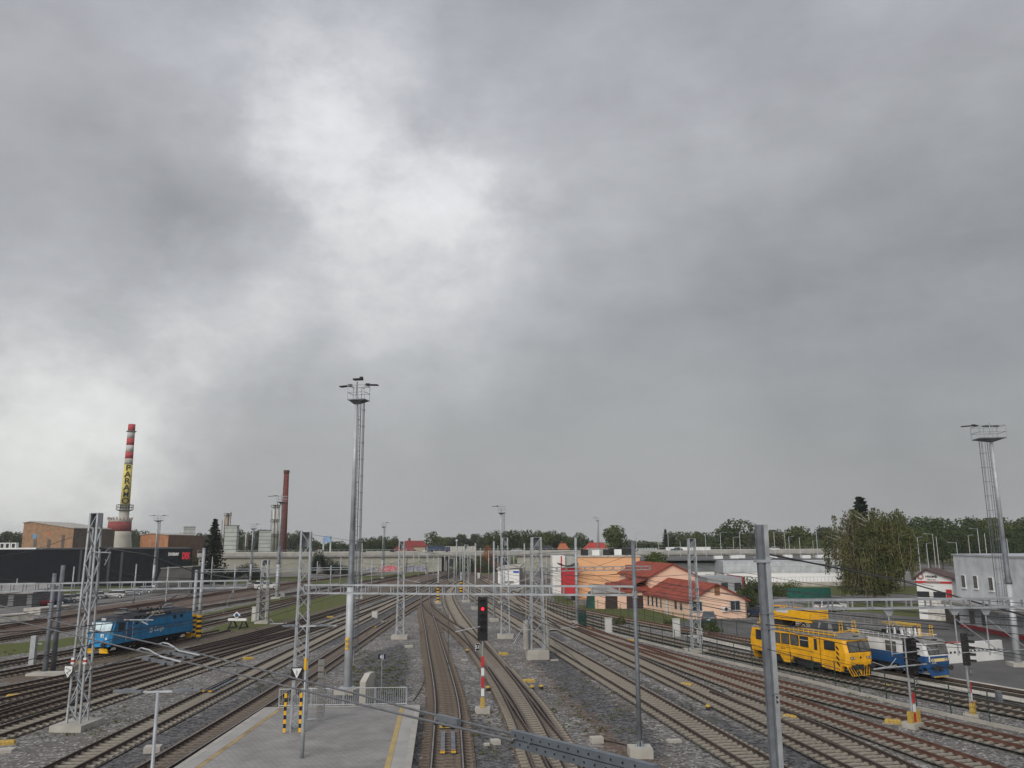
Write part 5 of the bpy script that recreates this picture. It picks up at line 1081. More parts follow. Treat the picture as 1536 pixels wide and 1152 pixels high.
MB().bb(0, x1-x0, 0, 8, 0, z_-.5).build('wall', mat('depot grey', (.16, .165, .17), .8, 0, .15), lb_); MB().ext([(-.4, -.5, z_-.5), (x1-x0+.4, -.5, z_-.5), (x1-x0+.4, 8.5, z_+.4), (-.4, 8.5, z_+.4)], (0, 0, .2)).build('roof', CONCD, lb_)
for k in range(4): MB().box((x1-x0-2-3.2*k, -.03, 1.2), (2.2, .06, 1.7)).build('bay_door', DARK, lb_)
# low platforms and troughs by the depot at the far left
for k, (xa, xb, y_) in enumerate(((-40, 50, 930), (60, 115, 916))):
    a, c = G(xa, y_+6), G(xb, y_); t = c-a; o = empty('loading_dock', (a.x, a.y, 0), math.atan2(t.y, t.x), ('long' if k == 0 else 'short')+' pale concrete loading dock left of the locomotive', 'loading dock'); MB().bb(0, t.length, 0, 3.2, 0, .9).build('deck', CONC, o); MB().bb(0, t.length, -.05, .12, .7, .95).build('edge', CONCL, o)
# brick halls beyond
def brick_hall(xl, xm, xr, yt_l, yap, xap, yt_m, yt_r, Y, label, c1, c2, cside):
    p = [P(xl, yt_l, Y), P(xap, yap, Y), P(xm, yt_m, Y)]; e_ = empty('brick_hall', (p[0].x, Y, 0), 0, label, 'building'); ox = p[0].x; D_ = 14
    MB().ext([(0, 0, 0), (p[2].x-ox, 0, 0), (p[2].x-ox, 0, p[2].z), (p[1].x-ox, 0, p[1].z), (0, 0, p[0].z)], (0, 30, 0)).build('front_wall', bricks(label[:14]+' brick', c1, c2, tuple(v*.8 for v in c1), .9, .35, rot=(PI/2, 0, 0)), e_)
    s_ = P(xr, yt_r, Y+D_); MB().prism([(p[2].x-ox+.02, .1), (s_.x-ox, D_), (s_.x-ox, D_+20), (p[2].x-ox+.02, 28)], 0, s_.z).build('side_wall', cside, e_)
    MB().ext([(-.4, -.5, p[0].z+.05), (p[1].x-ox, -.5, p[1].z+.05), (p[2].x-ox+.3, -.5, p[2].z+.05), (p[2].x-ox+.3, -.5, p[2].z+.4), (p[1].x-ox, -.5, p[1].z+.4), (-.4, -.5, p[0].z+.4)], (0, 31, 0)).build('roof', CONC, e_)
    return e_, ox, p
e_, ox, p = brick_hall(36, 111, 138, 785, 783, 47, 793, 794, 330, 'tan brick hall with a sloping roof behind the black warehouse', (.37, .235, .145), (.31, .19, .115), mat('dark brown sheeting', (.13, .105, .085), .9, 0, .15, .3))  # side wall in a darker brown than the tan front
for px_, y0, y1, m_ in ((52, 801, 808, mat('sky blue window', (.10, .30, .50), .4)), (52, 809, 824, GLASSG), (73, 798, 803, mat('orange brick patch', (.45, .17, .09), .8)), (73, 809, 824, mat('brown window strip', (.10, .08, .07), .6)), (94, 802, 824, mat('brown window strip', (.10, .08, .07), .6))):
    a, c = P(px_-3.2, y1, 329.9), P(px_+3.2, y0, 329.9); MB().bb(a.x-ox, c.x-ox, -.1, 0, a.z, c.z).build('window_strip', m_, e_)
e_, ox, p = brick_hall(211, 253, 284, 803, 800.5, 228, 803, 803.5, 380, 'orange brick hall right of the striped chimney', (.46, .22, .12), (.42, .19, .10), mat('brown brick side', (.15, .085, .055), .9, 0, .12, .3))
for px_ in (225, 240, 249): a = P(px_, 812, 380); MB().bb(a.x-ox-.15, a.x-ox+.15, -.1, 0, 0, 12).build('pilaster', mat('tan pilaster', (.5, .3, .2), .8), e_)
# striped works chimney with lettering on a concrete cone
Yc = 520; top = P(196.7, 636.5, Yc); b0 = P(188, 767, Yc); cx = (top.x+b0.x)/2
ch = empty('works_chimney', (cx, Yc, 0), 0, 'tall striped works chimney lettered PARAMO downwards on yellow', 'chimney'); ch.rotation_euler = (0, 0, math.atan2(-cx, Yc))
zt = top.z; rr_ = lambda z: 3.35+(2.15-3.35)*(z/zt); zy = lambda y: P(195, y, Yc).z
seg = [(0, zy(758), CONC), (zy(758), zy(697), mat('chimney yellow panel', (.62, .52, .12), .8, 0, .1, .2)), (zy(697), zy(688), CONC), (zy(688), zy(678), 'R'), (zy(678), zy(668), 'W'), (zy(668), zy(657.5), 'R'), (zy(657.5), zy(647.5), 'W'), (zy(647.5), zt, 'R')]
CRD = mat('faded chimney red', (.42, .055, .06), .75, 0, .15, .15); CWH = mat('dirty chimney white', (.52, .52, .51), .8, 0, .15, .15)
for za, zb3, m_ in seg: MB().lathe([(rr_(za), za), (rr_(zb3), zb3)], n=28).build('shaft_section', {'R': CRD, 'W': CWH}.get(m_, m_), ch, smooth=True)
for zq_, w_ in ((zy(647), 1.0), (zy(765), 2.0)):
    MB().lathe([(rr_(zq_)*.9, zq_-.9), (rr_(zq_)+w_, zq_-.1), (rr_(zq_)+w_, zq_+.1), (rr_(zq_)*.9, zq_+.12)], n=24).build('gallery', CONCD, ch)
rg = MB()
for k in range(20):
    a = 2*PI*k/20; r_ = rr_(0)+1.6; rg.tube((r_*math.cos(a), r_*math.sin(a), zy(765)), (r_*math.cos(a), r_*math.sin(a), zy(765)+3.2), .14, n=4)
for hh in (1.6, 3.2): rg.lathe([(rr_(0)+1.5, zy(765)+hh), (rr_(0)+1.75, zy(765)+hh+.2)], n=20)
rg.build('gallery_rail', CONCD, ch)
for k, c_ in enumerate('PARAMO'): z_ = zy(702.5+9.9*k); text('lettering', c_, 5.4, BLACK, ch, (-.25, -rr_(z_)-.12, z_), (PI/2, 0, 0), .05, sx=1.05, bend=-(rr_(z_)+.0), bold=.10) if 0 else text('lettering', c_, 5.3, BLACK, ch, (0, -rr_(z_)-.1, z_), (PI/2, 0, 0), .12, sx=.92 if c_ == 'M' else 1.12, bold=.015 if c_ == 'M' else .06)
Yk2 = 500; c0 = P(176.8, 820, Yk2); zk2 = P(177, 779.5, Yk2).z; z_r0, z_r1 = P(177, 797, Yk2).z, P(177, 782.5, Yk2).z
cn = empty('cooling_cone', (c0.x, Yk2, 0), 0, 'squat concrete cone with a dull red band under the striped chimney', 'tower')
rc = lambda z: 6.6+3.0*max(0, (1-z/zk2))**2.2
zsq = [zk2*k/10 for k in range(11)]
MB().lathe([(rc(z), z) for z in np.linspace(0, z_r0, 8)], n=32).build('cone', mat('streaked concrete', (.46, .43, .38), .9, 0, .16, .12, detail=8), cn, smooth=True)
MB().lathe([(rc(z), z) for z in (z_r0, z_r1)], n=32).build('red_band', mat('dull red band', (.26, .06, .06), .85, 0, .12, .2), cn, smooth=True); MB().lathe([(rc(zk2), z_r1), (rc(zk2)+.1, zk2)], n=32).build('rim', CONC, cn)
b = MB()
for k in range(22):
    a = 2*PI*k/22; b.box((6.8*math.cos(a), 6.8*math.sin(a), zk2+.5+.2*(k % 3)), (.9, .6, 1.2), a)
b.build('rim_equipment', mat('rosy grey pipework', (.38, .30, .28), .8), cn)
# brick chimney
Yb3 = 480; a, c = P(428.8, 705.5, Yb3), P(426, 815, Yb3); bc = empty('brick_chimney', ((a.x+c.x)/2, Yb3, 0), 0, 'tall round red brick chimney left of the lamp tower', 'chimney'); zt = a.z
BR = bricks('red chimney brick', (.20, .055, .042), (.16, .042, .034), (.13, .06, .05), .6, .4); MB().lathe([(2.05, 0), (1.5, zt-2.2)], n=24).build('shaft', BR, bc, smooth=True); MB().lathe([(1.5, zt-2.2), (1.75, zt-1.6), (1.75, zt), (1.3, zt)], n=24).build('crown', mat('dark chimney crown', (.10, .035, .03), .9), bc)
b = MB()
for z_ in np.arange(6, zt-3, 4.5): r_ = 2.07-.55*z_/zt; b.lathe([(r_, z_), (r_, z_+.18)], n=24)
b.build('iron_bands', DARK, bc)
# louvred cooling blocks
def louvre_block(xl, xr, yt, Y, label, split=None, col=(.44, .46, .44), taper=.05):
    a, c = P(xl, yt, Y), P(xr, yt, Y); w_ = c.x-a.x; e_ = empty('cooling_block', ((a.x+c.x)/2, Y, 0), R(20 if split else 8), label, 'cooling tower'); h = a.z; s_ = w_*.74
    m1 = mat('pale louvre panels', col, .8, 0, .12, .3); n = 9
    MB().rings([[(x*s_/2*(1+taper), y*s_/2*(1+taper), 0) for x, y in ((-1, -1), (1, -1), (1, 1), (-1, 1))], [(x*s_/2, y*s_/2, h) for x, y in ((-1, -1), (1, -1), (1, 1), (-1, 1))]]).build('casing', m1, e_)
    for k in range(n):
        z = h*(k+.5)/n; q = s_*(1+taper*(1-z/h))+.15; MB().box((0, 0, z), (q, q, h/n*.10)).build('louvre_gap', mat('dark louvre gap', (.12, .13, .13), .8), e_)
    MB().box((0, 0, h+.15), (s_+.5, s_+.5, .3)).build('rim', mat('dark louvre gap', (.12, .13, .13), .8), e_)
louvre_block(337, 360, 789, 400, 'pale louvred cooling block with a wide white foot, just right of the spruce'); louvre_block(387, 409, 796, 400, 'pale louvred cooling block left of the silver columns', split=1); louvre_block(274, 295, 791, 430, 'pale louvred cooling block behind the orange brick hall', split=1)
# refinery columns
def column(px, yt, r, label, col=None, Y=430, pl=3, cap=True):
    a = P(px, yt, Y); e_ = empty('process_column', (a.x, Y, 0), 0, label, 'process column'); MB().lathe([(r, 0), (r, a.z*.62), (r*.82, a.z*.66), (r*.82, a.z-.8), (r*.3, a.z)], n=14).build('vessel', col or mat('silver vessel', (.42, .42, .40), .45, .5, .1), e_, smooth=True)
    b = MB()
    for k in range(pl): z = a.z*(.45+.5*k/max(1, pl-1)); b.lathe([(r, z), (r+.9, z), (r+.9, z+.15), (r, z+.15)], n=12); [b.tube(((r+.85)*math.cos(q), (r+.85)*math.sin(q), z), ((r+.85)*math.cos(q), (r+.85)*math.sin(q), z+1.3), .07, n=4) for q in np.arange(0, 6.2, .7)]; b.lathe([(r+.8, z+1.2), (r+.95, z+1.3)], n=12)
    b.tube((r+.5, 0, 0), (r+.5, 0, a.z+.8), .2, n=6); b.tube((-r-.4, -.3, 2), (-r-.4, -.3, a.z*.9), .14, n=6); b.build('gallery_and_pipes', mat('dark pipework', (.15, .13, .11), .7, .3), e_)
    return e_
column(342, 770, 1.1, 'bronze coloured column with a gallery above the pale cooling block', mat('bronze vessel', (.25, .19, .12), .5, .4), pl=2); column(337, 773, .55, 'slim silver pipe column beside the bronze one', pl=1); column(412, 757, .9, 'silver column with galleries beside the brick chimney, thicker one'); column(417, 757, .6, 'thin silver column touching the brick chimney'); column(369.5, 799, .45, 'short white vent column between the cooling blocks', pl=1)
fp = G(385, 846); pf_ = empty('pipe_rack', (P(385, 828, 410).x, 410, 0), 0, 'long rack of rusty pipes and tanks behind the left retaining wall', 'pipe rack'); random.seed(3)
for k in range(9): b = MB(); x_ = -22+5*k; hh = random.uniform(3, 6); [b.tube((x_, 0, 0), (x_, 0, hh), .2, n=5), b.tube((x_+4, 0, 0), (x_+4, 0, hh), .2, n=5), b.tube((x_-.5, 0, hh), (x_+5, 0, hh), .25, n=6), b.tube((x_-.5, 0, hh*.7), (x_+5, 0, hh*.7), .2, n=6)]; b.build('frame', random.choice([mat('rust pipe red', (.16, .04, .035), .8), mat('dark pipework', (.15, .13, .11), .7), mat('ochre pipe', (.30, .20, .06), .7)]), pf_)
for k in range(6): MB().lathe([(1.2, 0), (1.2, random.uniform(3, 5)), (.4, 5.4)], (-18+8*k, 3, 0), 12).build('tank', random.choice([SILV, CONC, WHITE]), pf_)
a = P(491, 803, 420); wt = empty('water_tank_tower', (a.x, 420, 0), 0, 'small tank on two pale legs with a blue patch', 'water tower')
for s_ in (-1, 1): MB().bb(s_*1.8-.35, s_*1.8+.35, -.4, .4, 0, a.z-1.5).build('leg', mat('pale green steel', (.45, .52, .50), .7), wt)
MB().bb(-2.0, 2.0, -.8, .8, a.z-3.6, a.z-.4).build('tank', mat('blue grey tank', (.22, .32, .50), .7, 0, .4, .8), wt)
# ---------------------------------------------------------------- overpass
YB = 290; zd = P(760, 829, YB).z; xa, xb = P(296, 830, YB).x, P(1330, 830, YB).x
ob = empty('road_overpass', (0, YB, 0), 0, 'long pale concrete road overpass crossing the whole yard in the distance', 'bridge')
MB().bb(xa, xb, 0, 12, zd-1.2, zd).build('deck', CONCD, ob); MB().bb(xa, xb, -.15, .25, zd-.75, zd+.45).build('parapet', mat('grey parapet concrete', (.33, .325, .30), .9, 0, .15, .3), ob); MB().bb(xa, xb, 11.8, 12.2, zd, zd+.6).build('parapet', CONCL, ob)
WALLB = mat('beige retaining wall', (.33, .32, .27), .9, 0, .14, .12, detail=8)
for u0, u1, nm in ((296, 662, 'abutment_wall'), (776, 1330, 'abutment_wall')): MB().bb(P(u0, 850, YB).x, P(u1, 850, YB).x, .9, 11, 0, zd-1.2).build(nm, WALLB, ob)
gr = P(583, 857, YB); MB().bb(gr.x-3.2, gr.x+2.6, .84, .9, .3, 2.2).build('graffiti', mat('red graffiti', (.55, .06, .10), .7, 0, .3, 1, col2=(.5, .35, .35)), ob); MB().bb(gr.x-8.8, gr.x-3.5, .84, .9, .2, 1.6).build('graffiti', mat('grey graffiti', (.10, .11, .12), .7, 0, .3, 1.4, col2=(.4, .4, .42)), ob); MB().bb(gr.x+5, gr.x+13, .84, .9, .2, 2.0).build('graffiti', mat('violet graffiti', (.16, .16, .28), .7, 0, .3, 1.4, col2=(.36, .36, .36)), ob)
for k in range(7): MB().bb(P(668+16*k, 840, YB).x-.4, P(668+16*k, 840, YB).x+.4, 3, 9, 0, zd-1.2).build('pier', CONCD, ob)
b = MB(); b.bb(xa, xb, .05, .1, zd+1.35, zd+1.4)
x_ = xa
while x_ < xb: b.bb(x_-.04, x_+.04, .03, .1, zd+.4, zd+1.4); x_ += 2.0
b.build('railing', STEEL, ob)
def deck_box(name, label, cat, xl, xr, ytop, mt, d=2.4, y=3, panel=None):
    a, c = P(xl, 826, YB+y), P(xr, 826, YB+y); zt_ = P((xl+xr)/2, ytop, YB+y).z; e_ = empty(name, ((a.x+c.x)/2, YB+y, zd), 0, label, cat); w_ = c.x-a.x
    return e_, w_, zt_-zd, mt
e_, w_, h_, m_ = deck_box('noise_barrier', 'cream ribbed noise barrier on the overpass above the yard throat', 'barrier', 667, 713, 819.5, None)
for k in range(12): MB().box((-w_/2+w_*(k+.5)/12, 0, h_/2), (w_/12-.12, .25, h_)).build('panel', mat('cream barrier panel', (.45, .44, .39), .85), e_)
e_, w_, h_, m_ = deck_box('noise_barrier', 'pale glazed noise barrier on the overpass above the orange hall', 'barrier', 880, 986, 822.5, None)
for k in range(26): MB().box((-w_/2+w_*(k+.5)/26, 0, h_/2), (w_/26-.25, .2, h_)).build('panel', mat('pale barrier glass', (.40, .44, .44), .4), e_)
e_, w_, h_, m_ = deck_box('noise_barrier', 'low white barrier on the overpass right of the lattice mast', 'barrier', 999, 1066, 820.5, None, y=9)
MB().box((0, 0, h_/2), (w_, .25, h_)).build('panel', WALLW, e_)
def lorry(px, ytop, label, c1, c2, ln=10):
    a = P(px, 826, YB+4); e_ = empty('lorry', (a.x, YB+4, zd), 0, label, 'lorry'); hh = P(px, ytop, YB+4).z-zd
    MB().bb(-ln/2, ln/2-2.4, -1.2, 1.2, .9, hh).build('cargo_box', c1, e_); c = MB().bb(ln/2-2.2, ln/2, -1.15, 1.15, .6, hh*.85).build('cab', c2, e_); MB().bb(ln/2-.9, ln/2+.02, -1.05, 1.05, hh*.5, hh*.78).build('windscreen', GLASS, c)
    for x_ in (-ln/2+1.2, -ln/2+2.4, ln/2-1.2): MB().tube((x_, -1.2, .5), (x_, 1.2, .5), .5, n=12).build('wheel', BLACK, e_)
lorry(657, 819, 'dark blue lorry on the overpass beside the cream barrier', CBLU, CBLU, 9); lorry(565, 824, 'dark green flat lorry on the overpass left of the red roof', mat('dark green tarp', (.05, .08, .06), .8), DARK, 14)
def deck_car(px, col, label):
    e_ = car(px, 900, random.choice((0, PI)), col, label); a = P(px, 828, YB+4); e_.location = (a.x, YB+4, zd); return e_
deck_car(644, CWHT, 'white car driving over the overpass near the blue lorry'); deck_car(1015, CTEAL, 'dark car driving on the overpass right of the glazed barrier'); deck_car(775, CSIL, 'silver car driving on the overpass above the relay hut'); deck_car(1160, CWHT, 'white car driving on the overpass behind the thick post')
for i, (px_, Yw_, ln_) in enumerate(((676, 322, 15), (705, 326, 13), (738, 330, 15))):  # wagons added to fill the dark area under the overpass
    a = P(px_, 850, Yw_); e_ = empty('added_wagon', (a.x, Yw_, 0), R(4), ('dark brown', 'grey', 'black')[i]+' added wagon shape darkening the gap beyond the overpass', 'wagon'); cm = (mat('dark brown wagon', (.06, .035, .03), .85), CONCD, DARK)[i]
    MB().bb(-ln_/2, ln_/2, -1.4, 1.4, 1.1, 3.9).build('wagon_body', cm, e_); MB().bb(-ln_/2, ln_/2, -1.2, 1.2, 3.9, 4.15).build('roof', CONCD, e_); MB().bb(-.9, .9, -1.45, -1.38, 1.2, 3.7).build('door', DARK, e_)
    for x_ in (-ln_*.33, ln_*.33): MB().tube((x_, -.8, .5), (x_, .8, .5), .5, n=14).build('wheelset', BLACK, e_)
# houses behind
def far_house(xl, xr, yr, ye, Y, label, roofm, wall=None):
    a, c = P(xl, ye, Y), P(xr, ye, Y); zr3 = P((xl+xr)/2, yr, Y).z; w_ = c.x-a.x; e_ = empty('far_house', (a.x, Y, 0), 0, label, 'house'); ze_ = a.z
    MB().bb(0, w_, 0, 9, 0, ze_).build('wall', wall or mat('tan far wall', (.38, .30, .22), .9), e_)
    MB().rings([[(-.6, -.6, ze_), (w_+.6, -.6, ze_), (w_+.6, 9.6, ze_), (-.6, 9.6, ze_)], [(w_*.2, 4.2, zr3), (w_*.8, 4.2, zr3), (w_*.8, 4.8, zr3), (w_*.2, 4.8, zr3)]]).build('roof', roofm, e_); MB().bb(w_*.3, w_*.3+1, 4, 5, zr3-1, zr3+1.2).build('chimney', BR, e_)
RR = mat('bright red far roof', (.36, .045, .035), .8, 0, .15, .3); far_house(598, 640, 811, 820, 380, 'house with a wide dark red roof left of the narrow tall tree', mat('dark red far roof', (.20, .035, .03), .8)); far_house(586, 622, 820, 830, 340, 'low red roofed house by the white capped lattice mast', mat('dark red far roof', (.20, .035, .03), .8))
far_house(878, 913, 814, 824, 380, 'red roofed house below the big round tree', RR, mat('white far wall', (.6, .58, .55), .9)); far_house(838, 852, 815, 824, 400, 'small orange roofed house left of the big round tree', mat('orange far roof', (.38, .12, .05), .8)); far_house(810, 826, 812, 822, 420, 'brick red house behind the sturdy lattice mast', mat('orange far roof', (.38, .12, .05), .8))
far_house(800, 834, 818, 826, 330, 'flat dark roofed kiosk with white walls behind the overpass', DARK, WHITE)
far_house(470, 482, 824, 832, 360, 'grey stone shed between the two water tank legs and the mast', CONCD, CONC)
# ---------------------------------------------------------------- trees
def leafmat(name, a, b_): return mat(name, a, .85, 0, .2, .35, col2=b_, detail=6, lo=.4, hi=.6, spec=.15)
LF = [leafmat('deep green foliage', (.036, .056, .020), (.072, .098, .032)), leafmat('mid green foliage', (.055, .078, .024), (.10, .122, .040)), leafmat('olive foliage', (.065, .070, .024), (.11, .105, .042)), leafmat('blackish conifer needles', (.012, .022, .014), (.028, .042, .024)), leafmat('grey green foliage', (.05, .062, .035), (.085, .095, .055))]
def leaves(pts, s, seed, squash=1.0):
    r_ = np.random.default_rng(seed); n = len(pts); a = r_.normal(size=(n, 3)); a /= np.linalg.norm(a, axis=1)[:, None]+1e-9; b_ = r_.normal(size=(n, 3)); b_ -= (a*b_).sum(1)[:, None]*a; b_ /= np.linalg.norm(b_, axis=1)[:, None]+1e-9
    sz = s*r_.uniform(.6, 1.3, (n, 1)); a *= sz; b_ *= sz*.7; a[:, 2] *= squash
    v = np.stack([pts-a, pts-b_, pts+a, pts+b_], 1).reshape(-1, 3); f = np.arange(4*n).reshape(n, 4); return v, f
def leaf_obj(name, v, f, mt, parent):
    me = bpy.data.meshes.new(name); me.vertices.add(len(v)); me.vertices.foreach_set('co', v.astype(np.float32).ravel()); me.loops.add(f.size); me.loops.foreach_set('vertex_index', f.astype(np.int32).ravel())
    me.polygons.add(len(f)); me.polygons.foreach_set('loop_start', np.arange(0, f.size, f.shape[1], dtype=np.int32)); me.materials.append(mt); me.update(calc_edges=True)
    o = bpy.data.objects.new(name, me); C.objects.link(o); o.parent = parent; return o
def tree_proto(kind, seed, mt, label, n=2600, leaf=.030):
    "unit tree: height 1, crown about 1 across before scaling"
    r_ = np.random.default_rng(seed); e_ = empty({'spruce': 'spruce_tree', 'poplar': 'poplar_tree'}.get(kind, 'broadleaf_tree'), (0, 0, 0), 0, label, 'tree'); t = MB(); t.tube((0, 0, 0), (0, 0, .35), .022, .015, 7); pts = []
    if kind == 'round':
        nb = 13; cs = []
        for k in range(nb):
            a = r_.uniform(0, 2*PI); q = r_.uniform(.05, .34); z = r_.uniform(.30, .84); q *= math.sqrt(max(.1, 1-((z-.52)/.46)**2)); c = np.array([q*math.cos(a), q*math.sin(a), z]); cs.append((c, r_.uniform(.12, .21)))
            t.tube((0, 0, .18+.2*r_.random()), tuple(c), .011, .003, 5)
        cs.append((np.array([0, 0, .78]), .2)); cs.append((np.array([0, 0, .45]), .28))
        for c, rad in cs:
            m_ = int(n*rad**2/sum(x[1]**2 for x in cs)); d = r_.normal(size=(m_, 3)); d /= np.linalg.norm(d, axis=1)[:, None]; pts.append(c+d*rad*(r_.uniform(.55, 1.08, (m_, 1)))*np.array([1, 1, .85]))
    elif kind == 'poplar':
        t.tube((0, 0, .3), (0, 0, .9), .014, .003, 5)
        for k in range(16):
            z = .18+.78*k/16; rad = .16*math.sin(PI*min(1, (z-.08)/.95))**.6+.02; a = r_.uniform(0, 6.3); c = np.array([.07*math.cos(a), .07*math.sin(a), z]); m_ = n//16; d = r_.normal(size=(m_, 3)); d /= np.linalg.norm(d, axis=1)[:, None]; pts.append(c+d*np.array([rad, rad, .08])*r_.uniform(.5, 1.1, (m_, 1))); t.tube((0, 0, z-.08), tuple(c), .006, .002, 4)
    else:
        t.tube((0, 0, .3), (0, 0, .99), .014, .002, 5)
        for k in range(26):
            z = .06+.93*k/25; L_ = .33*(1-z)**.8+.004; nb = 9 if z < .7 else 6
            for j in range(nb):
                a = 2*PI*j/nb+k*.7+r_.uniform(-.2, .2); l = L_*r_.uniform(.65, 1.1); m_ = int(n/26/nb)+2; u = r_.uniform(.1, 1, m_)**.8; dz = -.10*u*l/.3+.02*u*u
                p = np.stack([u*l*math.cos(a)+r_.normal(0, .012, m_), u*l*math.sin(a)+r_.normal(0, .012, m_), z+dz+r_.normal(0, .008, m_)], 1); pts.append(p); t.tube((0, 0, z), (l*math.cos(a)*.9, l*math.sin(a)*.9, z-.06*l/.3), .004, .001, 4)
    t.build('trunk', BARK, e_); v, f = leaves(np.concatenate(pts), leaf, seed, .7); leaf_obj('crown', v, f, mt, e_); return e_
protos = [tree_proto('round', 1, LF[0], 'x'), tree_proto('round', 2, LF[1], 'x'), tree_proto('round', 3, LF[2], 'x'), tree_proto('round', 4, LF[4], 'x'), tree_proto('poplar', 5, LF[1], 'x', 1600, .022), tree_proto('spruce', 6, LF[3], 'x', 3200, .022), tree_proto('round', 8, LF[0], 'x')]
used = set()
TG = 'trees of the distant treeline'
def plant(px, ytop, wpx, Y, k, label, group=None):
    a = P(px, ytop, Y); h = a.z; w_ = wpx/FPX*Y; cw = {4: .34, 5: .58}.get(k, .90); s_ = w_/cw
    if k in used: o = copy_tree(protos[k])
    else: o = protos[k]; used.add(k)
    o.location = (a.x, Y, -h*.03 if k != 5 else 0); o.rotation_euler = (0, 0, random.uniform(0, 6.28)); o.scale = (s_, s_, h*1.03); o['label'] = label
    if group: o['group'] = group
    return o
random.seed(11)
# singled out trees
plant(323, 783, 50, 215, 5, 'tall dark spruce beside the end of the black warehouse')
plant(921, 784, 44, 330, 1, 'big round green tree standing alone above the red roof'); plant(1097, 775, 68, 400, 0, 'largest broad tree of the treeline, left of the thick post')
plant(648, 796, 20, 390, 4, 'narrow tall tree by the dark red roof'); plant(998, 796, 22, 420, 5, 'dark conical tree in the treeline right of the round tree')
plant(983, 824, 46, 155, 1, 'green bushy tree rising behind the peach roofs'); plant(1290, 752, 92, 172, 5, 'dark ragged fir whose tip shows above the birch')
plant(1346, 764, 56, 175, 2, 'olive tree close behind the right side of the birch')
deco = [(1195, 786, 50, 380, 1), (1235, 788, 40, 380, 3), (1160, 795, 34, 400, 2), (1262, 800, 30, 380, 3)]
line = []
def row(x0, x1, ytop, wd, Y, step, kinds, var=4):
    x = x0
    while x < x1: line.append((x, ytop-5+random.uniform(-var, var), wd*random.uniform(.85, 1.2), Y+random.uniform(-25, 25), random.choice(kinds))); x += step*.8
row(-60, 36, 804, 40, 560, 22, (0, 6, 3)); row(192, 215, 797, 30, 620, 14, (0, 6)); row(272, 345, 806, 34, 560, 17, (0, 6, 3)); row(355, 395, 799, 30, 560, 16, (0, 6)); row(395, 470, 801, 30, 620, 16, (0, 3), 3)
row(455, 570, 817, 32, 520, 18, (3, 2, 0), 3); row(548, 600, 810, 26, 460, 14, (0, 2), 4); row(660, 735, 808, 26, 520, 13, (3, 1, 3), 4); row(735, 832, 798, 32, 420, 15, (0, 1, 6, 0), 3); row(835, 880, 804, 26, 460, 13, (0, 1), 5)
row(940, 990, 815, 26, 520, 13, (0, 6), 3); row(1006, 1066, 802, 26, 470, 12, (0, 1, 4, 6), 4); row(1120, 1200, 800, 34, 450, 17, (0, 1, 3, 2), 4); row(1210, 1300, 800, 34, 430, 17, (1, 3, 0), 5)
row(1360, 1620, 779, 56, 340, 24, (0, 1, 6, 1, 0), 5); row(1370, 1620, 792, 44, 300, 24, (0, 6, 1), 4); row(1200, 1340, 812, 30, 330, 22, (1, 2), 4)
line += deco; line.sort(); lab = ['dense dark green tree', 'mid green leafy tree', 'olive tinted tree', 'grey green tree', 'slim upright tree', 'dark conifer', 'dark round tree']
for i, (x, yt, wd, Y, k) in enumerate(line):
    where = 'left of the tall lamp tower' if x < 525 else 'between tall lamp tower and round tree' if x < 900 else 'between the round tree and the birch' if x < 1300 else 'in the wood right of the birch'
    plant(x, yt, wd, Y, k, f'{lab[k]} in the distance {where}', TG)
# birch with hanging branches
random.seed(5); bf = G(1312, 918); by = 142; ba = P(1312, 762, by); e_ = empty('birch_tree', (P(1312, 900, by).x, by, 0), 0, 'large half bare birch with drooping yellowish branches behind the railcars', 'tree'); Hh = ba.z
t = MB(); t.tube((0, 0, 0), (.1, 0, Hh*.5), .28, .20, 10); t.tube((.1, 0, Hh*.5), (.3, 0, Hh*.97), .2, .04, 8); t.build('trunk', BIRCH, e_); br = MB(); lp = []; bare = MB(); r_ = np.random.default_rng(9)
for k in range(56):
    z0_ = Hh*random.uniform(.24, .85); a = random.uniform(0, 2*PI); L_ = random.uniform(.5, 1.0)*9.2*math.sqrt(max(.12, 1-((z0_/Hh-.42)/.56)**2)); z1_ = min(Hh*.985, z0_+random.uniform(.12, .34)*Hh*.8)
    p0 = Vector((.1, 0, z0_)); mid = Vector((math.cos(a)*L_*.5, math.sin(a)*L_*.5, z0_+(z1_-z0_)*.7)); p1 = Vector((math.cos(a)*L_*.88, math.sin(a)*L_*.88, z1_)); br.tube(p0, mid, .09, .055, 6); br.tube(mid, p1, .055, .02, 5)
    nd = random.randint(10, 16)
    for j in range(nd):
        u = random.uniform(.15, 1); q = (p0.lerp(mid, u*2) if u < .5 else mid.lerp(p1, u*2-1)); q = q+Vector((random.gauss(0, .5), random.gauss(0, .5), random.gauss(0, .2))); dl = random.uniform(1.8, 7.5); dl = min(dl, q.z-.9)
        if dl < .5: continue
        leftbare = (math.cos(a) < -.15 and random.random() < .72) or (z0_ > Hh*.7 and random.random() < .5)
        (bare if leftbare or random.random() < .1 else br).path([q, q+Vector((random.gauss(0, .25), random.gauss(0, .25), -dl*.5)), q+Vector((random.gauss(0, .35), random.gauss(0, .35), -dl))], .018 if not leftbare else .026, 3)
        m_ = int(dl*(36 if not leftbare else 4)); uu = r_.uniform(0, 1, m_); lp.append(np.stack([q.x+r_.normal(0, .24, m_), q.y+r_.normal(0, .24, m_), q.z+.3-dl*uu], 1))
br.build('limb', BIRCH, e_); bare.build('hanging_twigs', mat('pale brown twigs', (.21, .17, .125), .9, 0, .3), e_)
v, f = leaves(np.concatenate(lp), .145, 4, 1.8); leaf_obj('crown', v, f, leafmat('yellowing birch leaves', (.056, .072, .022), (.115, .112, .045)), e_)
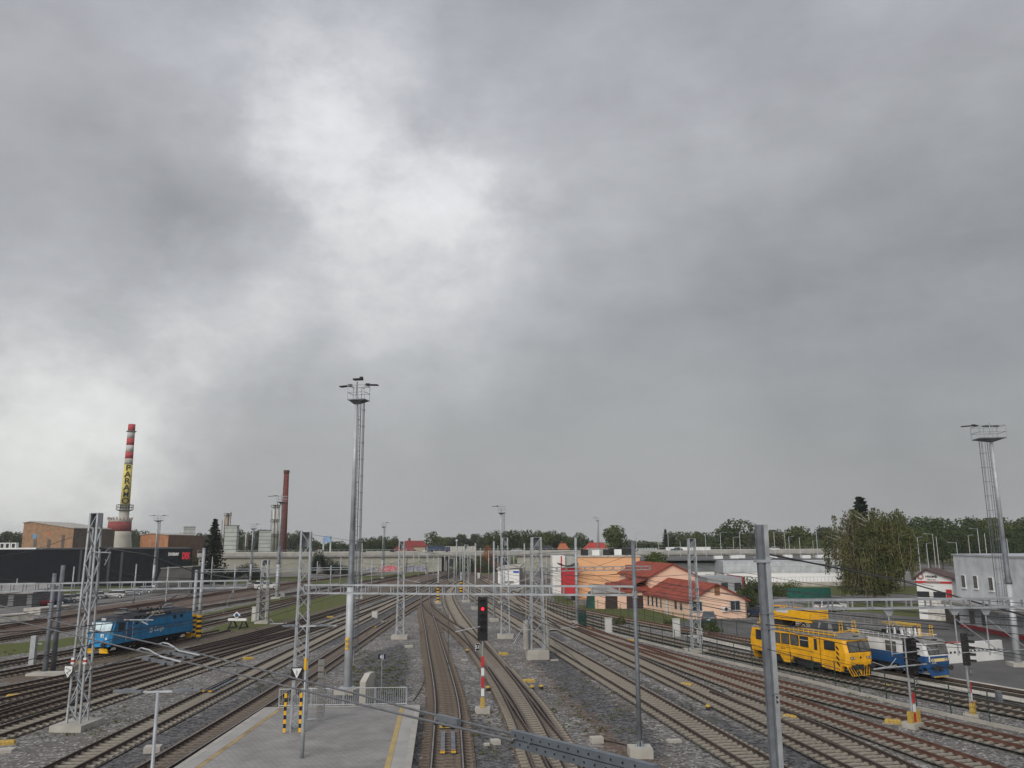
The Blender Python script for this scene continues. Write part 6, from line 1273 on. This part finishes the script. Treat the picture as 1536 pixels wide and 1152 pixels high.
# thin grey bare tree by the grey hall's left, bushes
def bush(px, yb, w_, h_, label, mt=LF[1], z0=0, Y=None):
    f = G(px, yb) if Y is None else Vector((P(px, yb, Y).x, Y, 0)); e_ = empty('bush', (f.x, f.y, 0), 0, label, 'bush'); r2 = np.random.default_rng(int(px)); n = int(260*w_*h_); d = r2.normal(size=(n, 3)); d /= np.linalg.norm(d, axis=1)[:, None]; d[:, 2] = np.abs(d[:, 2])
    bumps = 1+.22*np.sin(d[:, :1]*5+px)+.18*np.cos(d[:, 1:2]*7); v, f_ = leaves(d*np.array([w_/2, w_/2, h_])*r2.uniform(.6, 1.05, (n, 1))*bumps, .13, int(px)); leaf_obj('foliage', v, f_, mt, e_); m = MB()
    for k in range(4): m.tube((0, 0, 0), (w_*.2*math.cos(k*1.7), w_*.2*math.sin(k*1.7), h_*.6), .04, .01, 4)
    m.build('stems', BARK, e_)
bush(1136, 898, 5, 3.6, 'dark green bush left of the thick post behind the yard', LF[0]); bush(1180, 894, 6, 2.4, 'wide green bush between the thick post and the green netting', LF[1]); bush(1120, 916, 5, 3.4, 'dark shrub at the corner of the peach house', LF[0])
bush(1053, 945, 1.6, .9, 'small weed bush on the near kerb below the teal car', LF[2]); bush(1070, 948, 1.8, 1.0, 'small weed bush left of the yellow railcar', LF[1]); bush(1003, 939, 1.2, .8, 'tiny reddish green weed by the second fence', LF[2]); bush(930, 936, 1.6, .8, 'low weed clump beside the slender pole and the yellow box', LF[2])
bush(283, 868, 6, 5.5, 'dark shrub between the red logo and the spruce', LF[3], Y=190); bush(505, 868, 9, 3.2, 'low dark shrub against the retaining wall, smaller one', LF[3], Y=275); bush(480, 862, 8, 6.5, 'dark ivy like shrub against the retaining wall, taller one', LF[3], Y=283); bush(365, 868, 14, 3.5, 'long dark hedge right of the spruce foot', LF[3], Y=240); bush(716, 856, 14, 4.5, 'green shrub under the right end of the overpass', LF[0], Y=285); bush(730, 853, 8, 6.5, 'taller orange brown shrub beneath the overpass', mat('orange leaves', (.30, .12, .05), .9, 0, .4, .5), Y=287)
nt2 = tag(MB().box((0, 0, .9), (8, .15, 1.8)).build('green_netting', TEAL), 'green netting fence screen left of the birch', 'screen'); q = G(1214, 897); nt2.location = q
for px_, w_, lb2 in ((884, 1.0, 'dark green folded tarpaulin left of the garage'), (896.5, 2.6, 'bright teal tarpaulin cover leaning at the garage corner')):
    q = G(px_, 912); h_ = 2.6; o = MB().rings([[(-w_/2, -.5, 0), (w_/2, -.6, 0), (w_/2, .5, 0), (-w_/2, .5, 0)], [(-w_*.35, -.35, h_*.7), (w_*.5, -.3, h_*.75), (w_*.5, .3, h_*.7), (-w_*.35, .3, h_*.7)], [(0, -.15, h_), (w_*.42, -.15, h_), (w_*.42, .1, h_), (0, .1, h_)]]).build('tarpaulin', TEAL if w_ > 2 else GREENF); o.location = q; tag(o, lb2, 'tarpaulin')

# ---------------------------------------------------------------- fences, kerbs
def pxline(px, z=0, step=None):
    p = [G(*q, z) for q in px]; p = [Vector((v.x, v.y, 0)) for v in p]; p.sort(key=lambda v: v.y); return smooth_line(p, 0)
def fence_line(px, label, hgt=1.95, step=2.5, kerb=True, mesh_n=7, vert=0):
    ln = pxline(px); o = ln[0]; e_ = empty('mesh_fence', o, 0, label, 'fence'); sp = resample(ln, step)
    for p, t in sp[:98]: MB().tube(p+Vector((0, 0, 0)), p+Vector((0, 0, hgt)), .035, n=6).build('post', GREENF, e_, o)
    b = MB()
    for k in range(mesh_n):
        z = .25+(hgt-.3)*k/(mesh_n-1); b.path([p+Vector((0, 0, z)) for p, t in sp], .011 if k < mesh_n-1 else .018, 3)
    if vert:
        for p, t in resample(ln, vert): b.tube(p+Vector((0, 0, .2)), p+Vector((0, 0, hgt-.05)), .005, n=3, caps=False)
    b.build('wire_mesh', GREENF, e_, o)
    if kerb:
        b = MB(); l1, l2 = offs(ln, -.1), offs(ln, .1); sweep(b, ln, [(-.11, 0), (.11, 0), (.11, .2), (-.11, .2)], 0); b.build('kerb', CONCL, e_, o)
    return e_
fence_line([(813, 914), (857, 935), (870, 939), (940, 957), (960, 962), (1040, 982), (1096, 995.5), (1176, 1014), (1305, 1046.5), (1384.6, 1066.5), (1536, 1099), (1620, 1118)], 'dark green mesh fence on a pale kerb running past both railcars', vert=.6)
fence_line([(800, 893), (850, 908), (923, 922), (990, 935), (1062, 948), (1130, 958)], 'second green mesh fence between the curving tracks and the peach houses', kerb=False, hgt=1.7, vert=.8)
ga, gb2 = G(868, 941), G(880, 943); t = gb2-ga; e_ = empty('fence_gate', (ga.x, ga.y, 0), math.atan2(t.y, t.x), 'dense green gate leaf beside the grey pole', 'gate')
for k in range(12): MB().box((t.length*(k+.5)/12, 0, 1.1), (.05, .04, 2.1)).build('bar', GREENF, e_)
MB().box((t.length/2, 0, 2.1), (t.length, .06, .06)).box((t.length/2, 0, .15), (t.length, .06, .06)).box((t.length/2, 0, 1.1), (t.length, .03, .9)).build('gate_frame', GREENF, e_)
# ---------------------------------------------------------------- small yard fittings
def cabinet(px, yb, w_, h_, label, mt=mat('weathered white cabinet', (.50, .50, .48), .7, 0, .1, 1), name='relay_cabinet', d=.5, cat='cabinet'):
    f = G(px, yb); e_ = empty(name, (f.x, f.y, 0), random.uniform(-.2, .2), label, cat); MB().box((0, 0, h_/2), (w_, d, h_)).build('body', mt, e_); MB().box((0, 0, h_+.03), (w_+.08, d+.08, .06)).build('lid', CONCL if mt is not YELM else YELM, e_); MB().box((0, -d/2-.005, h_*.5), (w_*.8, .02, h_*.82)).build('door', mt, e_)
cabinet(913, 951, .8, 1.75, 'white cabinet at the fence left of the slender pole'); cabinet(1015, 955, .8, 1.9, 'white cabinet with vents between the fence and the lattice mast'); cabinet(1050, 966, .5, 1.5, 'small white box hung beside the kerb lattice mast')
cabinet(381, 932, .55, 1.9, 'white cabinet beside the counterweight mast at the grass verge'); cabinet(562.5, 927, .8, .9, 'small white box between the tracks left of the white capped mast'); cabinet(424, 897, .7, 1.1, 'white box behind the grass verge near the counterweights'); cabinet(640, 862, .8, 1.4, 'white box far away below the overpass'); cabinet(718, 868, .7, 1.6, 'white box far away right of the capped lattice mast')
q = G(472, 1082, PZ); e_ = empty('information_board', (q.x, q.y, PZ), R(10), 'framed perforated board standing behind the platform lattice mast', 'board'); MB().tube((-.45, 0, .12), (.5, 0, .12), .04).tube((-.45, 0, .0), (-.45, 0, 2.0), .04).tube((.5, 0, .0), (.5, 0, 2.6), .04).build('frame', STEEL, e_)
for k in range(9): MB().box((.25, 0, .35+k*.36), (.34, .2, .28)).build('weight_block', CONCD, e_)
def point_machine(px, yb, label, rz, s=.72, group='yellow point machines by the tracks'):
    f = G(px, yb); e_ = empty('point_machine', (f.x, f.y, 0), rz, label, 'point machine', group); e_.scale = (s, s, s)
    b = MB(); b.rings([[(x*.62, y*.30, 0.05) for x, y in ((-1, -1), (1, -1), (1, 1), (-1, 1))], [(x*.62, y*.30, .28) for x, y in ((-1, -1), (1, -1), (1, 1), (-1, 1))], [(x*.52, y*.22, .36) for x, y in ((-1, -1), (1, -1), (1, 1), (-1, 1))]]); b.build('housing', YELM, e_); MB().box((-1.2, 0, .15), (1.4, .06, .05)).box((-1.3, .25, .12), (1.6, .05, .05)).build('drive_rod', RAILT, e_); MB().box((0, 0, .04), (1.6, .8, .08)).build('bearer', SLEEPL, e_)
PM = [(20, 1047, .3, 'yellow point machine between the tracks at the left edge'), (116, 996, .3, 'yellow point machine below the locomotive nose'), (8, 1118, .3, 'yellow box at the very left edge on the near gravel', ), (372, 990, .5, 'small orange box on the gravel left of the platform mast'), (495, 927, .4, 'yellow rodding in the tracks left of the far box'), (755, 983, .1, 'yellow point machine right of the curved junction'), (793, 1024, .1, 'yellow point machine beside the lower points, nearer one'), (1030, 1030, -.6, 'yellow point machine on the track behind the slender pole'), (1187, 1079, -.6, 'yellow point machine right of the thick post'), (1340, 1086, -.5, 'yellow point machine left of the signal with plate 51'), (1325, 1032, -.4, 'yellow plate beside the rail before the yellow railcar'), (947, 963, -.5, 'yellow point machine at the fence behind the slender pole'), (890, 945, -.5, 'low yellow cover near the green gate'), (575, 935, .5, 'yellow rodding box left of the white capped mast')]
for px_, yb_, rz_, lb2 in PM: point_machine(px_, yb_, lb2, rz_)
def stone(px, yb, w_, d_, h_, label, mt=CONCL, name='concrete_marker', cat='marker', rz=.2):
    f = G(px, yb); o = MB().box((0, 0, h_/2), (w_, d_, h_)).build(name, mt); o.location = (f.x, f.y, .0); o.rotation_euler = (0, 0, rz); tag(o, label, cat)
stone(743, 1116, .5, .55, .22, 'pale square block on dark gravel right of the left branch rails', CONCL); stone(895, 1114, .65, .5, .3, 'white block with a cable beside the slender pole foot', CONCL); stone(1011, 1113, .75, .45, .12, 'pale flat slab right of the slender pole'); stone(697, 991, .6, .3, .12, 'small pale slab between the diverging tracks', CONCL); stone(832, 991, .7, .35, .1, 'small pale slab right of the sturdy mast', CONCL)
stone(1290, 1117, 1.0, .25, .12, 'narrow pale slab between the tracks at lower right', rz=-.5); stone(229, 1128, .8, .6, .3, 'pale concrete cable pit cover behind the near lamp'); stone(5, 1128, 1.0, .7, .15, 'pale slab at the lower left edge'); stone(613, 971, .8, .5, .2, 'dark topped cable pit right of the white capped mast'); stone(730, 1118, .3, .3, .1, 'tiny pale stone between platform and branch', CONCL)
stone(1500, 1060, .3, .3, .9, 'short grey bollard beside the fence at right', STEELD, 'bollard', 'bollard')
for px_, yb_, lb2 in ((732, 1036, 'orange knob beside the signal base'), (798, 1035, 'yellow round cap near the lower points, left one'), (812, 1034, 'yellow round cap near the lower points, right one'), (701, 979, 'yellow cap beside the crossing rails'), (1062, 1065, 'orange topped dark box on the dark gravel')):
    f = G(px_, yb_); e_ = empty('track_marker', (f.x, f.y, 0), 0, lb2, 'marker'); MB().tube((0, 0, 0), (0, 0, .2), .15, n=12).build('base', DARK, e_); MB().lathe([(.18, .2), (.18, .26), (.1, .33)], n=14).build('cap', YELM, e_)
# balise with yellow ends between the rails, and two in the track beside the platform
def trough(px0, y0, px1, y1, label):
    a, c = G(px0, y0), G(px1, y1); v = c-a; e_ = empty('track_magnet', (a.x, a.y, .19), math.atan2(v.y, v.x), label, 'track equipment')
    for s_ in (-.27, .27):
        MB().box((v.length/2, s_, .03), (v.length, .22, .08)).build('bar', STEELD, e_)
        for x_ in (0, ): k_ = MB().box((x_+.12, s_, .09), (.34, .24, .06)).build('end_cap', YEL, e_); MB().box((x_+.1, s_, .125), (.12, .26, .012)).build('stripe', BLACK, k_)
trough(672, 1137, 672, 1104, 'pair of grey magnet bars with yellow ends in the track beside the platform')
a = G(672, 1096); o = MB().box((0, 0, 0), (.95, .3, .12)).build('track_balise', YELM); o.location = (a.x, a.y, .24); tag(o, 'flat yellow box between the rails beside the platform', 'track equipment')
trough(309, 1043, 350, 1022, 'pair of dark bars with yellow ends lying in the left track'); trough(560, 943, 578, 933, 'short dark bars lying in the track left of the capped mast')
# ---------------------------------------------------------------- overhead wires
WIRE = mat('dark overhead wire', (.05, .052, .055), .6, .4, .1)
def wires(key, zc, zm, label, y0=32, y1=200, r=.018):
    c = [p for p in TR[key] if y0 < p.y < y1]; c.sort(key=lambda p: p.y); 
    if len(c) < 10: return
    o = c[0]; sp = resample(c, 4.0); L_ = len(sp); e_ = empty('overhead_line', (o.x, o.y, 0), 0, label, 'overhead line', 'overhead lines above the tracks'); sag = lambda k: 1-abs(((k*4) % 56)/28-1)
    cw = [p+Vector((0, 0, zc)) for p, t in sp]; mw = [p+Vector((0, 0, zm-(zm-zc-.45)*max(0, 1-(((k*4) % 56)/28-1)**2))) for k, (p, t) in enumerate(sp)]
    MB().path(cw, r, 4).build('contact_wire', WIRE, e_, o); MB().path(mw, r*1.15, 4).build('messenger_wire', WIRE, e_, o); b = MB()
    for k in range(1, L_, 2): b.tube(cw[k], mw[k], .005, n=3)
    b.build('droppers', WIRE, e_, o)
for k, z_, lb2 in (('A', 5.6, 'thin overhead line above the track left of the platform'), ('B', 5.6, 'thin overhead line above the second track left of the platform'), ('Cc', 5.5, 'thin overhead line above the track behind the left lattice mast'), ('E', 5.6, 'thin overhead line above the curve before the locomotive'), ('F', 5.5, 'thin overhead line above the blue locomotive siding'), ('M', 5.6, 'thin overhead line above the track right of the platform'), ('Nn', 5.6, 'thin overhead line above the branch behind the red signal'), ('Pp', 5.6, 'thin overhead line above the track right of the slender pole'), ('Q', 5.6, 'thin overhead line above the track behind the thick post'), ('Rr', 5.6, 'thin overhead line above the red rusted tracks'), ('U', 5.6, 'thin overhead line above the yellow railcar'), ('S', 5.7, 'thin overhead line above the rusted track by the fence'), ('V', 5.8, 'thin overhead line above the paved track of the grey blue railcar'), ('N2', 5.6, 'short overhead line above the bottom centre branch'), ('D', 5.5, 'thin overhead line above the interlaced left tracks'), ('G', 5.5, 'thin overhead line above the track behind the locomotive')): wires(k, z_, z_+1.5, lb2)
def cross_wire(pts, label, r=.013, name='span_wire'):
    v = [P(*p) for p in pts]; out = []
    for a, c in zip(v, v[1:]):
        for k in range(8): q = a.lerp(c, k/8); out.append(q)
    out.append(v[-1]); o = MB().path(out, r, 5).build(name, WIRE, None, v[0]); tag(o, label, 'wire'); return o
cross_wire([(1155, 832, 41), (1360, 873, 60), (1470, 905, 44), (1600, 940, 40)], 'grey bracing wire running down right from the top of the thick post', .05)
cross_wire([(1152, 836, 41), (1265, 850, 55), (1400, 880, 60)], 'second thinner wire from the top of the thick post', .02)
cross_wire([(870, 858, 120), (930, 838, 90), (957, 825, 44)], 'wire rising right to the top of the slender pole', .02); cross_wire([(870, 838, 110), (960, 868, 80), (1150, 900, 41)], 'wire crossing the peach roofs to the thick post', .015)
cross_wire([(950, 905, 44), (1040, 916, 80), (1150, 960, 60), (1300, 1000, 50), (1540, 1060, 40)], 'thin feeder wire descending across the yellow railcar', .010); cross_wire([(870, 877, 120), (1045, 903, 80), (1150, 935, 41), (1400, 960, 60), (1540, 990, 40)], 'thin feeder wire crossing before the peach gable', .010)
cross_wire([(0, 834, 60), (45, 827, 75), (135, 797, 49)], 'wire from the far left up to the tall lattice mast', .02); cross_wire([(150, 822, 49), (220, 832, 70), (290, 857, 90), (385, 874, 60)], 'thick wire sloping down right over the black warehouse', .06); cross_wire([(160, 968, 50), (215, 925, 60), (265, 893, 49)], 'thin strut wire over the locomotive cab', .03); cross_wire([(178, 960, 52), (245, 912, 60), (290, 890, 60)], 'second thin strut wire over the locomotive roof', .025)
cross_wire([(455, 800, 48), (700, 838, 50), (957, 820, 43)], 'slack wire hanging between the two portal posts', .009)
for i, (xa, ya, Ya, xb, yb, Yb_) in enumerate([(1155, 880, 41, 1560, 945, 38), (1155, 948, 41, 1560, 978, 38), (870, 862, 120, 1150, 915, 41), (957, 868, 44, 1045, 880, 80), (1045, 850, 80, 1152, 868, 41), (806, 850, 75, 957, 880, 44), (1045, 905, 80, 1152, 925, 41), (806, 885, 75, 868, 892, 120), (394, 868, 100, 600, 878, 90), (125, 850, 49, 290, 868, 90), (0, 945, 45, 125, 900, 49), (0, 868, 50, 116, 873, 49)]):
    cross_wire([(xa, ya, Ya), ((xa+xb)/2, (ya+yb)/2+4, (Ya+Yb_)/2), (xb, yb, Yb_)], ['upper thin span wire right of the thick post', 'lower thin span wire right of the thick post', 'long thin span wire from the green gate pole to the thick post', 'thin span wire between slender pole and kerb mast', 'thin span wire between kerb mast and thick post top', 'thin span wire between sturdy mast and slender pole', 'low span wire between kerb mast and thick post', 'thin span wire before the red panel tower', 'thin span wire from counterweight mast to white capped mast', 'thin span wire over the small cars at left', 'thin slanting span wire at the left edge', 'upper span wire at the left edge'][i], .013)
# cantilever arms
def cant(x0, y0, x1, y1, Y, label, dx=0):
    a, c = P(x0, y0, Y), P(x1, y1, Y+dx); o = empty('cantilever', a, 0, label, 'cantilever arm'); v = c-a; MB().tube((0, 0, 0), v, .035, n=6).build('tube', STEEL, o); b = MB()
    for k in (.08, .11, .14, .17): b.tube(v*k, v*(k+.012), .05, n=8)
    b.build('insulator', mat('brown insulator', (.12, .05, .04), .4), o); MB().tube(v*.7+Vector((0, 0, 0)), v+Vector((0, 0, .35)), .02, n=5).build('steady_arm', STEEL, o)
for i, c_ in enumerate([(806, 947, 868, 940, 74), (806, 945, 776, 944, 74), (806, 905, 770, 966, 74), (720, 940, 683, 948, 50), (455, 939, 505, 939, 44), (806, 800+75, 760, 888, 74), (600, 868, 630, 874, 90), (1390, 996, 1310, 1004, 42), (1310, 1004, 1345, 998, 44), (758, 878, 800, 866, 92), (186, 930, 230, 930, 47), (210, 931, 222, 937, 47), (135, 828, 166, 829, 49), (166, 829, 157, 848, 49), (430, 935, 405, 936, 60), (335, 920, 352, 880, 95), (1152, 836, 1130, 836, 41)]):
    cant(*c_, ['tube arm right of the sturdy lattice mast', 'short tube arm left of the sturdy lattice mast', 'slanting strut of the sturdy lattice mast', 'thin arm beside the red signal head', 'thin arm by the platform lamp', 'long arm under the far girder', 'short arm of the white capped mast', 'pale arm before the white railcar', 'short pale arm before the yellow railcar', 'rising arm before the relay hut', 'thin arm over the locomotive side', 'short bent arm over the locomotive door', 'bracket arm near the top of the left lattice mast', 'drop tube near the top of the left lattice mast', 'short arm left of the platform mast', 'slanting strut below the left girder end', 'short bracket on the thick post'][i])
# near tension cables in front of the footbridge, with clamps and the perforated bar
NC = mat('near grey cable', (.17, .175, .185), .5, .4, .15, 6); zc = 8.2
def at(px, y, z): return G(px, y, z)
def near_cable(pts, label, r):
    v = [at(x, y, zc) for x, y in pts]; o = empty('tension_cable', v[0], 0, label, 'cable'); MB().path([p-v[0] for p in v], r, 10).build('cable', NC, o, smooth=True); return o, v
o, v = near_cable([(-80, 885), (0, 908), (100, 936), (237, 966.5), (300, 981), (440, 1017), (540, 1042), (600, 1059), (656, 1073.5), (773, 1101.6)], 'upper of the two near grey cables crossing the lower left', .017); v0 = v[0]
o2, v2 = near_cable([(-80, 905), (0, 926), (100, 950), (204, 975.5), (300, 998), (452, 1035), (600, 1071), (654, 1084), (771, 1111)], 'lower of the two near grey cables crossing the lower left', .017)
def clamp(parent, v0, pts, label=None):
    p = [at(x, y, zc)-v0 for x, y in pts]; MB().path(p, .018, 8).build('bent_splice', STEELL, parent, smooth=True); a, c = p[0], p[-1]; m_ = (a+c)/2+Vector((0, 0, -.10)); t = (c-a).normalized(); MB().bar(a+Vector((0, 0, -.12))+t*.42, c+Vector((0, 0, -.08))-t*.38, .03, .075).build('clamp_plate', STEELD, parent)
    for k in (.35, .7): q = a.lerp(c, k)+Vector((0, 0, -.10)); MB().tube(q+Vector((-.02, -.12, 0)), q+Vector((.02, .1, 0)), .026, n=8).build('bolt', STEELD, parent)
clamp(o, v0, [(237, 967), (244, 964), (252, 965.5), (260, 970), (268, 976), (300, 983)]); clamp(o2, v2[0], [(204, 976), (212, 972), (224, 975), (232, 980), (242, 985), (272, 993)])
a, c = at(656, 1078, zc), at(688, 1086, zc); t = (c-a).normalized(); e_ = empty('cable_spreader', a, math.atan2(t.y, t.x), 'dark grey bolted spreader joining the two near cables', 'cable clamp'); Ls = (c-a).length
MB().box((Ls/2, 0, 0), (Ls, .07, .13)).build('block', STEELD, e_)
for x_ in (.1, .5, .9): MB().tube((Ls*x_, -.08, -.04), (Ls*x_, .08, -.04), .03, n=8).build('bolt', DARK, e_)
a, c = at(770, 1107, zc), at(985, 1163, zc+.25); t = (c-a).normalized(); e_ = empty('tension_bar', a, 0, 'long perforated grey steel bar crossing the bottom of the view', 'tension bar'); v = c-a; s_ = t.cross(Vector((0, 0, 1))).normalized(); u = s_.cross(t)
for k in (-1, 1): MB().bar(s_*.0+u*.055*k, v+u*.047*k, .075, .087, up=tuple(u)).build('flat_bar', mat('blue grey bar', (.16, .185, .215), .5, .4, .12, 5), e_)
hb = MB(); n_ = 14
for k in range(n_):
    q = v*((k+.4)/n_)
    for j in (-1, 1): w2 = q+u*.047*j+s_*.037+t*(.05*j); hb.tube(w2, w2+s_*.006, .014, n=8)
hb.build('hole', BLACK, e_); MB().tube(v*.18+u*.02-s_*.05, v*.18+u*.02+s_*.07, .022, n=8).build('bolt', STEELD, e_)
# weeds between the stones, loose cables on the ballast
r3 = np.random.default_rng(21); wp_ = []
for (x0, y0, x1, y1, n_) in ((520, 975, 610, 1045, 260), (700, 1060, 780, 1140, 50), (0, 1060, 200, 1110, 60), (820, 985, 960, 1100, 120), (560, 905, 700, 960, 60), (960, 1010, 1100, 1085, 50), (380, 1000, 470, 1050, 60), (1180, 1020, 1360, 1060, 60), (0, 975, 200, 1010, 90), (255, 900, 520, 960, 160)):
    for _ in range(n_):
        q = G(r3.uniform(x0, x1), r3.uniform(y0, y1)); m_ = r3.integers(4, 12); wp_.append(np.array([q.x, q.y, .05])+r3.normal(0, 1, (m_, 3))*np.array([.16, .16, .03]))
v, f = leaves(np.concatenate(wp_), .07, 6); v[:, 2] = np.abs(v[:, 2]); tag(leaf_obj('weeds', v, f, leafmat('low weeds', (.07, .09, .03), (.12, .12, .05)), None), kind='stuff')
for i, pts in enumerate((((640, 1010), (632, 1035), (620, 1052)), ((905, 1112), (940, 1118), (975, 1130)), ((300, 1001), (330, 1004), (355, 998), (385, 1000)), ((1130, 1060), (1200, 1076), (1290, 1118), (1330, 1150)), ((830, 900), (870, 935), (930, 968), (1010, 1003)))):
    c_ = smooth_line([Vector((*G(*q).to_2d(), 0)) for q in sorted(pts, key=lambda q: -q[1])], 0); o_ = MB().path([p+Vector((0, 0, .05)) for p in c_], .03, 5).build('ground_cable', BLACK, None, c_[0]); tag(o_, 'black cable lying on the ballast '+('right of the platform corner', 'behind the slender pole base', 'between the tracks left of the platform mast', 'at the lower right below the thick post', 'beside the fence behind the slender pole')[i], 'cable')
# ---------------------------------------------------------------- haze
hz_ = MB().bb(-2500, 2500, -200, 2200, -1, 120).build('haze', mat('unused', (.5, .5, .5))) if False else None
HAZE = .00014
# ---------------------------------------------------------------- haze: one closed box of thin air round everything
hm = bpy.data.materials.new('thin haze'); hm.use_nodes = True; t = hm.node_tree; t.nodes.remove(t.nodes['Principled BSDF'])
pv_ = t.nodes.new('ShaderNodeVolumePrincipled'); pv_.inputs['Density'].default_value = HAZE; pv_.inputs['Color'].default_value = (.93, .95, .97, 1); t.links.new(pv_.outputs[0], t.nodes['Material Output'].inputs['Volume'])
for o in list(bpy.data.objects):
    if o.name == 'ground':
        me = o.data; 
hz_ = MB().bb(-4200, 4200, -400, 4600, -1, 100).build('haze', hm); tag(hz_, kind='stuff')
